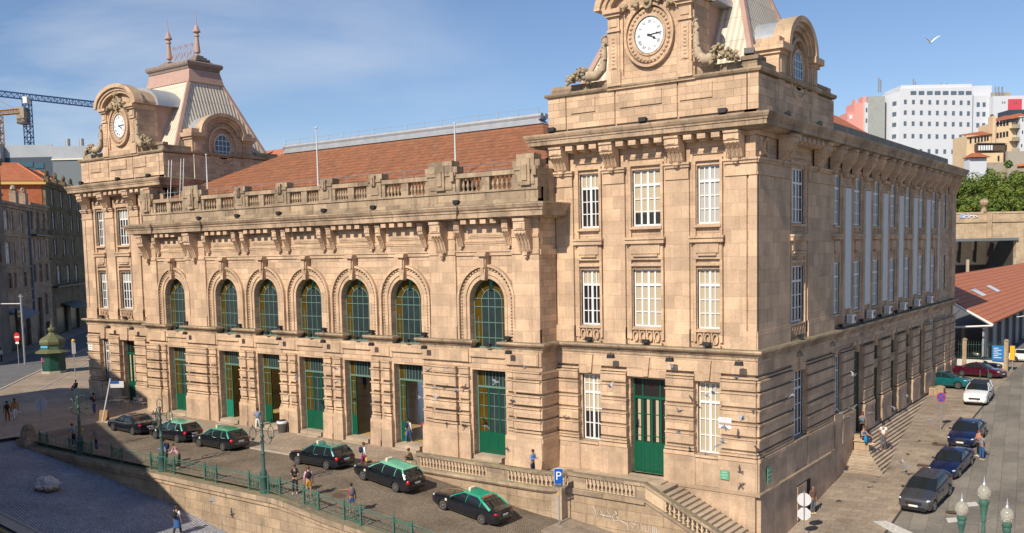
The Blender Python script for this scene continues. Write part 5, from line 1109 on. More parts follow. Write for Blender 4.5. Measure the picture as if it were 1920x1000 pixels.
def car(sty, pos, head, body, roof, label, cat='car', group=None, taxi=False, pitch=0, sc=1.04, pill=None, redglow=False, platecol=None):
    t = empty('taxi' if taxi else 'parked_car', pos, 0, label=label, cat=cat, group=group); t.rotation_euler = (0, pitch, head); t.scale = (sc, sc, sc)
    d = STY[sty]; bm_, gm, rm_, pm, sm = car_meshes(sty); X0 = d['L']/2; W_ = d['W']; H_ = d['H']
    ob('body', bm_, body, t); ob('windows', gm, None, t); ob('roof', rm_, roof, t)
    for p in pm: ob('pillar', p, pill or roof, t)
    ob('door_seams', sm, None, t); tm, wm, dm = wheel_meshes()
    for wx in d['wb']:
        for s in (-1, 1):
            w = ob('wheel', tm, None, t, (wx, s*(W_/2-.12), .335)); ob('rim', wm, None, w); ob('brake_disc', dm, None, w)
    tt = sorted(d['top'])
    for s in (-1, 1):
        q = MB(); q.blob((X0-.20, s*W_*.375, lerp_tab(tt, X0-.14)-.085), .17, 10, 6, 0, (.98, 1.0, .42)); q.build('headlight', HLIGHT, t, 60)
        q = MB(); est = sty in ('estate', 'hatch', 'suv'); q.blob((-X0+.14, s*W_*.395, .80 if est else .84), .17, 10, 6, 0, (.85, .75, .9 if est else .55)); q.build('tail_light', TLIGHT, t, 60)
        q = MB(); q.blob((.82, s*(W_/2+.06), 1.0), .10, 8, 6, 0, (.55, 1.0, .7)); q.tube([(.82, s*(W_/2-.1), .95), (.82, s*(W_/2+.03), .98)], .02, 4); q.build('wing_mirror', BPLAST if not taxi else body, t, 60)
        for x in (.05, -1.0): q = MB(); q.box(x-.09, x+.09, s*W_/2*.99-.02, s*W_/2*.99+.02, .80, .83); q.build('door_handle', CHROME if body in (CNAVY, CBURG) else BPLAST, t)
    q = MB(); q.box(X0-.10, X0+.005, -.42, .42, .50, .66); q.box(X0-.1, X0+.0, -.6, .6, .26, .38); q.build('grille', BPLAST, t)
    q = MB(); q.box(X0-.06, X0+.014, -.26, .26, .40, .51); q.build('number_plate', PLATE, t)
    q = MB(); q.box(-X0-.012, -X0+.08, -.26, .26, .66 if sty != 'sedan' else .62, .77 if sty != 'sedan' else .73); n_ = q.build('number_plate', PLATE, t)
    for e, mt, ys in ((1, BLUEP, (.22, .26)), (1, YEL, (-.26, -.22)), (-1, BLUEP, (.22, .26))):
        q = MB(); z0 = .40 if e == 1 else (.66 if sty != 'sedan' else .62); q.box(*( (X0-.05, X0+.017) if e == 1 else (-X0-.015, -X0+.07)), ys[0]*e, ys[1]*e, z0, z0+.11) if e == 1 else q.box(-X0-.015, -X0+.07, ys[0], ys[1], z0, z0+.11); q.build('plate_band', mt, t)
    q = MB(); q.box(-X0-.01, -X0+.2, -W_*.36, W_*.36, .30, .42); q.box(X0-.15, X0+.004, -W_*.36, W_*.36, .22, .26); q.build('bumper_trim', BPLAST, t)
    q = MB(); q.box(-X0-.006, -X0+.05, -W_*.30, W_*.30, .585, .60); q.build('chrome_trim', CHROME, t)
    if taxi:
        q = MB(); q.box(.02, .17, -.24, .24, H_+.01, H_+.17); q.build('taxi_sign', CREAM, t)
        for s in (-1, 1):
            q = MB(); q.box(1.18, 1.32, s*W_/2*.965-.03, s*W_/2*.965+.03, .66, .80); q.build('door_sticker', CREAM, t)
            q = MB(); q.box(-1.05, -.93, s*(W_*.36+.045)-.02, s*(W_*.36+.045)+.02, 1.02, 1.24); q.build('window_sticker', TMINT, t)
    if redglow:
        q = MB(); x1 = d['g'][2]; q.box(x1-.10, x1-.02, -.5, .5, H_-.09, H_-.04); q.build('brake_light_bar', plain('bar_red', (.6, .12, .07), .4) if 'bar_red' not in MATS else MATS['bar_red'], t)
    return t
g_ = 'taxis waiting in line in front of the station'
YF = -9.3+.80
def fcar(sty, wx, z0, z1, *a, **k):      # wx = mean x of near wheels
    x = wx; zc0 = (z0+z1)/2; p = atan2(z1-z0, 2.85)   # nose towards -x
    return car(sty, (x, YF, zc0), pi+k.pop('yaw', 0), *a, pitch=p*1.0, **k)
fcar('sedan', -50.9, -8.33, -8.36, CBLACK, CBLACK, 'black saloon car without a green roof at the head of the taxi line', 'car', yaw=-.03)
fcar('estate', -44.85, -8.38, -8.39, CBLACK, TMINT, 'black estate taxi with mint roof and lit red brake lights, second in the line', 'taxi', g_, taxi=True, redglow=True)
fcar('estate', -39.1, -8.39, -8.40, CBLACK, TGREEN, 'black estate taxi with bright green roof, third in the line behind the mint roofed one', 'taxi', g_, taxi=True)
fcar('estate', -27.9, -8.42, -8.43, CBLACK, TTEAL, 'black estate taxi with dark teal roof beside the woman in purple trousers', 'taxi', g_, taxi=True)
fcar('estate', -21.6, -8.68, -9.07, CBLACK, TMINT, 'black estate taxi with pale mint roof below the start of the pierced balustrade', 'taxi', g_, taxi=True)
fcar('fast', -14.75, -9.63, -10.06, CBLACK, TGREEN, 'black hatchback taxi with bright green roof, last of the line and nearest the parking sign', 'taxi', g_, taxi=True, redglow=True)
def scar(sty, x, y, head, *a, **k):
    hx, hy = cos(head), sin(head); zf_, zr_ = zs(x+hx*1.4, y+hy*1.4), zs(x-hx*1.4, y-hy*1.4)
    return car(sty, (x, y, (zf_+zr_)/2-.0), head, *a, pitch=atan2(zr_-zf_, 2.8), **k)
gp = 'cars parked on the side street'
scar('hatch', 6.75, 12.2, -pi/2-.10, CGREY, CGREY, 'dark grey hatchback parked nearest on the side street', group=gp, sc=1.20)
scar('sedan', 6.95, 19.2, -pi/2-.08, CNAVY, CNAVY, 'dark blue saloon with glossy bonnet parked right behind the grey hatchback', group=gp, sc=1.02)
scar('sedan', 6.55, 27.2, -pi/2-.02, CNAVY, CNAVY, 'older dark blue saloon beside the two women, second behind the grey hatchback', group=gp, sc=1.08)
scar('suv', 4.95, 41.6, -pi/2+.02, CWHITE, BPLAST, 'white crossover car with black glass roof parked farther up the side street', group=gp, sc=1.12, pill=CWHITE)
scar('hatch', 1.0, 47.6, -.12, CTEAL, CTEAL, 'teal three door hatchback parked across the far end of the steps', group=gp, sc=1.10)
scar('sedan', 3.0, 54.0, -.30, CBURG, CBURG, 'burgundy saloon parked beyond the teal hatchback', group=gp, sc=.98)
scar('estate', 2.4, 58.3, -.30, CBLACK, CBLACK, 'black estate car with silver roof rails behind the burgundy saloon', group=gp, sc=1.0)
scar('sedan', 8.8, 77, -.1, CSILV, CSILV, 'silver saloon in the shade of the goods shed', group=gp, sc=1.0)
scar('hatch', 6.0, 66.5, -.2, CWHITE, CWHITE, 'white car poking out beside the blue notice board', group=gp, sc=1.0)
scar('hatch', -1.0, 68, -.2, CSILV, CSILV, 'grey car parked behind the spiked green fence', group=gp, sc=1.0)
# ================================================================ PEOPLE
def cloth(name, c): return MATS.get('cloth_'+name) or plain('cloth_'+name, c, .85, noise_amt=.12, nscale=9)
SKIN = {'a': plain('skin_light', (.50, .27, .18), .6, noise_amt=0), 'b': plain('skin_tan', (.30, .155, .09), .6, noise_amt=0), 'c': plain('skin_dark', (.085, .045, .03), .6, noise_amt=0)}
HAIR = {'k': plain('hair_black', (.012, .009, .008), .6, noise_amt=0), 'n': plain('hair_brown', (.06, .028, .014), .6, noise_amt=0), 'r': plain('hair_red_brown', (.12, .035, .015), .6, noise_amt=0)}
def skinmesh(nodes, edges, name, mat, parent, sub=1):
    keys = list(nodes); ix = {k: i for i, k in enumerate(keys)}; me = bpy.data.meshes.new(name); me.from_pydata([nodes[k][0] for k in keys], [(ix[a], ix[b]) for a, b in edges], [])
    o = bpy.data.objects.new(name, me); COL.objects.link(o); mo = o.modifiers.new('s', 'SKIN'); mo.use_smooth_shade = True
    for i, k in enumerate(keys):
        r = nodes[k][1]; r = (r, r) if not isinstance(r, tuple) else r; me.skin_vertices[0].data[i].radius = r
    me.skin_vertices[0].data[0].use_root = True
    if sub: q = o.modifiers.new('u', 'SUBSURF'); q.levels = sub; q.render_levels = sub
    dg = bpy.context.evaluated_depsgraph_get(); nm = bpy.data.meshes.new_from_object(o.evaluated_get(dg)); bpy.data.objects.remove(o)
    nm.materials.clear(); nm.materials.append(mat); nm.name = name; o = bpy.data.objects.new(name, nm); COL.objects.link(o); o.parent = parent; return o
def person(pos, head, label, top, bot, H=1.75, skin='a', hair='k', pose='stand', legs=.0, arms=('down', 'down'), longhair=False, sleeves='long', shorts=False, dress=None, bag=None, lean=0.0, shoes=(.6, .6, .6), bags=(), group=None, bald=False):
    t = empty('person', pos, head-pi/2, label=label, cat='person', group=group); k = H/1.75; t.scale = (k, k, k)   # local +y is forward
    V = Vector; hz = .92; sit = pose == 'sit'; low = pose == 'low'
    if sit: hz = .12
    J = {}; J['pel'] = V((0, 0, hz)); ly = sin(lean); lz = cos(lean)
    up = lambda h, x=0: V((x, ly*h, hz+lz*h))
    J['waist'] = up(.16); J['chest'] = up(.40); J['neck'] = up(.56); J['nk2'] = up(.62)+V((0, .01, 0)); J['head'] = up(.70)+V((0, .03, 0)); J['top'] = up(.79)+V((0, .02, 0))
    for s, n in ((-1, 'l'), (1, 'r')):
        J['sh'+n] = up(.50, s*.175); st = legs*s
        if sit: J['hip'+n] = V((s*.10, .04, .12)); J['kn'+n] = V((s*.14, .42, .30 if not low else .4)); J['an'+n] = V((s*.13, .52, -.10)); J['to'+n] = V((s*.13, .68, -.13))
        else: J['hip'+n] = V((s*.09, 0, hz-.04)); J['kn'+n] = V((s*.10, st*.22+.02, .49)); J['an'+n] = V((s*.10, st*.42-.05*abs(legs)+(0), .085+(.06*abs(legs) if st < 0 else 0))); J['to'+n] = J['an'+n]+V((0, .15, -.045))
        a = arms[0 if s == -1 else 1]; S_ = J['sh'+n]
        E_, H_ = {'down': ((s*.06, -.02, -.29), (s*.07, .04, -.54)), 'swing': ((s*.05, .10*s*(1 if legs > 0 else -1), -.28), (s*.06, .22*s*(1 if legs > 0 else -1), -.50)), 'fold': ((s*.05, .06, -.28), (-s*.12, .24, -.24)), 'face': ((s*.04, .18, -.18), (-s*.06, .24, .06)), 'hold': ((s*.04, .04, -.28), (-s*.02, .27, -.20)), 'rail': ((s*.06, .12, -.26), (s*.02, .36, -.30)), 'point': ((s*.22, .10, -.02), (s*.46, .18, -.03)), 'hip': ((s*.16, -.08, -.24), (s*.03, .05, -.40)), 'knee': ((s*.05, .16, -.24), (-s*.02, .38, -.26))}[a]
        J['el'+n] = S_+V(E_); J['wr'+n] = S_+V(H_)
    nb = {'pel': (J['pel'], (.13, .10)), 'waist': (J['waist'], (.12, .09)), 'chest': (J['chest'], (.14, .10)), 'neck': (J['neck'], .055), 'nk2': (J['nk2'], .05), 'head': (J['head'], (.078, .095)), 'top': (J['top'], (.07, .085))}
    eb = [('pel', 'waist'), ('waist', 'chest'), ('chest', 'neck'), ('neck', 'nk2'), ('nk2', 'head'), ('head', 'top')]
    for n, s in (('l', -1), ('r', 1)):
        nb.update({'sh'+n: (J['sh'+n], .05), 'el'+n: (J['el'+n], .04), 'wr'+n: (J['wr'+n], .027), 'hip'+n: (J['hip'+n], .085), 'kn'+n: (J['kn'+n], .055), 'an'+n: (J['an'+n], .038), 'to'+n: (J['to'+n], (.035, .028))})
        eb += [('chest', 'sh'+n), ('sh'+n, 'el'+n), ('el'+n, 'wr'+n), ('pel', 'hip'+n), ('hip'+n, 'kn'+n), ('kn'+n, 'an'+n), ('an'+n, 'to'+n)]
        d = (J['wr'+n]-J['el'+n]).normalized(); sd = d.cross(V((0, 0, 1))); sd = sd.normalized() if sd.length > .2 else V((0, 1, 0)); pm_ = J['wr'+n]+d*.07; nb['pm'+n] = (pm_, (.034, .018)); eb.append(('wr'+n, 'pm'+n))
        for q, (o_, ln) in enumerate(((-.030, .075), (-.010, .088), (.010, .082), (.030, .062))):
            a1 = pm_+d*.03+sd*o_; a2 = a1+d*ln*.7+d.cross(sd)*.015; nb['f%d%s' % (q, n)] = (a1, .009); nb['g%d%s' % (q, n)] = (a2, .007); eb += [('pm'+n, 'f%d%s' % (q, n)), ('f%d%s' % (q, n), 'g%d%s' % (q, n))]
        th = J['wr'+n]+d*.04+sd*.05; nb['th'+n] = (th, .01); nb['tk'+n] = (th+d*.035+sd*.012, .008); eb += [('wr'+n, 'th'+n), ('th'+n, 'tk'+n)]
    body = skinmesh(nb, eb, 'body', SKIN[skin], t)
    # face and hair
    hc = J['head']+V((0, .0, .015)); f = MB()
    for s in (-1, 1): f.blob(hc+V((s*.032, .092, .018)), .011, 6, 4, 0)
    f.build('eyes', HAIR['k'], t); f = MB(); f.blob(hc+V((0, .102, -.012)), .017, 6, 4, 0, (.8, 1, 1.4)); f.blob(hc+V((0, .088, -.05)), .018, 6, 4, 0, (1.4, .6, .4)); f.blob(hc+V((-.082, .0, 0)), .02, 6, 4, 0, (.5, .8, 1.3)); f.blob(hc+V((.082, .0, 0)), .02, 6, 4, 0, (.5, .8, 1.3)); f.build('facial_features', SKIN[skin], t, 60)
    if not bald:
        h = MB(); h.blob(hc+V((0, -.022, .045)), .108, 12, 8, .06, (.92, 1.02, .95), 3)
        if longhair: h.blob(hc+V((0, -.065, -.08)), .105, 10, 8, .08, (.95, .6, 1.6), 5)
        h.build('hair', HAIR[hair], t, 60)
    # clothes
    g = .018; tn = {}; te = []
    for q, (a, b) in (('pel', (.150, .115)), ('waist', (.135, .105)), ('chest', (.158, .12))): tn[q] = (J[q], (a, b))
    tn['neck'] = (J['neck']-V((0, 0, .03)), .07); te = [('pel', 'waist'), ('waist', 'chest'), ('chest', 'neck')]
    for n in 'lr':
        tn['sh'+n] = (J['sh'+n], .068); te.append(('chest', 'sh'+n))
        if sleeves == 'long': tn['el'+n] = (J['el'+n], .055); tn['wr'+n] = (J['wr'+n]-(J['wr'+n]-J['el'+n])*.1, .04); te += [('sh'+n, 'el'+n), ('el'+n, 'wr'+n)]
        elif sleeves == 'short': tn['el'+n] = (J['sh'+n].lerp(J['el'+n], .65), .062); te.append(('sh'+n, 'el'+n))
    skinmesh(tn, te, 'top', top, t)
    bn = {'pel': (J['pel'], (.145, .115)), 'waist': (J['pel'].lerp(J['waist'], .6), (.14, .108))}; be = [('pel', 'waist')]
    for n in 'lr':
        bn['hip'+n] = (J['hip'+n], .098); bn['kn'+n] = (J['kn'+n] if not shorts else J['hip'+n].lerp(J['kn'+n], .85), .078); be += [('pel', 'hip'+n), ('hip'+n, 'kn'+n)]
        if not shorts: bn['an'+n] = (J['an'+n]+V((0, 0, .02)), .058); be.append(('kn'+n, 'an'+n))
    skinmesh(bn, be, 'trousers' if not dress else 'leggings', bot, t)
    if dress:
        m = MB(); m.lathe([(.15, .22), (.17, .0), (.21, -.25), (.25, -.42), (.24, -.44)], tuple(J['pel']), 12, F=lambda x, y, z: (x, y*.8, z)); m.build('skirt', dress, t, 60)
    sm = cloth('shoe%d' % int(shoes[0]*100), shoes)
    for n in 'lr': m = MB(); c = J['an'+n].lerp(J['to'+n], .55)-V((0, 0, .03)); m.blob(c, .075, 8, 6, 0, (.62, 1.75, .62)); m.build('shoe', sm, t, 60)
    if bag: bc, kind = bag; m = MB(); m.blob(up(.36)+V((0, -.22, 0)), .17, 10, 8, .04, (.95, .65, 1.35)); bo = m.build('backpack' if kind == 'pack' else 'shoulder_bag', bc, t, 60)
    if bag:
        m = MB()
        for s in (-1, 1): m.tube([up(.52, s*.10)+V((0, -.12, 0)), up(.58, s*.11), up(.45, s*.12)+V((0, .13, 0)), up(.22, s*.14)+V((0, .08, 0))], .02, 4)
        m.build('bag_strap', bc, t)
    for n, bc, sz, nm in bags:
        m = MB(); c = J['wr'+n]+V((0, .03, -.30)); m.blob(c, .15*sz, 10, 8, .15, (.9, .6, 1.25), 2); m.tube([J['wr'+n]+V((0, .0, -.08)), c+V((.05, 0, .12))], .01, 4); tag(m.build(nm, bc, None, 60), None)
        o = [x for x in COL.objects if x.name.startswith(nm) and x.parent is None][-1]; o.parent = t
    return t
c_ = cloth
WT = c_('white', (.66, .66, .66)); JN = c_('denim', (.025, .09, .24)); BK = c_('black', (.012, .012, .014)); NV = c_('navy', (.015, .02, .06)); GR = c_('grey', (.09, .10, .12)); BL = c_('light_blue', (.14, .27, .55)); YL = c_('yellow', (.55, .52, .10)); MU = c_('mustard', (.42, .20, .01)); OR = c_('rust', (.26, .085, .02)); PK = c_('pink', (.62, .33, .38)); PU = c_('purple', (.19, .01, .08)); RD = c_('red', (.42, .02, .03)); OL = c_('olive', (.11, .08, .035)); TL = c_('teal', (.01, .22, .26)); ST_ = c_('striped', (.20, .17, .20)); BB = c_('bright_blue', (.0, .22, .42))
P_ = person
P_((-64.4, -12.3, -8.2), radians(150), 'woman in a rust orange outfit walking left with her companion', OR, OR, 1.88, 'c', 'k', legs=.7, arms=('swing', 'swing'), sleeves='long', shoes=(.5, .42, .2), bag=(BK, 'bag'))
P_((-64.9, -11.4, -8.2), radians(-20), 'person in a yellow top and white trousers beside the woman in orange', MU, WT, 1.95, 'c', 'k', legs=.6, arms=('down', 'swing'), sleeves='short', shoes=(.6, .55, .4))
P_((-53.1, -18.6, -8.95), radians(80), 'person in a black top and red skirt at the left edge beside the cobbled slope', BK, BK, 1.8, 'b', 'k', legs=.4, sleeves='short', dress=RD, shoes=(.6, .6, .6))
P_((-76.6, .7, -7.85), radians(190), 'person in dark clothes sitting beside the left corner of the station', NV, BK, 1.8, 'b', 'k', pose='sit', arms=('knee', 'knee'), shoes=(.1, .1, .1))
P_((-61.4, -5.9, -8.23), radians(200), 'man in a navy and yellow jacket and jeans holding his phone to his face', NV, JN, 2.0, 'b', 'k', arms=('face', 'face'), shoes=(.6, .6, .6), legs=.15)
P_((-49.5, -14.35, -8.36), radians(-70), 'man in a pale blue shirt leaning on the railing left of the yellow shirt', c_('pale_blue', (.34, .40, .50)), NV, 1.80, 'b', 'k', arms=('rail', 'rail'), sleeves='short', lean=.15)
P_((-48.55, -14.3, -8.36), radians(-40), 'man in a pale yellow shirt with his arm raised beside the lamp post', YL, GR, 1.75, 'b', 'k', arms=('face', 'rail'), sleeves='short', lean=.15)
P_((-46.3, -14.35, -8.36), radians(-100), 'bald man in a dark striped shirt sitting on the railing', ST_, NV, 1.75, 'b', 'k', arms=('rail', 'rail'), sleeves='short', lean=.1, bald=True)
P_((-37.5, -14.2, -8.38), radians(-150), 'man in a blue shirt and cap leaning behind the man in pink', BL, GR, 1.80, 'b', 'k', arms=('rail', 'down'), lean=.25, bag=(NV, 'pack'))
P_((-35.75, -14.4, -8.39), radians(-160), 'man in a pink shirt bending over the railing beside the lamp post', PK, c_('grey_green', (.07, .11, .08)), 1.82, 'b', 'r', arms=('rail', 'rail'), lean=.55, sleeves='long')
P_((-23.9, -14.3, -8.56), radians(-60), 'person with a black backpack and black clothes standing at the railing', BK, BK, 1.82, 'a', 'n', arms=('hold', 'hold'), sleeves='short', bag=(BK, 'pack'), shoes=(.7, .7, .7), legs=.15)
P_((-23.0, -14.0, -8.65), radians(140), 'woman in a pink blouse and mustard shorts with a black shoulder bag', PK, MU, 1.85, 'a', 'r', arms=('down', 'down'), shorts=True, bag=(BK, 'bag'), shoes=(.4, .1, .1))
P_((-19.4, -13.9, -9.15), radians(150), 'man in a red vest with a big grey backpack pointing to the left', RD, JN, 1.75, 'b', 'k', arms=('point', 'down'), sleeves='none', shorts=True, bag=(GR, 'pack'), shoes=(.5, .4, .35))
P_((-24.4, -7.9, -8.32), radians(75), 'woman in a white top and purple trousers carrying shopping bags past the taxi', WT, PU, 1.75, 'b', 'r', legs=.4, arms=('down', 'down'), shoes=(.3, .05, .08), bag=(NV, 'bag'), bags=(('l', c_('bag_green', (.0, .28, .10)), 1.1, 'green_bag'), ('r', c_('bag_yellow', (.55, .38, .03)), .9, 'yellow_bag')))
P_((-26.3, -1.35, -7.95), radians(95), 'person in a white top and jeans with a navy backpack climbing into the hall', WT, JN, 1.80, 'b', 'k', legs=.5, bag=(NV, 'pack'), bags=(('l', c_('bag_orange', (.5, .15, .03)), .9, 'orange_bag'),))
P_((-25.25, -.75, -7.95), radians(-60), 'person in a red top half hidden behind the door pier', RD, BK, 1.75, 'c', 'k', sleeves='short')
P_((-22.6, -5.05, -8.22), radians(-150), 'man in an olive shirt sitting on the low wall at the start of the balustrade', OL, BK, 1.75, 'b', 'n', pose='sit', arms=('knee', 'knee'), shorts=True, shoes=(.7, .7, .7), lean=.35)
P_((-45.3, .1, -7.95), radians(80), 'person in a teal shirt and dark shorts standing inside the third doorway', TL, BK, 1.85, 'b', 'k', sleeves='short', shorts=True)
P_((-44.2, .3, -7.95), radians(-100), 'woman in dark clothes with long hair inside the third doorway', c_('dark_plum', (.05, .03, .035)), GR, 1.85, 'b', 'n', longhair=True)
P_((-41.9, -2.75, -8.3), radians(-60), 'person in a light blue shirt and white trousers walking out beside the lamp post', BL, WT, 1.80, 'b', 'k', legs=.4, sleeves='short', arms=('down', 'hold'), shoes=(.6, .35, .3))
P_((-48.9, 16.6, -7.95), radians(90), 'person in a blue skirt standing far inside the hall', WT, SKIN['b'], 1.9, 'b', 'k', dress=JN, shoes=(.5, .1, .1))
P_((-13.6, -3.5, -8.43), radians(-10), 'man in a light blue shirt on the terrace looking down at his phone', BL, NV, 1.75, 'b', 'k', arms=('hold', 'hold'), lean=.06)
P_((-30.85, -18.0, -11.37), radians(110), 'person in white with a blue jacket round the waist on the cobbled slope', WT, BK, 1.9, 'b', 'n', legs=.5, sleeves='short', dress=JN, bag=(BK, 'bag'), arms=('down', 'down'))
P_((.95, 18.75, -8.55), radians(-20), 'woman in a blue sleeveless top sitting on the pedestal of the side steps', c_('slate_blue', (.06, .15, .25)), NV, 2.0, 'a', 'r', pose='sit', sleeves='none', arms=('knee', 'hold'), bags=(('r', BB, 1.3, 'blue_bag'),))
P_((.35, 20.6, -8.66), radians(-80), 'person in a denim vest standing in the shade behind the seated woman', c_('worn_denim', (.09, .18, .26)), BK, 1.95, 'b', 'r', longhair=True, sleeves='none', arms=('down', 'fold'))
P_((1.75, 21.2, -9.55), radians(100), 'man in a white shirt and grey trousers climbing the side steps', WT, GR, 2.0, 'b', 'k', legs=.4, sleeves='short', arms=('down', 'down'), shoes=(.4, .4, .42))
P_((8.35, 22.2, -9.83), radians(60), 'woman in a grey top and blue jeans seen from behind on the side street', c_('grey_lilac', (.20, .22, .28)), JN, 1.95, 'b', 'n', sleeves='short', arms=('hold', 'hold'), shoes=(.6, .6, .6), bags=(('l', NV, 1.1, 'navy_bag'),))
P_((8.05, 23.1, -9.78), radians(-130), 'woman in a salmon top facing the one in blue jeans', c_('salmon', (.60, .25, .16)), BK, 2.0, 'a', 'r', sleeves='short', arms=('hold', 'fold'))
P_((.7, 8.0, -11.5), radians(-30), 'bald man beside the corner of the station behind the round sign', c_('brown_shirt', (.14, .08, .06)), GR, 1.85, 'b', 'n', bald=True, sleeves='short')
P_((-114.7, 10.7, -8.1), radians(30), 'person in a white shirt walking in the shade across the far left street', WT, NV, 2.0, 'b', 'k', legs=.3)
# ================================================================ LIGHTS, BIRDS, SIGNS, STREET FURNITURE
def flood_proto():
    t = empty('floodlight', (0, 0, 0)); m = MB(); m.frus((-.2, .2, -.10, .12), .10, (-.24, .24, -.14, .16), .34); m.build('lamp_head', BLACK, t)
    m = MB(); m.tube([(-.22, 0, .22), (-.22, .02, .04), (.22, .02, .04), (.22, 0, .22)], .018, 4); m.tube([(0, .02, .04), (0, .02, -.02)], .03, 4); m.build('bracket', BLACK, t); return t
fl = flood_proto(); _n = [0]
def flood(pos, lab, rz=0, hang=False, sc=1.0, group='black floodlights on the station ledges'):
    o = fl if _n[0] == 0 else copytree(fl); _n[0] += 1; o.location = pos; o.rotation_euler = (pi if hang else -.3, 0, rz); o.scale = (sc,)*3; tag(o, lab, 'floodlight', group)
ords = ['first', 'second', 'third', 'fourth', 'fifth', 'sixth', 'seventh']
for i, b in enumerate(BAYS):
    flood((b+1.85, -2.15, .05), 'black floodlight standing on the ledge right of the %s arched window from the left' % ords[i])
    flood((b+.25, -2.2, -.45), 'black floodlight on the sill under the %s arched window from the left' % ords[i], sc=.9)
    flood((b+2.25, -2.55, -.42), 'black floodlight hanging below the ledge right of the %s arched window from the left' % ords[i], hang=True, sc=.9)
    if i: flood((b-2.2+.4*(i == 6), -2.75, 9.2), 'black floodlight on the upper cornice above the %s arched window from the left' % ords[i])
wd = {-4.12: 'left', 0: 'middle', 4.12: 'right'}
for c, n in ((RPX, 'right'), (LPX, 'left')):
    for dx in (-4.12, 0, 4.12):
        flood((c+dx+.1, -.35, .05), 'black floodlight on the ledge below the %s window of the %s pavilion' % (wd[dx], n)); flood((c+dx+(2.0 if dx < 4 else 2.3), -.75, -.5), 'black floodlight hanging beside the %s window of the %s pavilion' % (wd[dx], n), hang=True)
    for k, dx in enumerate((-6.7, .0, 5.2)): flood((c+dx, -.25, 13.66), 'black floodlight on top of the %s pavilion cornice, %s of three' % (n, ('leftmost', 'middle', 'rightmost')[k]), sc=1.1)
flood((-.7, .6, 16.95), 'black floodlight on the attic corner of the right pavilion next to the mansard', rz=.3, sc=1.3); flood((-.55, 2.4, 16.72), 'black floodlight on the attic beside the oval window of the right pavilion', rz=1.5, sc=1.2)
for i, y in enumerate((3.6, 9.5)): flood((.6, y, 13.66), 'black floodlight on the side cornice, %s one from the corner' % ords[i], rz=pi/2)
for i, y in enumerate((7.0, 15.6, 20.8, 26, 31.1, 36.3)): flood((.3, y, .05), 'black floodlight on the side ledge below window column %s from the corner' % ords[i], rz=pi/2)
for i, y in enumerate((5.2, 11.8, 18.9, 24.5)): flood((.72, y, -.5), 'black floodlight hanging under the side ledge, %s one from the corner' % ords[i], rz=pi/2, hang=True)
# air conditioners
def ac_proto():
    t = empty('air_conditioner', (0, 0, 0)); m = MB(); m.box(0.02, .62, -.5, .5, .0, .8); m.build('casing', WHITE, t)
    m = MB(); 
    for i in range(11): m.box(.62, .635, -.45, -.02, .07+i*.06, .10+i*.06)
    m.build('grille', GALV, t); m = MB(); F = lambda a, d, z: (d, a, z); m.ring(.22, .4, .16, .22, .03, .62, .645, n=18, F=F); m.disc(.22, .4, .15, .2, .62, .63, 16, F=F); m.build('fan', GR, t); m = MB(); m.box(.05, .6, -.45, -.40, -.12, 0); m.box(.05, .6, .40, .45, -.12, 0); m.build('bracket', GALV, t)
    for i in range(10): 
        pass
    m = MB()
    for i in range(10): m.box(.1, .56, -.512, -.5, .08+i*.065, .11+i*.065)
    m.build('side_grille', GALV, t); return t
ac = ac_proto()
for i in range(6):
    o = ac if i == 0 else copytree(ac); o.location = (.02, SY[0]+2.75+i*5.165, .3); o.scale = (.75,)*3; tag(o, 'white air conditioner below the %s white wall band from the corner' % ords[i], 'air conditioner', 'air conditioners on the street side')
# flag poles
def pole(pos, h, r, lab, cat='flag pole', mat=None, nm='flag_pole', top=True):
    t = empty(nm, pos, label=lab, cat=cat); m = MB(); m.lathe([(r, 0), (r*.75, h*.6), (r*.5, h)], n=8); m.build('shaft', mat or WHITE, t, 60)
    if top: m = MB(); m.blob((0, 0, h), r*1.2, 8, 6, 0); m.build('ball', mat or WHITE, t, 60)
    return t
WPOLE = plain('worn_white_pole', (.60, .60, .62), .5, noise_amt=.1)
pole((-34.9, -1.5, 11.3), 4.6, .075, 'white flag pole above the middle of the parapet', mat=WPOLE); pole((-21.1, -1.4, 12.3), 2.6, .07, 'white flag pole on the parapet block nearest the right pavilion', mat=WPOLE); pole((-48.9, -1.5, 12.0), 2.9, .07, 'short white flag pole in front of the left pavilion', mat=WPOLE)
pole((-57.0, 3.0, 13.6), 2.2, .05, 'thin yellowish mast on the left pavilion ledge', 'mast', CREAM, 'mast')
# ladders on the roof by the left pavilion
for i, x in enumerate((-56.5, -54.6)):
    m = MB(); m.tube([(x, -.5, 10.6), (x-1.0, .6, 15.2)], .03, 4); m.tube([(x+.45, -.5, 10.6), (x-.55, .6, 15.2)], .03, 4)
    for k in range(12): a = k/12; m.tube([(x-1.0*a, -.5+1.1*a, 10.6+4.6*a), (x+.45-1.0*a, -.5+1.1*a, 10.6+4.6*a)], .015, 4)
    tag(m.build('ladder', GALV), 'thin metal ladder leaning on the left pavilion, %s of two' % ('left one', 'right one')[i], 'ladder')
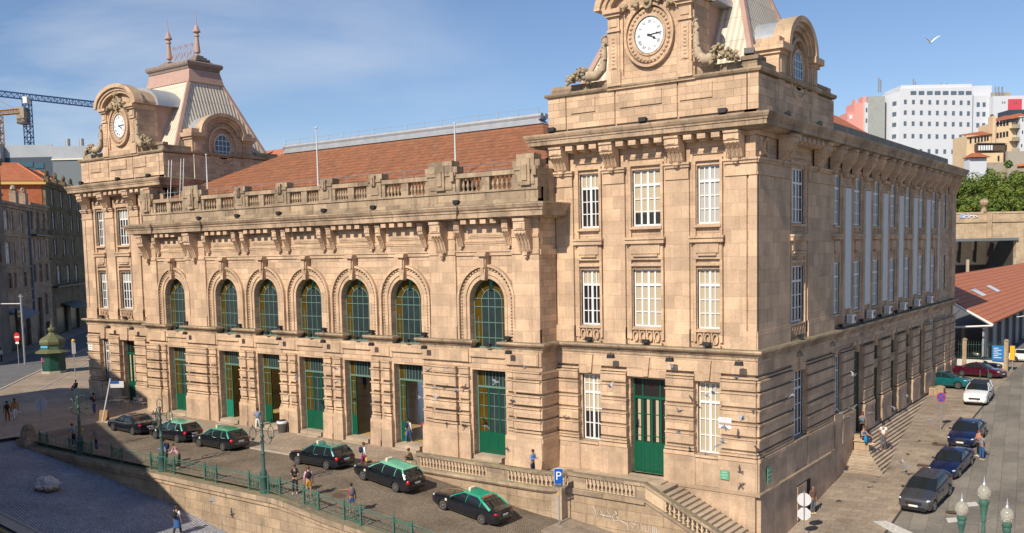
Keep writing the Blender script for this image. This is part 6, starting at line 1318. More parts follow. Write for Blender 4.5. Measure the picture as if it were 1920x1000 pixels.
# birds
PG = plain('pigeon_grey', (.22, .23, .26), .8, noise_amt=.5, nscale=14); GUL = plain('gull_white', (.66, .66, .66), .7, noise_amt=.1)
def bird_proto(nm, mat, span, up, tip=None):
    t = empty(nm, (0, 0, 0)); m = MB(); m.tube([(-.19, 0, 0), (-.12, 0, .0), (0, 0, 0), (.10, 0, .02), (.145, 0, .04), (.18, 0, .04), (.205, 0, .035)], [.012, .032, .062, .05, .03, .03, .006], 8); m.add([(-.12, -.02, 0), (-.12, .02, 0), (-.27, .06, -.01), (-.27, -.06, -.01), (-.12, -.02, .01), (-.12, .02, .01), (-.27, .06, 0), (-.27, -.06, 0)], [(0, 1, 2, 3), (4, 5, 6, 7), (0, 1, 5, 4), (2, 3, 7, 6), (1, 2, 6, 5), (0, 3, 7, 4)]); m.build('body', mat, t, 60)
    for s in (-1, 1):
        m = MB(); P = [(.07, .03, .02), (.09, span*.22, .05+up*.5), (.03, span*.40, .04+up*.9), (-.06, span*.5, .02+up), (-.06, span*.36, .03+up*.75), (-.09, span*.2, .03+up*.4), (-.08, .03, .01)]
        m.add([(x, s*y, z) for x, y, z in P]+[(x, s*y, z+.012) for x, y, z in P], [tuple(range(7)), tuple(range(13, 6, -1))]+[(k, (k+1) % 7, 7+(k+1) % 7, 7+k) for k in range(7)]); m.build('wing', mat, t)
    return t
pp = [bird_proto('pigeon', PG, .66, .14), bird_proto('pigeon', PG, .62, -.10), bird_proto('pigeon', plain('pale_pigeon', (.34, .34, .36), .8, noise_amt=.4, nscale=14), .66, .22)]
PW = [((803, 695), 'y', -4), ((838, 690), 'y', -4), ((818, 728), 'y', -4.5), ((855, 735), 'y', -4.5), ((788, 745), 'y', -5), ((820, 747), 'y', -5), ((985, 690), 'y', -5), ((630, 717), 'y', -3.2), ((632, 693), 'y', -4), ((930, 718), 'y', -4), ((912, 800), 'y', -4.5), ((555, 712), 'y', -4),
      ((1262, 690), 'y', -3), ((1325, 742), 'y', -3), ((1392, 787), 'y', -3), ((1355, 830), 'y', -3), ((1345, 836), 'y', -4), ((1145, 726), 'y', -3), ((1273, 772), 'y', -4), ((1380, 708), 'y', -3), ((1338, 738), 'y', -4), ((1272, 812), 'y', -2),
      ((1484, 742), 'x', 2), ((1600, 768), 'x', 3), ((1627, 775), 'x', 3), ((1592, 782), 'x', 3), ((1575, 776), 'x', 3), ((1700, 745), 'x', 3.5), ((1675, 764), 'x', 3.5), ((1692, 868), 'x', 4.2), ((1700, 877), 'x', 4.5), ((1742, 787), 'x', 4.6), ((1600, 705), 'x', 2), ((397, 940), 'y', -17)]
rb = random.Random(5)
WH = ['high above the fifth taxi, left of the seventh door', 'just left of the seventh door, near its top', 'left of the seventh door at mid height', 'close to the lower left of the seventh door', 'at the right edge of the sixth doorway', 'right of the sixth doorway, lowest of its pair', 'over the pier right of the seventh door', 'over the pier left of the fifth doorway', 'under the ledge left of the fifth arched window', 'across the glass at the top of the seventh door', 'across the lower glass of the seventh door', 'over the pier between the third and fourth doors',
      'above the green door of the right pavilion', 'in front of the right ground window of the right pavilion', 'close to the building corner, above the green plaque', 'low between the green plaque and the corner', 'low beside the right ground window sill', 'left of the green pavilion door near its top', 'right of the green pavilion door at mid height', 'under the ledge near the building corner', 'touching the top of the right ground window', 'low on the pier right of the green pavilion door',
      'against the large ground window of the side wall', 'above the woman sitting on the pedestal', 'above the man climbing the side steps', 'just left of the woman sitting on the pedestal', 'low beside the second side window', 'over the upper side steps, higher of two', 'over the upper side steps, lower of two', 'low over the pavement right of the steps, higher of two', 'low over the pavement right of the steps, lower of two', 'near the pole of the no stopping sign', 'under the ledge between the two side windows', 'beside the retaining wall below the railing']
for k, ((u, v), ax, val) in enumerate(PW):
    p = onp(u, v, 'xyz'.index(ax), val); q = pp[k % 3]; o = q if k < 3 else copytree(q); o.location = p; o.rotation_euler = (rb.uniform(-.4, .4), rb.uniform(-.5, .2), rb.uniform(0, 6.28))
    tag(o, '%s pigeon flying %s' % ('pale' if k % 3 == 2 else 'grey', WH[k]), 'pigeon', 'pigeons flying around the station')
g_l = bird_proto('seagull', GUL, 1.3, .42); g_l.location = dep(1745, 80, 90); g_l.rotation_euler = (0, -.1, _y+pi/2+.15); g_l.scale = (1.45,)*3; tag(g_l, 'white seagull gliding alone in the blue sky above the white tower block', 'seagull')
# ---- signs
def text(s, size, mat, loc, rot, parent, ext=.004):
    c = bpy.data.curves.new('lettering', 'FONT'); c.body = s; c.size = size; c.extrude = ext; c.align_x = 'CENTER'; c.align_y = 'CENTER'
    o = bpy.data.objects.new('lettering', c); COL.objects.link(o); dg = bpy.context.evaluated_depsgraph_get(); me = bpy.data.meshes.new_from_object(o.evaluated_get(dg)); bpy.data.objects.remove(o); me.materials.clear(); me.materials.append(mat)
    o = bpy.data.objects.new('lettering', me); COL.objects.link(o); o.location = loc; o.rotation_euler = rot; o.parent = parent; return o
def face_rot(h): return (pi/2, 0, h+pi/2)       # upright text facing heading h
def sgnpost(nm, pos, h, head, lab, cat, r=.035, mat=None):
    t = empty(nm, pos, head, label=lab, cat=cat); m = MB(); m.lathe([(r, 0), (r, h)], n=8); m.build('pole', mat or GALV, t, 60); return t     # local +x = face
X_ = lambda a, d, z: (d, a, z)
t = sgnpost('parking_sign', (-10.0, -5.95, -10.6), 3.6, radians(-62), 'blue parking sign with a white P on a thin pole by the terrace wall', 'road sign')
m = MB(); m.box(.04, .07, -.25, .25, 2.72, 3.62); m.build('plate', BLUEP, t); m = MB(); m.box(.03, .04, -.27, .27, 2.70, 3.64); m.build('rim', WHITE, t); m = MB(); m.box(.04, .07, -.26, .26, 2.52, 2.66); m.build('small_plate', GR, t); text('P', .72, WHITE, (.078, 0, 3.17), (pi/2, 0, pi/2), t); m = MB(); m.lathe([(.045, 2.0), (.045, 2.2)], n=8); m.build('yellow_band', YEL, t)
t = sgnpost('road_sign_pole', (1.47, 4.0, -12.1), 3.1, radians(110), 'pole with the grey backs of a round and an octagonal sign at the corner', 'road sign')
m = MB(); m.disc(0, 2.55, .42, .42, .04, .06, 28, F=X_); m.build('round_plate', WPOLE, t); m = MB(); m.prism([(.42*cos(pi/8+k*pi/4), 1.65+.42*sin(pi/8+k*pi/4)) for k in range(8)], .04, .06, F=X_); m.build('octagonal_plate', WPOLE, t)
t = sgnpost('no_stopping_sign', (4.05, 29.9, -9.4), 3.0, radians(-70), 'red and blue no stopping sign on a grey pole beside the side street kerb', 'road sign', .045)
m = MB(); m.disc(0, 2.75, .36, .42, .05, .07, 28, F=X_); m.build('plate', BLUEP, t); m = MB(); m.ring(0, 2.75, .30, .36, .06, .07, .08, n=28, F=X_); [m.tube([(.08, -.24*a, 2.75-.28), (.08, .24*a, 2.75+.28)], .035, 4) for a in (-1, 1)]; m.build('red_cross', RED, t)
t = sgnpost('round_sign', (-57.64, -12.7, -8.25), 2.9, radians(120), 'round road sign seen from behind beside the wall end pedestal', 'road sign')
m = MB(); m.disc(0, 2.3, .55, .58, .04, .06, 28, F=X_); m.build('plate', WPOLE, t)
t = sgnpost('station_sign_post', (-56.85, -7.8, -8.25), 0.1, radians(-54), 'slanting white sign post with a blue and white flag plate beside the first car', 'sign'); t.children[0].data.transform(Matrix.Scale(1, 4)); m = MB(); m.tube([(0, 0, 0), (-.1, .9, 3.85)], .06, 6); m.build('slanting_post', WPOLE, t); m = MB(); m.box(.0, .04, .92, 2.1, 3.45, 3.62); m.box(0, .04, .92, 2.1, 3.05, 3.45); m.build('plate', WPOLE, t); m = MB(); m.box(.04, .05, .92, 1.7, 3.40, 3.62); m.build('blue_band', BLUEP, t)
a_ = empty('sandwich_board', (-57.2, -7.4, -8.25), -.9, label='brown sandwich board standing at the foot of the slanting sign post', cat='board'); WOOD = plain('brown_wood', (.30, .16, .06), .7, noise_amt=.2)
for s in (-1, 1): m = MB(); m.add([(s*.3, -.35, 0), (s*.3, .35, 0), (s*.03, .35, 1.0), (s*.03, -.35, 1.0), (s*.3-.03, -.35, 0), (s*.3-.03, .35, 0), (s*.03-.03, .35, 1.0), (s*.03-.03, -.35, 1.0)], [(0, 1, 2, 3), (4, 5, 6, 7), (0, 1, 5, 4), (1, 2, 6, 5), (2, 3, 7, 6), (3, 0, 4, 7)]); m.build('panel', WOOD, a_)
t = sgnpost('tram_mast', (-108.7, 11.0, -8.15), 9.7, radians(-54), 'tall grey mast with a long arm and a no entry sign on the far square', 'mast', .13)
m = MB(); m.tube([(0, 0, 8.4), (0, -8, 8.5)], .07, 6); m.tube([(0, -.3, 9.4), (0, .3, 9.4)], .04, 4); m.build('arm', WPOLE, t)
t = sgnpost('no_entry_sign', (-108.1, 9.9, -8.15), 3.6, radians(-54), 'red no entry sign in front of the tall mast', 'road sign', .05); m = MB(); m.disc(0, 3.95, .40, .62, .05, .08, 24, F=X_); m.build('plate', RED, t); m = MB(); m.box(.08, .09, -.28, .28, 3.85, 4.05); m.build('bar', WHITE, t); m = MB(); m.box(.05, .08, -.22, .22, 3.0, 3.3); m.build('small_plate', WHITE, t)
t = sgnpost('shop_street_sign', (-121.0, 17.0, -8.05), 3.6, radians(-40), 'small round blue grey sign on a post before the dark houses', 'road sign', .05); m = MB(); m.disc(0, 3.7, .5, .55, .05, .08, 24, F=X_); m.build('plate', c_('sign_grey_blue', (.12, .22, .26)), t)
t = sgnpost('stop_flag', (-88.5, 7.1, -8.15), 4.2, radians(-20), 'thin stop pole with a narrow pale blade between kiosk and station', 'sign', .05); m = MB(); m.box(-.04, .04, -.2, .2, 2.9, 4.4); m.build('blade', WPOLE, t); m = MB(); m.blob((0, 0, 4.5), .2, 8, 6, 0); m.build('yellow_cap', YEL, t)
# plaques on the walls
def plaque(nm, F, s0, s1, z0, z1, mat, lab, rows=3, ink=None, d=.2):
    m = MB(F); m.box(s0, s1, d, d+.03, z0, z1); o = m.build(nm, mat, None, label=lab, cat='plaque')
    if ink:
        m = MB(F)
        for i in range(rows): z = z1-(z1-z0)*(i+.7)/(rows+.4); w = (s1-s0)*(.3, .38, .25, .36)[i % 4]; c = (s0+s1)/2; n = 7; [m.box(c-w+2*w*k/n, c-w+2*w*(k+.7)/n, d+.03, d+.036, z-.04, z+.04) for k in range(n)]
        m.build('lettering', ink, o)
    return o
INK = plain('faded_red_ink', (.45, .20, .18), .6, noise_amt=0)
p = plaque('street_name_plaque', FF, -2.3, -1.5, -4.72, -4.08, IVORY, 'white street name plaque high on the right pavilion near the corner', ink=None, d=.14)
text('PRAÇA', .17, INK, (-1.9, -.175, -4.18), (pi/2, 0, 0), p); text('DE', .10, INK, (-1.9, -.175, -4.36), (pi/2, 0, 0), p); text('ALMEIDA GARRETT', .105, INK, (-1.9, -.175, -4.56), (pi/2, 0, 0), p)
PKG = plain('pale_plaque_ink', (.35, .55, .42), .5, noise_amt=0)
PGN = plain('pale_green_plaque', (.10, .36, .22), .5, noise_amt=.1)
p = plaque('green_plaque', FF, -2.15, -1.6, -7.8, -7.25, PGN, 'pale green plaque low on the right pavilion below the white one', ink=PKG, d=.28)
p = plaque('green_plaque', FS, .9, 1.5, -8.0, -7.1, PGN, 'green plaque around the corner on the shaded side wall', ink=PKG, d=.3)
p = plaque('tile_plaque', FC, -15.6, -15.1, -5.7, -5.3, IVORY, 'small patterned white tile plaque right of the seventh door', ink=BL, d=.32)
p = plaque('paper_notice', FC, BAYS[2]+2.2, BAYS[2]+2.55, -5.6, -5.2, IVORY, 'small white notice on the pier right of the third door', ink=GR, rows=2, d=.22)
p = plaque('white_notice', FF, -72.0, -71.3, -3.3, -2.55, IVORY, 'white notice beside the left window of the left pavilion', ink=GR, d=.16)
p = plaque('green_plaque', FF, -71.9, -71.5, -4.9, -4.4, PGN, 'small green plaque under the white notice on the left pavilion', d=.16)
# graffiti on the stair wall: white strokes
GRF = plain('white_graffiti', (.62, .60, .55), .8, noise_amt=.2)
m = MB(); F = lambda a, z: (a, -4.63, z)
def stroke(pts, r=.022): m.tube([F(a, z) for a, z in pts], r, 4)
gx0 = -8.4
stroke([(gx0, -9.35), (gx0+.15, -9.65), (gx0+.1, -10.0)]); stroke([(gx0+.2, -9.95), (gx0+.45, -9.5), (gx0+.75, -9.95), (gx0+.95, -9.5), (gx0+1.25, -9.85), (gx0+.5, -9.8)]); stroke([(gx0+1.55, -9.6), (gx0+1.3, -9.8), (gx0+1.45, -10.05), (gx0+1.75, -9.95), (gx0+1.6, -9.75)]); stroke([(gx0+1.5, -9.45), (gx0+1.62, -9.6)]); stroke([(gx0+1.8, -9.95), (gx0+2.3, -10.1), (gx0+2.4, -10.45)])
stroke([(gx0+2.75, -9.75), (gx0+2.6, -9.95), (gx0+2.85, -10.05), (gx0+2.7, -10.25)]); stroke([(gx0+3.0, -10.3), (gx0+3.15, -9.85), (gx0+3.35, -10.3)]); stroke([(gx0+3.45, -10.0), (gx0+3.5, -10.3), (gx0+3.7, -10.35), (gx0+3.75, -10.0)]); [stroke([(gx0+3.95+i*.12, -9.95-.03*i), (gx0+4.0+i*.12, -10.35-.03*i)], .028) for i in range(3)]
m.build('graffiti', GRF, None, label='white scrawled graffiti on the wall below the terrace balustrade', cat='graffiti')
# litter bin
t = empty('litter_bin', (-39.1, -2.55, -8.31), label='grey metal litter bin with a white bag rim between the doors', cat='litter bin'); m = MB(); m.lathe([(.30, 0), (.40, .85)], n=16); m.build('bin_body', plain('dull_steel', (.15, .15, .155), .45, .7), t, 60); m = MB(); m.lathe([(.42, .78), (.43, .92), (.36, .98)], n=16); m.build('bag_rim', WPOLE, t, 60); m = MB(); m.blob((0, 0, .95), .33, 12, 6, .25, (1, 1, .45)); m.build('bag_content', BPLAST, t, 60)
# cafe tables and chairs beside the left pavilion
ALU = plain('aluminium', (.42, .44, .46), .35, .8, noise_amt=.05)
def table_proto():
    t = empty('cafe_table', (0, 0, 0)); m = MB(); m.box(-.4, .4, -.4, .4, .72, .75); m.build('table_top', ALU, t)
    for s in (-1, 1): m = MB(); m.tube([(-.3, s*.3, 0), (.3, s*.3, .72)], .018, 5); m.tube([(.3, s*.3, 0), (-.3, s*.3, .72)], .018, 5); m.build('crossed_leg', ALU, t)
    return t
def chair_proto():
    t = empty('cafe_chair', (0, 0, 0)); m = MB(); m.box(-.21, .21, -.21, .21, .44, .46); m.build('seat', ALU, t); m = MB(); [m.box(-.21, .21, .19, .21, .60+i*.09, .66+i*.09) for i in range(3)]; [m.tube([(s*.2, .2, .44), (s*.2, .22, .88)], .014, 5) for s in (-1, 1)]; m.build('backrest', ALU, t)
    for x in (-1, 1):
        for y in (-1, 1): m = MB(); m.tube([(x*.19, y*.19, 0), (x*.19, y*.19, .44)], .014, 5); m.build('leg', ALU, t)
    return t
tp, cp = table_proto(), chair_proto(); k = 0
for x, y, lb in ((-62.2, -3.2, 'metal folding table nearest the slanting sign post'), (-63.4, -1.9, 'metal cafe table behind the front one, close to the wall'), (-66.2, -1.6, 'metal cafe table under the left pavilion door'), (-69.3, -1.2, 'metal cafe table near the left corner of the station')):
    o = tp if k == 0 else copytree(tp); k += 1; o.location = (x, y, -8.23); o.rotation_euler.z = .3*k; tag(o, lb, 'table', 'cafe tables by the left pavilion'); o.scale = (1.25, 1.25, 1.2)
k = 0
for x, y, r, lb in ((-60.6, -3.0, 1.6, 'metal chair right of the front folding table'), (-61.4, -1.6, 1.2, 'metal chair between the tables and the pier'), (-60.4, -1.6, 1.8, 'metal chair closest to the stone pier'), (-65.0, -2.6, -1, 'metal chair left of the front folding table'), (-67.6, -2.2, .4, 'metal chair between the two far tables'), (-70.6, -1.9, 2.2, 'metal chair nearest the left corner of the station')):
    o = cp if k == 0 else copytree(cp); k += 1; o.location = (x, y, -8.23); o.rotation_euler.z = r; tag(o, lb, 'chair', 'cafe chairs by the left pavilion'); o.scale = (1.2, 1.2, 1.15)
# boulder sculpture
m = MB(); random.seed(4)
vs = []; fs = []; n, q = 28, 18
for i in range(q+1):
    th = pi*i/q
    for j in range(n):
        ph = 2*pi*j/n; d = Vector((sin(th)*cos(ph), sin(th)*sin(ph), cos(th))); r = 1+.42*noise.noise(d*1.7+Vector((3, 1, 7)))+.24*noise.noise(d*4.2)+.10*noise.noise(d*9); vs.append((-43.2+d.x*.88*r, -19.75+d.y*.70*r, -9.42+d.z*.62*r))
for i in range(q):
    for j in range(n): fs.append((i*n+j, i*n+(j+1) % n, (i+1)*n+(j+1) % n, (i+1)*n+j))
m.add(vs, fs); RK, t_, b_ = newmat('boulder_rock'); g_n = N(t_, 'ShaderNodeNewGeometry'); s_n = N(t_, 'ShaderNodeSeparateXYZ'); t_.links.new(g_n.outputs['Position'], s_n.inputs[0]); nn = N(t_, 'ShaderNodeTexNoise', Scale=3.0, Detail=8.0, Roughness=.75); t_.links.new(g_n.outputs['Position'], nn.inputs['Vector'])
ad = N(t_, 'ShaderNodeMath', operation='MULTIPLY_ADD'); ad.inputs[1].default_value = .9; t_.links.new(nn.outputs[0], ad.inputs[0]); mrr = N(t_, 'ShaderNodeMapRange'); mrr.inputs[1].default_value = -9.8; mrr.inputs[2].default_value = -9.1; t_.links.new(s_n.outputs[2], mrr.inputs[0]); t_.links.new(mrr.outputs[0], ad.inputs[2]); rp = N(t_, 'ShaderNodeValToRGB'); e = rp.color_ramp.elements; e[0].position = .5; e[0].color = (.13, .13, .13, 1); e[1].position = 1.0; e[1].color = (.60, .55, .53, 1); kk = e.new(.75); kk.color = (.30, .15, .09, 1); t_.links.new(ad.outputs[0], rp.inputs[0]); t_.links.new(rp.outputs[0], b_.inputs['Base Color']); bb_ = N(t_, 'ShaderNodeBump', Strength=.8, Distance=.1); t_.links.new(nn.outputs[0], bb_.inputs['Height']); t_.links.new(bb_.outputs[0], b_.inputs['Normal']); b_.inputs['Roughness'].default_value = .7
m.build('boulder', RK, None, 25, label='large pale and rusty boulder resting on the dark cobbled slope', cat='boulder')
# kiosk
KD = plain('kiosk_olive_roof', (.11, .115, .055), .6, noise_amt=.15); KG = plain('kiosk_green', (.008, .06, .04), .45, noise_amt=.1)
t = empty('kiosk', (-96.1, 8.5, -8.15), .35, label='dark green octagonal kiosk with an olive domed roof on the left square', cat='kiosk')
def octa(r, z): return [(r*cos(pi/8+i*pi/4), r*sin(pi/8+i*pi/4), z) for i in range(8)]
def oct_loft(rz, name, mat):
    m = MB(); vs = [p for r, z in rz for p in octa(r, z)]; n = len(rz); m.add(vs, [(k*8+i, k*8+(i+1) % 8, (k+1)*8+(i+1) % 8, (k+1)*8+i) for k in range(n-1) for i in range(8)]+[tuple(range(8))[::-1], tuple((n-1)*8+i for i in range(8))]); return m.build(name, mat, t)
oct_loft([(2.25, 0), (2.25, .35)], 'base', KERB); oct_loft([(2.05, .35), (2.05, 3.3)], 'wall', KG); oct_loft([(2.1, 3.2), (3.15, 3.35), (3.1, 3.42), (2.2, 3.85)], 'eaves', KD); oct_loft([(2.05, 3.8), (2.05, 4.6)], 'drum', plain('kiosk_mid_green', (.09, .14, .09), .5)); oct_loft([(2.15, 4.6), (2.3, 4.7), (2.35, 5.1), (2.1, 5.5), (1.5, 5.85), (.9, 6.15), (.6, 6.5), (.45, 6.6), (.7, 6.8), (.75, 7.1), (.6, 7.3), (.35, 7.35), (.12, 7.9), (.08, 8.3), (.04, 9.0)], 'dome', KD)
m = MB(); a = -pi/2-.0; 
for i in range(8):
    an = i*pi/4; u = (cos(an), sin(an)); v = (-sin(an), cos(an)); m.add([(u[0]*1.92+v[0]*w, u[1]*1.92+v[1]*w, z) for w, z in ((-.6, .7), (.6, .7), (.6, 1.5), (-.6, 1.5))]+[(u[0]*1.94+v[0]*w, u[1]*1.94+v[1]*w, z) for w, z in ((-.6, .7), (.6, .7), (.6, 1.5), (-.6, 1.5))], [(4, 5, 6, 7), (0, 1, 5, 4), (1, 2, 6, 5), (2, 3, 7, 6), (3, 0, 4, 7)])
m.build('wall_panel', KG, t)
an = -pi/2-.35+.0
def on_k(i, w, z, off): an = i*pi/4; return (cos(an)*(1.9+off)-sin(an)*w, sin(an)*(1.9+off)+cos(an)*w, z)
m = MB(); m.add([on_k(6, w, z, .20) for w, z in ((-.75, 4.15-.0), (.75, 4.15), (.75, 4.5), (-.75, 4.5))]+[on_k(6, w, z, .02) for w, z in ((-.75, 4.15), (.75, 4.15), (.75, 4.5), (-.75, 4.5))], [(0, 1, 2, 3), (0, 1, 5, 4), (1, 2, 6, 5), (2, 3, 7, 6), (3, 0, 4, 7)]); m.build('name_board', plain('kiosk_sky_blue', (.10, .38, .55), .4), t)
m = MB(); m.add([on_k(5, w, z, .07) for w, z in ((-.6, .4), (.6, .4), (.6, 1.3), (-.6, 1.3))], [(0, 1, 2, 3)]); m.build('poster', plain('poster_paper', (.45, .40, .42), .6, noise_amt=.9, nscale=2.5), t)
m = MB(); m.add([on_k(5, w, z, .08) for w, z in ((-.6, 1.1), (.6, 1.1), (.6, 1.35), (-.6, 1.35))], [(0, 1, 2, 3)]); m.build('poster_header', YEL, t)
PKP = plain('pink_spray', (.75, .10, .35), .6, noise_amt=0); m = MB()
for pts in ([(-.5, 2.0), (-.5, 2.5), (-.2, 2.4), (-.4, 2.25), (-.1, 1.95)], [(0, 1.95), (.2, 2.5), (.4, 1.95)], ): m.tube([on_k(5, w, z, .03) for w, z in pts], .06, 4)
m.tube([on_k(6, w, z, .03) for w, z in ((-.6, 2.5), (-.6, 2.0), (-.2, 2.0))], .06, 4); m.build('pink_graffiti', PKP, t)
t.scale = (.70, .70, .78)
# yellow post and blue board by the fence
t = empty('ticket_post', (5.4, 58.2, -7.75), label='yellow post box on a pole beside the blue notice board', cat='post box'); m = MB(); m.box(-.22, .22, -.2, .2, 1.2, 2.7); m.build('box', YEL, t); m = MB(); m.lathe([(.06, 0), (.06, 1.2)], n=8); m.build('pole', GALV, t)
# ================================================================ LEFT BACKGROUND
_hd = (Vector(HB)-Vector(HA)).normalized(); _hn = Vector((_hd.y, -_hd.x))
class FH:
    k = 'front'
    def __init__(s, off=0): s.o = off
    def __call__(s, a, d, z): p = Vector(HA)+_hd*a+_hn*(d+s.o); return (p.x, p.y, z)
HW1 = stone('soot_stone', (.44, .32, .23), (.36, .27, .195), (.18, .14, .10), bw=1.2, bh=.5, stain=.6, lichen=.3, blotch=.6)
HW2 = stone('mossy_stone', (.19, .155, .09), (.15, .125, .075), (.08, .07, .045), bw=1.2, bh=.5, stain=.7, lichen=.4, blotch=.7)
HW3 = stone('grey_granite', (.24, .20, .165), (.21, .175, .145), (.14, .12, .10), bw=1.2, bh=.6, stain=.5, blotch=.5)
ORG = plain('orange_sheeting', (.34, .09, .03), .7, noise_amt=.35, nscale=1.5); CURT = plain('pale_curtain', (.70, .74, .80), .2, noise_amt=.1, nscale=2); SHOP = plain('shop_dark', (.02, .02, .022), .3, noise_amt=.1)  # pale window panes carry the sky's reflection in their colour
def house(name, s0, s1, z1, rows, mat, label, off=0, z0=-8.3, depth=9, shops=(), balc=(), bands=(), grp=None):
    F = FH(off); t = empty(name, F((s0+s1)/2, 0, z0), label=label, cat='house'); ops = []
    for zz0, zz1, cs, hw, arch, pane in rows: ops += [(c-hw, c+hw, zz0, zz1) for c in cs]
    ops += [(a, b, z0, c) for a, b, c in shops]
    m = MB(F); wall(m, F, s0+.01, s1-.01, z0, z1, ops, th=.5); m.box(s0+.01, s1-.01, -depth, -.5, z0, z1-.3); PP(m, 'wall', mat, t)
    m = MB(F); m.box(s0-.1, s1+.1, -.3, .55, z1, z1+.45); m.box(s0, s1, -.3, .3, z1-.5, z1)
    for z in bands: m.box(s0, s1, 0, .22, z, z+.25)
    PP(m, 'cornice', mat, t)
    for zz0, zz1, cs, hw, arch, pane in rows:
        for c in cs:
            m = MB(F); m.box(c-hw, c+hw, -.18, -.14, zz0, zz1); w = PP(m, 'window', pane, t)
            m = MB(F); m.box(c-hw, c-hw+.12, -.14, -.08, zz0, zz1); m.box(c+hw-.12, c+hw, -.14, -.08, zz0, zz1); m.box(c-.05, c+.05, -.14, -.09, zz0, zz1); m.box(c-hw, c+hw, -.14, -.095, zz0+(zz1-zz0)*.7, zz0+(zz1-zz0)*.7+.1)
            if arch:
                for s_ in (-1, 1): arc = [(c+s_*hw*cos(q*pi/12), zz1-hw+hw*sin(q*pi/12)) for q in range(7)]; m.prism(arc+[(c+s_*hw, zz1)], -.14, -.02)
            m.box(c-hw-.25, c+hw+.25, -.02, .14, zz0-.2, zz0); m.box(c-hw-.2, c-hw, 0, .07, zz0, zz1); m.box(c+hw, c+hw+.2, 0, .07, zz0, zz1); m.box(c-hw-.2, c+hw+.2, 0, .1, zz1+.02, zz1+.25); o = PP(m, 'frame', mat, t)
    for a, b, c in shops: m = MB(F); m.box(a, b, -.45, -.4, z0, c); PP(m, 'shopfront', SHOP, t)
    for a, b, z in balc:
        m = MB(F); m.box(a, b, 0, 1.0, z-.25, z); m.tube([(a, 1.0, z+1.0), (b, 1.0, z+1.0)], .05, 4); [m.tube([(a+(b-a)*q/16, 1.0, z), (a+(b-a)*q/16, 1.0, z+1.0)], .03, 4) for q in range(17)]; PP(m, 'balcony', BPLAST, t)
    return t
house('town_house', -14, 5.3, 21.0, [(12, 15, (-8, -3, 2), .9, 0, GLD), (6, 9, (-8, -3, 2), .9, 0, GLD)], HW3, 'grey stone house cut off by the left edge of the photo', off=.9, bands=(5, 10.5, 16))
house('town_house', 5.3, 23.4, 15.0, [(11.0, 14.0, (6.9, 13.4), .62, 0, CURT), (11.0, 14.0, (10.0, ), 1.15, 0, CURT), (10.6, 14.0, (19.0,), .75, 1, CURT), (5.7, 9.0, (6.9, 13.4), .62, 1, CURT), (5.7, 9.2, (10.0, ), 1.25, 1, CURT), (5.7, 9.0, (19.2,), .8, 1, CURT), (1.8, 4.2, (7, 13.3), .6, 0, GLD), (1.8, 4.2, (10.2, ), 1.1, 0, GLD), (1.8, 4.2, (19.2,), .9, 0, GLD)], HW1, 'brown stone corner house with pale arched windows left of the downpipe', bands=(10.0, 5.0, 1.2, -.8), shops=((7, 14.5, -2.4), (17, 21, -2.2)))
house('town_house', 23.4, 36.9, 15.6, [(11.6, 14.6, (25.6, 30, 34.2), .85, 0, GLD), (6.6, 9.8, (25.6, 30, 34.2), .85, 0, CURT), (2.4, 5.4, (25.6, 30, 34.2), .85, 0, GLD), (-3.6, .2, (32.6,), 1.0, 1, GLD)], HW1, 'narrow tan house with a black balcony between the two wider old houses', balc=((24.2, 36, 10.6),), bands=(5.8, 1.4), shops=((25, 29.6, -.4), (31.4, 34.2, -5)))
house('town_house', 36.9, 68, 20.2, [(16.4, 19.6, (41.6, 49.2, 57.4, 64), 1.05, 1, CURT), (12.0, 15.2, (41.6, 49.2, 57.4, 64), 1.05, 0, CURT), (7.0, 10.2, (42, 49.8, 57.6), 1.0, 1, CURT), (1.6, 5.2, (43.4, 51.5, 59.4), 1.35, 1, CURT)], HW2, 'tall dark mossy house with rows of white arched windows next to the station', balc=((38, 62, 1.2),), bands=(15.8, 11.2, 6.2), shops=((40, 49, -3.0), (52, 60, -3.0)))
# awning, shop sign, downpipe, parapet stones
F = FH(); t = empty('downpipe', F(23.4, .2, -8), label='pale blue grey downpipe between the corner house and the narrow house', cat='pipe'); m = MB(F); m.box(23.1, 23.5, .05, .3, -3, 14.5); PP(m, 'pipe', c_('pipe_blue', (.14, .19, .24)), t)
m = MB(F); m.add([(44, 0, -2.2), (58, 0, -2.2), (58, 2.4, -3.2), (44, 2.4, -3.2), (44, 0, -2.3), (58, 0, -2.3), (58, 2.4, -3.3), (44, 2.4, -3.3)], [(0, 1, 2, 3), (4, 5, 6, 7), (0, 1, 5, 4), (1, 2, 6, 5), (2, 3, 7, 6), (3, 0, 4, 7)]); m.build('awning', BPLAST, None, label='dark awning over the shop of the mossy house', cat='awning')
m = MB(F); m.add([(6.5, .1, -1.5), (16.5, .1, -1.2), (16.5, 2.6, -2.5), (6.5, 2.6, -2.9), (6.5, .1, -1.6), (16.5, .1, -1.3), (16.5, 2.6, -2.6), (6.5, 2.6, -3.0)], [(0, 1, 2, 3), (4, 5, 6, 7), (0, 1, 5, 4), (1, 2, 6, 5), (2, 3, 7, 6), (3, 0, 4, 7)]); m.build('awning', c_('awning_grey', (.22, .23, .25)), None, label='pale grey awning over the shop of the brown corner house', cat='awning')
t = empty('shop_sign', F(7.4, 1.5, -1.5), label='black shop sign with yellow lettering hanging beside the pale awning', cat='shop sign'); m = MB(F); m.box(5.6, 8.2, 1.6, 1.9, -3.0, -1.2); PP(m, 'panel', BPLAST, t); m = MB(F); m.box(6.0, 7.9, 1.9, 1.93, -1.9, -1.6); m.box(6.0, 7.9, 1.9, 1.93, -2.6, -2.3); PP(m, 'lettering', YEL, t)
rr = random.Random(2)
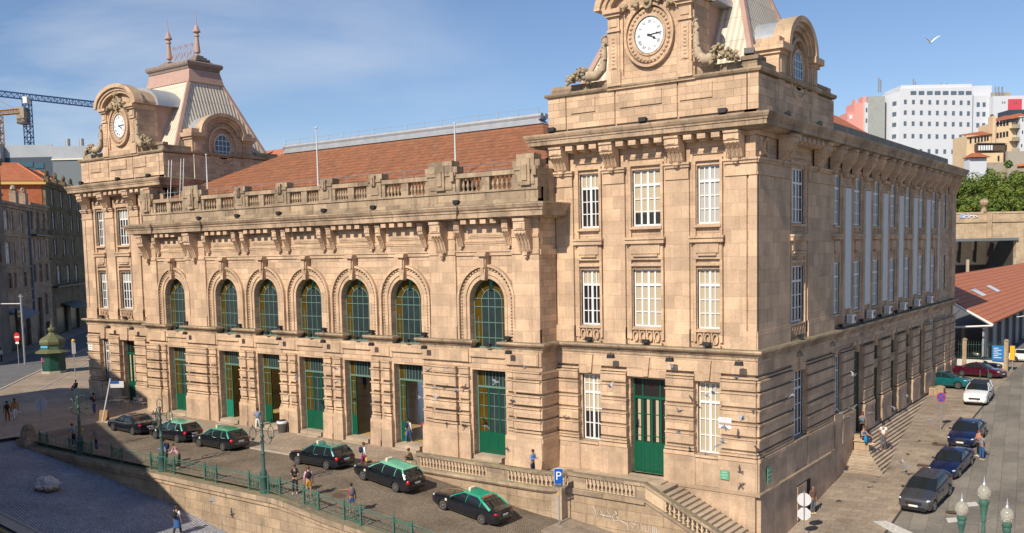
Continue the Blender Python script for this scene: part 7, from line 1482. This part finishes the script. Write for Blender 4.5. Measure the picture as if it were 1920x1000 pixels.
for i, s in enumerate((38.5, 45, 52, 58.5)):
    m = MB(F); m.box(s-.8, s+.8, -.4, .4, 20.6, 21.6); m.blob(F(s, 0, 22.1) if 0 else (s, 0, 22.1), .65, 8, 6, .2, (1, .6, 1.2), i); m.build('roof_finial', HW2, None, label='stone urn on the parapet of the dark mossy house, number %s from the left' % ('one', 'two', 'three', 'four')[i], cat='urn')
for i, s in enumerate((15.5, 21.3)):
    m = MB(F); m.box(s-.9, s+.9, -.5, .5, 15.4, 17.4); m.blob((s, 0, 17.7), .8, 8, 6, .15, (1, .6, .8), i); m.build('roof_finial', HW1, None, label='stone block on the parapet of the brown corner house, %s of two' % ('left', 'right')[i], cat='urn')
# houses with clay roofs behind
def gable_house(off, s0, s1, zw, zr, label, wallm, dep_=12, fascia=None):
    F = FH(off); t = empty('roofed_house', F((s0+s1)/2, -dep_/2, -8), label=label, cat='house'); m = MB(F); m.box(s0, s1, -dep_, 0, -8, zw); PP(m, 'wall', wallm, t)
    m = MB(F); k = dep_/2; A_, B_, C_, D2_ = (s0-.6, .6, zw), (s1+.6, .6, zw), (s1+.6, -dep_-.6, zw), (s0-.6, -dep_-.6, zw); E1_, E2_ = (s0+k, -k, zr), (s1-k*.8, -k, zr)
    for q in ((A_, B_, E2_, E1_), (B_, C_, E2_), (C_, D2_, E1_, E2_), (D2_, A_, E1_)): quad(m, *q)
    PP(m, 'roof', TILE3, t)
    m = MB(F); [m.tube([a, b], .18, 5) for a, b in ((A_, E1_), (B_, E2_), (E1_, E2_))]; PP(m, 'ridge_tiles', TILE2, t)
    if fascia: m = MB(F); m.box(s0-.5, s1+.5, .62, .72, zw-.5, zw+.1); PP(m, 'fascia', fascia, t)
mh = [o for o in COL.objects if o.get('label', '').startswith('tall dark mossy house')][0]; F = FH()
m = MB(F); m.box(36.8, 36.9, -18, -.6, 8, 20.1); PP(m, 'sheeted_flank', ORG, mh); m = MB(F); m.box(36.9, 68, -18, -9.1, -8, 20.1); PP(m, 'rear_wing', HW2, mh); m = MB(F); m.box(36.1, 36.75, -18.6, .3, 20.0, 20.55); PP(m, 'fascia', c_('yellow_fascia', (.62, .40, .12)), mh)
for a_, b_ in ((36.0, 51.5), (51.5, 67.5)):
    c0 = (a_+b_)/2; m = MB(F); z_ = 20.6; A_, B_, C_, D2_ = (a_, .1, z_), (b_, .1, z_), (b_, -19, z_), (a_, -19, z_); E1_, E2_ = (c0, -6, 24.4), (c0, -19, 24.4)
    for q in ((A_, B_, E1_), (B_, C_, E2_, E1_), (A_, E1_, E2_, D2_)): quad(m, *q)
    PP(m, 'roof', TILE3, mh); m = MB(F); [m.tube([p_, q_], .2, 5) for p_, q_ in ((A_, E1_), (B_, E1_), (E1_, E2_))]; PP(m, 'ridge_tiles', TILE2, mh)
m = MB(FH(-3)); m.add([(5.5, -1, 16.4), (16, -1, 16.4), (14, -4, 18.6), (5.5, -4, 19.2)], [(0, 1, 2, 3)]); m.add([(5.5, -1, 16.3), (16, -1, 16.3), (14, -4, 18.5), (5.5, -4, 19.1)], [(0, 1, 2, 3)]); m.build('skylight_roof', ZINC, None, label='shiny slanted metal roof over the brown corner house', cat='roof')
# modern building far behind: camera-facing frame at a given distance
class BF:
    k = 'front'
    def __init__(s, F_, yaw=0, u0=960): s.F = F_; s.yaw = yaw; s.u0 = u0
    def __call__(s, u, d, z):
        r = ray(u, 300); t = s.F/r.dot(_f); p = CC+_f*(s.F-d)+_rt*(r.dot(_rt)*t); return (p.x, p.y, z)
def zv(u, v, F_): r = ray(u, v); return CC.z+r.z*F_/r.dot(_f)
GLZ = plain('hazy_glass_rail', (.34, .37, .40), .3, noise_amt=.12, nscale=.4); SLATE = plain('slate_cladding', (.035, .055, .085), .5, noise_amt=.05); SLG = plain('grey_cladding', (.13, .16, .18), .6, noise_amt=.08)
F = BF(235); Zf = lambda v, u=60: zv(u, v, 235); t = empty('modern_block', F(80, -5, -8), label='dark slate modern block with a glass roof rail below the cranes', cat='building')
m = MB(F); m.box(8, 99.5, -14, 0, -8, Zf(295)); PP(m, 'wall', SLATE, t); m = MB(F); m.box(100, 165, -14, 0.5, -8, Zf(299)); PP(m, 'wall', SLG, t)
m = MB(F); m.box(10, 99, -.3, 0, Zf(295), Zf(272)); m.box(99.2, 172, .2, .5, Zf(300), Zf(276)); PP(m, 'glass_rail', GLZ, t); m = MB(F); m.box(99, 165, .5, .8, Zf(302), Zf(299.5)); PP(m, 'ledge', CREAM, t)
m = MB(F); m.box(21, 62, 0, .15, Zf(313), Zf(304)); PP(m, 'window', GLS, t); m = MB(F); m.box(65, 82, 0, .15, Zf(316), Zf(307)); PP(m, 'window', GLS, t)
m = MB(F); m.box(-14, 9, -6, 2, -8, Zf(272)); PP(m, 'wall', c_('pale_render', (.42, .42, .42)), t)
for u in (122, 148): m = MB(F); m.lathe([(.6, 0), (.6, 2.2)], F(u, -2, Zf(277)), 10, F=ID); PP(m, 'roof_vent', GALV, t)
# cranes
CBL = plain('crane_blue', (.015, .07, .22), .5, noise_amt=.05); COR = plain('crane_orange', (.42, .19, .02), .5, noise_amt=.05)
def lattice(m, A, B, w, n, up, r=.14):
    A, B = Vector(A), Vector(B); d = (B-A).normalized(); up = Vector(up); sd = d.cross(up).normalized(); up = sd.cross(d).normalized(); cs = [sd*w/2+up*w/2, -sd*w/2+up*w/2, -sd*w/2-up*w/2, sd*w/2-up*w/2]
    for c in cs: m.tube([A+c, B+c], r, 4)
    for i in range(n):
        a, b = A.lerp(B, i/n), A.lerp(B, (i+1)/n)
        for q in range(4): c0, c1 = cs[q], cs[(q+1) % 4]; m.tube([a+(c0 if i % 2 else c1), b+(c1 if i % 2 else c0)], r*.6, 4); m.tube([b+c0, b+c1], r*.5, 4)
F = BF(300); Z3 = lambda u, v: zv(u, v, 300)
t = empty('tower_crane', F(57, 0, -8), label='blue tower crane with a long jib reaching toward the left pavilion', cat='crane'); m = MB(); lattice(m, F(57, 0, 20), F(57, 0, Z3(57, 187)), 2.0, 22, (1, 0, 0), .16); PP(m, 'mast', CBL, t)
m = MB(); lattice(m, F(-60, 0, Z3(0, 172)+.9), F(191, 0, Z3(187, 197)), 1.7, 44, (0, 0, 1), .14); PP(m, 'jib', CBL, t); m = MB(F); m.box(58.5, 66, .5, 3, Z3(62, 196), Z3(62, 184)); PP(m, 'cab', WHITE, t)
m = MB(F); m.box(45, 59, -1, 3, Z3(55, 234), Z3(55, 203)); PP(m, 'counterweight', c_('crane_ballast', (.36, .30, .24)), t)
t = empty('tower_crane', F(20, 0, -8), label='orange tower crane half cut off by the left edge of the photo', cat='crane'); m = MB(); lattice(m, F(19.5, 6, 20), F(19.5, 6, Z3(20, 224)), 2.2, 18, (1, 0, 0), .18); PP(m, 'mast', COR, t)
m = MB(); lattice(m, F(-40, 6, Z3(0, 222)), F(58, 6, Z3(58, 214)), 1.3, 20, (0, 0, 1), .14); m.tube([F(15, 6, Z3(15, 222)), F(18.5, 6, Z3(18, 190)), F(23, 6, Z3(22, 222))], .2, 4); m.tube([F(18.5, 6, Z3(18, 190)), F(-30, 6, Z3(0, 208))], .07, 4); m.tube([F(18.5, 6, Z3(18, 190)), F(55, 6, Z3(55, 212))], .07, 4); PP(m, 'jib', COR, t); m = MB(F); m.box(-1, 6, 5, 8, Z3(3, 238), Z3(3, 222)); PP(m, 'cab', WHITE, t)
# houses beside and behind the viewpoint whose shade falls on the lower street and the square
def shade_house(poly, y0, y1, label, mat):
    t = empty('town_house', (poly[0][0], y0, -12), label=label, cat='house'); m = MB(); vs = [(x, y0, z) for x, z in poly]+[(x, y1, z) for x, z in poly]; n = len(poly); m.add(vs, [tuple(range(n)), tuple(range(2*n-1, n-1, -1))]+[(i, (i+1) % n, n+(i+1) % n, n+i) for i in range(n)]); PP(m, 'wall', mat, t)
    x0 = min(p[0] for p in poly); x1 = max(p[0] for p in poly)
    for i in range(int((x1-x0)/5)):
        for z in (-6, -1): x = x0+3+i*5; m = MB(); m.box(x-.6, x+.6, max(y0, y1)-.1, max(y0, y1)+.05, z, z+2.2); PP(m, 'window', GLD, t)
shade_house([(-80, -14), (-80, 21), (-71, 24.2), (-59.4, 20), (-56.6, 13.3), (-38.7, 7.5), (-31.3, 3.6), (-30.6, -15)], -42, -34, 'row of stone houses across the lower street, left of the view', HW3)
shade_house([(-165, -9), (-165, 4), (-113, 4), (-113, -9)], -30, -8, 'stone houses closing the square on its south side', HW3)
# ================================================================ RIGHT BACKGROUND
WW = plain('tower_white', (.58, .61, .66), .8, noise_amt=.04, nscale=.3); TWG = plain('tower_window', (.10, .14, .19), .15, noise_amt=.3, nscale=.6); NET = plain('scaffold_net', (.33, .35, .34), .9, noise_amt=.12, nscale=.8); PNK = plain('coral_render', (.70, .31, .27), .8, noise_amt=.05); REDP = plain('red_render', (.55, .07, .10), .8, noise_amt=.05); YH = plain('ochre_render', (.66, .50, .32), .85, noise_amt=.12, nscale=.4); CONC = plain('rough_concrete', (.34, .30, .23), .9, noise_amt=.35, nscale=.35)
FD = 320; F = BF(FD); Z = lambda u, v: zv(u, v, FD)
t = empty('apartment_tower', F(1750, -10, -8), label='wide white tower block with rows of small square windows on the hill', cat='building')
m = MB(F); m.box(1685, 1821.5, -16, 0, -8, Z(1750, 165)); PP(m, 'wall', WW, t); m = MB(F); m.add([(1665, -8, -8), (1685, 0, -8), (1685, 0, Z(1685, 172)), (1665, -8, Z(1665, 178)), (1665, -20, -8), (1665, -20, Z(1665, 178)), (1685, -20, -8), (1685, -20, Z(1685, 172))], [(0, 1, 2, 3), (0, 3, 5, 4), (3, 2, 7, 5), (4, 5, 7, 6), (1, 6, 7, 2), (0, 4, 6, 1)]); PP(m, 'wall', WW, t)
m = MB(F); m.box(1690, 1822, -15, -1, Z(1750, 165), Z(1750, 158)); PP(m, 'roof_storey', WW, t)
cols = (1696, 1711, 1726, 1741.5, 1756, 1771, 1786, 1800, 1814)
for u in cols:
    for v in (192, 212, 232.5, 256, 284): m = MB(F); m.box(u-2.6, u+2.4, 0, .12, Z(u, v+4+(u-1750)*.015), Z(u, v-4+(u-1750)*.015)); PP(m, 'window', TWG, t)
for u in cols[1:]: m = MB(F); m.box(u-5.5, u+5, 0, .12, Z(u, 178), Z(u, 171)); PP(m, 'window', TWG, t)
for v in (193, 213, 233, 255): m = MB(F); m.add([(1678, -2.7, Z(1680, v+4)), (1682, -1.1, Z(1680, v+4)), (1682, -1.1, Z(1680, v-4)), (1678, -2.7, Z(1680, v-4))], [(0, 1, 2, 3)]); PP(m, 'window', TWG, t)
for u, h in ((1659, 22), (1663, 18), (1725, 20), (1729, 14), (1777, 12), (1788, 12)): m = MB(); m.tube([F(u, -6, Z(u, 168)), F(u, -6, Z(u, 162-h))], .25, 4); PP(m, 'antenna', GALV, t)
m = MB(F); m.box(1736, 1760, -8, -4, Z(1750, 163), Z(1750, 157)); PP(m, 'roof_plant', WW, t)
t = empty('netted_building', F(1650, -8, -8), label='building wrapped in grey scaffold net left of the white tower block', cat='building'); m = MB(F); m.box(1633, 1664.8, -12, -3, -8, Z(1650, 178)); PP(m, 'net', NET, t); m = MB(F); m.box(1627, 1633, -12, -3, -8, Z(1630, 190)); PP(m, 'wall', WW, t); [PP(MB(F).box(1628.5, 1631.5, -3, -2.9, Z(1630, v+4), Z(1630, v-4)), 'window', TWG, t) for v in (204, 224)]
t = empty('coral_building', F(1610, -8, -8), label='coral pink building at the far left of the hilltop blocks', cat='building'); m = MB(F); m.box(1609, 1627, -12, -4, -8, Z(1615, 190)); PP(m, 'wall', PNK, t); m = MB(F); m.box(1596, 1609, -12, -4, -8, Z(1600, 208)); PP(m, 'wall', PNK, t); m = MB(F); m.box(1612, 1615, -8, -5, Z(1613, 190), Z(1613, 182)); m.box(1627, 1646, -9, -5, Z(1630, 190), Z(1630, 177)); PP(m, 'chimney', PNK, t); m = MB(F); m.box(1600, 1605, -4, -3.9, Z(1603, 220), Z(1603, 213)); PP(m, 'window', CURT, t)
t = empty('apartment_tower', F(1870, -10, -8), label='second white block with paired windows and a red wall panel at the right edge', cat='building')
m = MB(F); m.box(1822, 1857, -16, -1.5, -8, Z(1840, 178)); PP(m, 'wall', WW, t); m = MB(F); m.box(1857.2, 1990, -16, 1, -8, Z(1880, 181)); PP(m, 'wall', WW, t); m = MB(F); m.box(1824, 1868, -12, -4, Z(1845, 180), Z(1845, 157)); PP(m, 'roof_storey', WW, t); m = MB(F); m.box(1884.5, 1910, 1, 1.2, Z(1897, 224), Z(1897, 187)); PP(m, 'red_panel', REDP, t)
for u in (1836, 1847):
    for v in (195, 213, 234): m = MB(F); m.box(u-2.7, u+2.7, -1.5, -1.35, Z(u, v+4), Z(u, v-4)); PP(m, 'window', TWG, t)
for u, v in ((1874, 193), (1878, 193), (1874, 213), (1878, 213), (1896, 194), (1900, 194)): m = MB(F); m.box(u-.7, u+.7, 1.2, 1.3, Z(u, v+1.5), Z(u, v-1.5)); PP(m, 'window', TWG, t)
for u in (1872, 1878, 1885): m = MB(); m.tube([F(u, -3, Z(u, 181)), F(u, -3, Z(u, 160))], .25, 4); PP(m, 'antenna', GALV, t)
m = MB(F); m.box(1866, 1905, -10, -4, Z(1885, 181), Z(1885, 170)); PP(m, 'roof_plant', CONC, t)
# ochre houses
FD2 = 255; F = BF(FD2); Z = lambda u, v: zv(u, v, FD2)
def wins(t, L_, F, Z, w=2.0, h=5): [PP(MB(F).box(u-w, u+w, d, d+.1, Z(u, v+h), Z(u, v-h)), 'window', GLD, t) for u, v, d in L_]
t = empty('ochre_house', F(1835, -5, -8), label='ochre house with a glazed veranda below the white tower block', cat='house'); m = MB(F); m.box(1812, 1857, -8, 0, 0, Z(1835, 254)); m.box(1822, 1872, 0, 2.5, 0, Z(1845, 289)); PP(m, 'wall', YH, t)
m = MB(F); m.add([(1811, .5, Z(1812, 258)), (1858, .5, Z(1856, 252)), (1857, -5, Z(1856, 242)), (1818, -5, Z(1818, 248))], [(0, 1, 2, 3)]); m.add([(1811, .5, Z(1812, 258.6)), (1858, .5, Z(1856, 252.6)), (1857, -5, Z(1856, 242.6)), (1818, -5, Z(1818, 248.6))], [(0, 1, 2, 3)]); PP(m, 'roof', TILE3, t)
wins(t, [(1819, 264, 0), (1828, 263, 0), (1834, 262, 0), (1840, 261, 0), (1846, 260, 0), (1851, 259, 0), (1834, 300, 2.5), (1863, 299, 2.5)], F, Z, 1.6, 5)
m = MB(F); m.box(1823, 1875, 1, 2.6, Z(1850, 285), Z(1850, 271)); PP(m, 'veranda', c_('veranda_brown', (.10, .07, .05)), t); m = MB(F); m.add([(1821, 3, Z(1821, 272)), (1880, 3, Z(1880, 272)), (1880, 0, Z(1880, 268)), (1830, 0, Z(1830, 268))], [(0, 1, 2, 3)]); PP(m, 'veranda_roof', c_('veranda_brown', (.10, .07, .05)), t); [PP(MB(F).box(1825+i*4.6, 1828+i*4.6, 2.6, 2.7, Z(1835, 284), Z(1835, 275)), 'veranda_pane', CURT, t) for i in range(6)]
t = empty('chimney', F(1861, 0, -8), label='tall ochre chimney rising between the two ochre houses', cat='chimney'); m = MB(F); m.box(1858, 1864, -2, .5, 0, Z(1861, 218)); PP(m, 'shaft', YH, t); m = MB(); m.blob(F(1861, -.8, Z(1861, 217)), .5, 8, 5, 0); PP(m, 'cap', c_('chimney_cap', (.08, .05, .03)), t)
t = empty('ochre_house', F(1885, -5, -8), label='taller ochre house with balconies beside the chimney', cat='house'); m = MB(F); m.box(1864, 1906, -9, -.5, 0, Z(1885, 229)); PP(m, 'wall', YH, t); wins(t, [(1871, 232, -.5), (1877, 231, -.5), (1883, 231, -.5), (1889, 230, -.5), (1871, 254, -.5), (1877, 253, -.5), (1883, 252, -.5), (1889, 251, -.5), (1880, 277, -.5), (1887, 276, -.5)], F, Z, 1.9, 5)
m = MB(F); m.add([(1862, .4, Z(1862, 229)), (1922, .4, Z(1922, 217)), (1922, -5, Z(1922, 205)), (1870, -5, Z(1870, 222))], [(0, 1, 2, 3)]); PP(m, 'roof', TILE3, t)
for z in (240, 264, 285): m = MB(F); m.box(1893, 1907, -.5, 1.2, Z(1900, z+1.5), Z(1900, z)); m.box(1893, 1907, 1.0, 1.2, Z(1900, z), Z(1900, z-6)); PP(m, 'balcony', CONC, t)
t = empty('white_house', F(1915, -5, -8), label='narrow white house with tiny windows at the right edge of the hill', cat='house'); m = MB(F); m.box(1907, 1960, -9, 1, 0, Z(1915, 219)); PP(m, 'wall', WW, t); wins(t, [(1912, 226, 1), (1912, 249, 1), (1911, 274, 1)], F, Z, .9, 3); m = MB(F); m.box(1901, 1960, -9, -3, Z(1910, 219), Z(1910, 203)); PP(m, 'dormer', SLATE, t); m = MB(F); m.add([(1890, 1.3, Z(1900, 224)), (1960, 1.3, Z(1960, 212)), (1960, -3, Z(1960, 208)), (1900, -3, Z(1900, 216))], [(0, 1, 2, 3)]); PP(m, 'roof', TILE2, t)
m = MB(F); m.box(1800, 1870, 3, 4, 0, Z(1830, 308)); m.build('terrace_wall', CONC, None, label='streaked concrete retaining wall under the ochre house', cat='wall')
m = MB(F); m.box(1872.5, 1990, 3.5, 4.5, 0, Z(1900, 287)); m.build('terrace_wall', c_('grey_block', (.36, .33, .28)), None, label='grey block wall under the white house at the right edge', cat='wall')
m = MB(F); m.box(1864, 1990, 6, 7, 0, Z(1900, 320)); m.build('terrace_wall', CONC, None, label='lower concrete wall running above the trees', cat='wall')
m = MB(F); m.add([(1884, 6, Z(1884, 316)), (1990, 6, Z(1990, 308)), (1990, 4.6, Z(1990, 302)), (1890, 4.6, Z(1890, 311))], [(0, 1, 2, 3)]); m.build('low_roof', TILE2, None, label='low orange roof against the grey block wall', cat='roof')
t = empty('garden_house', F(1800, 5, -8), label='small white garden house with a red roof behind the parapet end', cat='house'); m = MB(F); m.box(1791, 1822, 5, 8, 0, Z(1805, 302)); PP(m, 'wall', WW, t); m = MB(F); m.frus((1788, 1826, 4.5, 9), Z(1805, 301), (1800, 1812, 6, 7), Z(1805, 292)); PP(m, 'roof', TILE3, t)
# trees on the bank
LEAF = newmat('tree_leaves'); tt_ = LEAF[1]; oi = N(tt_, 'ShaderNodeNewGeometry'); nn = N(tt_, 'ShaderNodeTexNoise', Scale=.55, Detail=4.0); tt_.links.new(oi.outputs['Position'], nn.inputs['Vector']); rp = N(tt_, 'ShaderNodeValToRGB'); e = rp.color_ramp.elements; e[0].position = .35; e[0].color = (.05, .10, .012, 1); e[1].position = .65; e[1].color = (.16, .20, .02, 1); tt_.links.new(nn.outputs[0], rp.inputs[0]); tt_.links.new(rp.outputs[0], LEAF[2].inputs['Base Color']); LEAF[2].inputs['Roughness'].default_value = .7; LEAF = LEAF[0]
BARK = plain('bark', (.07, .05, .035), .9, noise_amt=.2)
def tree(c, r, h, zbase, label, seed, n=4200, grp='trees on the bank above the platforms'):
    rn = random.Random(seed); t = empty('broadleaf_tree', (c.x, c.y, zbase), label=label, cat='tree', group=grp); m = MB(); cz = c.z
    m.tube([(c.x, c.y, zbase), (c.x+.2, c.y, (zbase+cz)/2), (c.x, c.y, cz)], [.4, .3, .15], 7)
    for i in range(6): a = rn.uniform(0, 6.28); m.tube([(c.x, c.y, cz-r*.5), (c.x+cos(a)*r*.6, c.y+sin(a)*r*.6, cz+rn.uniform(-.1, .5)*h)], [.14, .04], 5)
    PP(m, 'trunk', BARK, t); cl = [(Vector((rn.gauss(0, .48)*r, rn.gauss(0, .42)*r, rn.gauss(.0, .40)*h)), rn.uniform(.22, .42)*r) for _ in range(26)]; m = MB()
    for i in range(n):
        q, cr2 = rn.choice(cl); d = Vector((rn.gauss(0, 1), rn.gauss(0, 1), rn.gauss(0, 1))).normalized()*cr2*rn.uniform(.7, 1.05); p = c+q+d; s_ = rn.uniform(.16, .34); nrm = (d.normalized()+Vector((rn.uniform(-.5, .5), rn.uniform(-.5, .5), rn.uniform(-.2, .7)))).normalized(); x = nrm.orthogonal().normalized()*s_; y = nrm.cross(x).normalized()*s_*.7
        m.add([tuple(p+x), tuple(p+y), tuple(p-x), tuple(p-y)], [(0, 1, 2, 3)])
    PP(m, 'crown', LEAF, t)
for k, (u, v, D, r, h, lb) in enumerate([(1812, 362, 222, 4.2, 3.9, 'rounded green tree touching the far corner of the station'), (1838, 350, 228, 5.5, 4.7, 'broad bright green tree below the ochre house'), (1866, 372, 220, 4.5, 3.7, 'low yellow green bushy tree in the middle of the bank'), (1893, 352, 232, 4.2, 4.2, 'green tree right of the bushy one, under the lower concrete wall'), (1916, 362, 222, 5.5, 4.5, 'wide dark green tree at the right edge of the bank'), (1876, 390, 216, 3.4, 2.0, 'low shrub just behind the ball finial wall')]):
    tree(dep(u, v, D), r, h, 4.0, lb, 10+k)
for k, u in enumerate((1795, 1825, 1860, 1900)): tree(dep(u, 388, 214), 3.6, 2.0, 4.0, 'dark bush growing along the top of the graffitied wall, %s from the left' % ords[k], 40+k, 2200, 'bushes behind the graffitied wall')
m = MB(BF(240)); m.box(1770, 1990, -2, -1, -8, zv(1860, 345, 240)); m.build('earth_bank', plain('bank_earth', (.10, .10, .05), .95, noise_amt=.3, nscale=.5), None, kind='structure')
# viaduct wall with graffiti and dark opening
FD3 = 205; F = BF(FD3); Z = lambda u, v: zv(u, v, FD3); SW = stone('viaduct_stone', (.52, .40, .26), (.46, .35, .23), (.30, .22, .15), bw=1.1, bh=.5, stain=.5, blotch=.4)
t = empty('viaduct_wall', F(1850, 0, -8), label='tan stone viaduct wall with a dark opening and graffiti along its parapet', cat='wall')
m = MB(F); m.box(1750, 1909, -1.2, 0, Z(1850, 449), Z(1850, 399)); m.box(1909.2, 2100, -1.2, 0, -8, Z(1850, 399)); m.box(1750, 2100, 0, .25, Z(1850, 417), Z(1850, 411)); m.box(1750, 2100, -.6, .12, Z(1850, 401), Z(1850, 397.5)); PP(m, 'wall', SW, t)
m = MB(F); m.box(1852, 1860, 0, .6, Z(1856, 447), Z(1856, 398)); PP(m, 'buttress', SW, t)
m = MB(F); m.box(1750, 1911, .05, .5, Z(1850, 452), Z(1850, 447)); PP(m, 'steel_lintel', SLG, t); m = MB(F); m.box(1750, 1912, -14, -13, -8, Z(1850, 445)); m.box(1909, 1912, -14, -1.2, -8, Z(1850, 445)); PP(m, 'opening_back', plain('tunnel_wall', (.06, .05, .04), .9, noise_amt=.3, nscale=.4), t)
m = MB(); m.lathe([(.65, 0), (.6, .6), (.3, 1.0), (.4, 1.2), (.8, 1.65), (.95, 2.15), (.8, 2.65), (.25, 3.0)], F(1848, -.3, Z(1848, 398)), 12); PP(m, 'ball_finial', STL, t)
GW = plain('graffiti_white', (.68, .70, .74), .7, noise_amt=.0); GBL = plain('graffiti_blue', (.30, .38, .60), .7, noise_amt=.2)
hd = math.atan2(-_f.y, -_f.x)
text('PSY', 1.75, GW, F(1909, .2, Z(1909, 402)), (pi/2, 0, hd+pi/2), None).parent = t; o = t.children[-1]; o.parent = t; o.matrix_parent_inverse = Matrix.Translation(-Vector(t.location))
m = MB(F)
for u0, u1, mt in ((1801, 1812, 0), (1815, 1818, 0)): m.box(u0, u1, .13, .16, Z(u0, 409), Z(u0, 402))
PP(m, 'blue_graffiti', GBL, t); m = MB(F); m.ring(1818, Z(1818, 409), 9, .55, 2.5, .16, .2, 0, pi, 14, wz=.18); m.ring(1826, Z(1826, 409), 7, .5, 2.5, .2, .22, .3, pi, 14, wz=.18); PP(m, 'white_graffiti', GW, t); m = MB(F); m.box(1788, 1793, .13, .16, Z(1790, 409), Z(1790, 403)); PP(m, 'green_graffiti', PGN, t)
for u, v0, v1, lb in ((1818, 511, 487, 'pale concrete post in front of the dark opening, left of the two'), (1907, 497, 484, 'short pale concrete post at the right end of the dark opening')): m = MB(BF(196)); m.box(u-2.2, u+2.2, -.2, .2, -7.9, zv(u, v1, 196)); m.build('concrete_post', c_('post_cream', (.45, .38, .26)), None, label=lb, cat='post')
# platform shed
SHW = plain('shed_white', (.30, .31, .32), .8, noise_amt=.2, nscale=.6); SHD = plain('shed_door', (.02, .02, .022), .8, noise_amt=0)
t = empty('goods_shed', (0, 80, -8), label='long low shed with an orange tiled roof and white truss end beyond the station', cat='shed')
m = MB(); vs = [(3.0, 61.5, -2.9), (3.0, 165, -2.9), (-5.0, 165, 1.75), (-5.0, 61.5, 1.75), (-13, 61.5, -2.9), (-13, 165, -2.9)]; vs += [(x, y, z-.18) for x, y, z in vs]; m.add(vs, [(0, 1, 2, 3), (3, 2, 5, 4), (6, 7, 8, 9), (9, 8, 11, 10), (0, 3, 9, 6), (3, 4, 10, 9), (1, 7, 6, 0), (2, 8, 7, 1)]); PP(m, 'roof', TILER, t) if 'TILER' in globals() else PP(m, 'roof', tiles('shed_tiles', (.46, .16, .08), (.40, .13, .065), ang=pi/2, scale=.55, moss=.1), t)
m = MB(); m.tube([(3.0, 61.4, -3.2), (-5.0, 61.4, 1.45)], .14, 4); m.tube([(3.0, 61.4, -3.25), (-4.5, 61.4, -3.8)], .11, 4); m.tube([(-.2, 61.4, -1.4), (-2.2, 61.4, -3.7)], .09, 4); PP(m, 'truss', WHITE, t)
for y in range(66, 160, 6): m = MB(); m.box(1.7, 1.9, y-2.9, y-.6, -7.9, -3.6); PP(m, 'wall_panel', SHW, t); m = MB(); m.box(1.6, 1.95, y-.6, y-.3, -7.9, -3.2); PP(m, 'column', c_('shed_column', (.20, .14, .09)), t); m = MB(); m.box(1.72, 1.8, y-.3, y+3.1, -7.9, -3.9); PP(m, 'dark_door', SHD, t)
for x in (-.2, -2.6): m = MB(); m.box(x-.15, x+.15, 62.5, 62.8, -7.9, -3.3); PP(m, 'column', c_('shed_column', (.20, .14, .09)), t)
for x, y in ((-1.2, 78), (-1.2, 89)): m = MB(); zt = -2.9+(3.0-x)*.581; m.add([(x-.7, y-1.5, zt-.4+.5*0+.12-.0), (x+.7, y-1.5, zt-.4-.41), (x+.7, y+1.5, zt-.4-.41), (x-.7, y+1.5, zt-.28)], [(0, 1, 2, 3)]); m = MB(); m.add([(x+dx, y+dy, -2.9+(3.0-(x+dx))*.581+.06) for dx, dy in ((-.7, -1.5), (.7, -1.5), (.7, 1.5), (-.7, 1.5))], [(0, 1, 2, 3)]); PP(m, 'skylight', CURT, t)
m = MB(); m.tube([(3.4, 76, -3.3), (4.4, 76, -3.1)], .05, 4); m.blob((4.7, 76, -3.15), .35, 8, 5, 0, (1.2, .7, .5)); PP(m, 'wall_lamp', WHITE, t)
# spiked fence
t = empty('spiked_fence', (3, 56.3, -7.9), label='green spiked fence on a whitewashed wall between two stone posts', cat='fence'); fa, fb = Vector((-1.5, 57.2)), Vector((4.9, 57.6))
def along(s, z, o=0): p = fa.lerp(fb, s); return (p.x, p.y+o, z)
m = MB(); [m.add([along(s, z, o) for s in (0, 1) for o in (-.12, .12) for z in (-7.95, -6.6)], [(0, 1, 3, 2), (4, 6, 7, 5), (0, 4, 5, 1), (2, 3, 7, 6), (1, 5, 7, 3)])]; PP(m, 'wall', c_('whitewash', (.55, .54, .50)), t)
for s in (.38, 1.0): m = MB(); p = fa.lerp(fb, s); m.box(p.x-.2, p.x+.2, p.y-.2, p.y+.2, -7.95, -4.5); m.frus((p.x-.26, p.x+.26, p.y-.26, p.y+.26), -4.5, (p.x-.1, p.x+.1, p.y-.1, p.y+.1), -4.3); PP(m, 'post', STL, t)
for i in range(26): m = MB(); s = i/26+.015; m.tube([along(s, -6.6), along(s, -4.7), along(s, -4.55)], [.022, .022, .004], 4); PP(m, 'spike', IROND, t)
m = MB(); m.tube([along(0, -5.0), along(1, -5.0)], .025, 4); m.tube([along(0, -6.4), along(1, -6.4)], .025, 4); PP(m, 'rail', IROND, t)
m = MB(); m.box(3.6, 4.7, 57.25, 57.32, -6.6, -5.0); o = m.build('notice_board', plain('board_blue', (.01, .17, .45), .5, noise_amt=0), None, label='blue notice board hung on the spiked fence', cat='sign'); m = MB(); [m.box(3.75, 4.2+.3*(i % 2), 57.24, 57.25, -5.3-i*.2, -5.24-i*.2) for i in range(6)]; m.build('lettering', WHITE, o)
for i, (x, y) in enumerate(((3.6, 50.4), (4.3, 50.6))): m = MB(); m.lathe([(.05, 0), (.05, 1.2), (.02, 1.3)], (x, y, zs(x, y)), 8); m.build('bollard', IROND, None, label='thin green bollard between the teal and the burgundy car, %s one' % ('left', 'right')[i], cat='bollard')
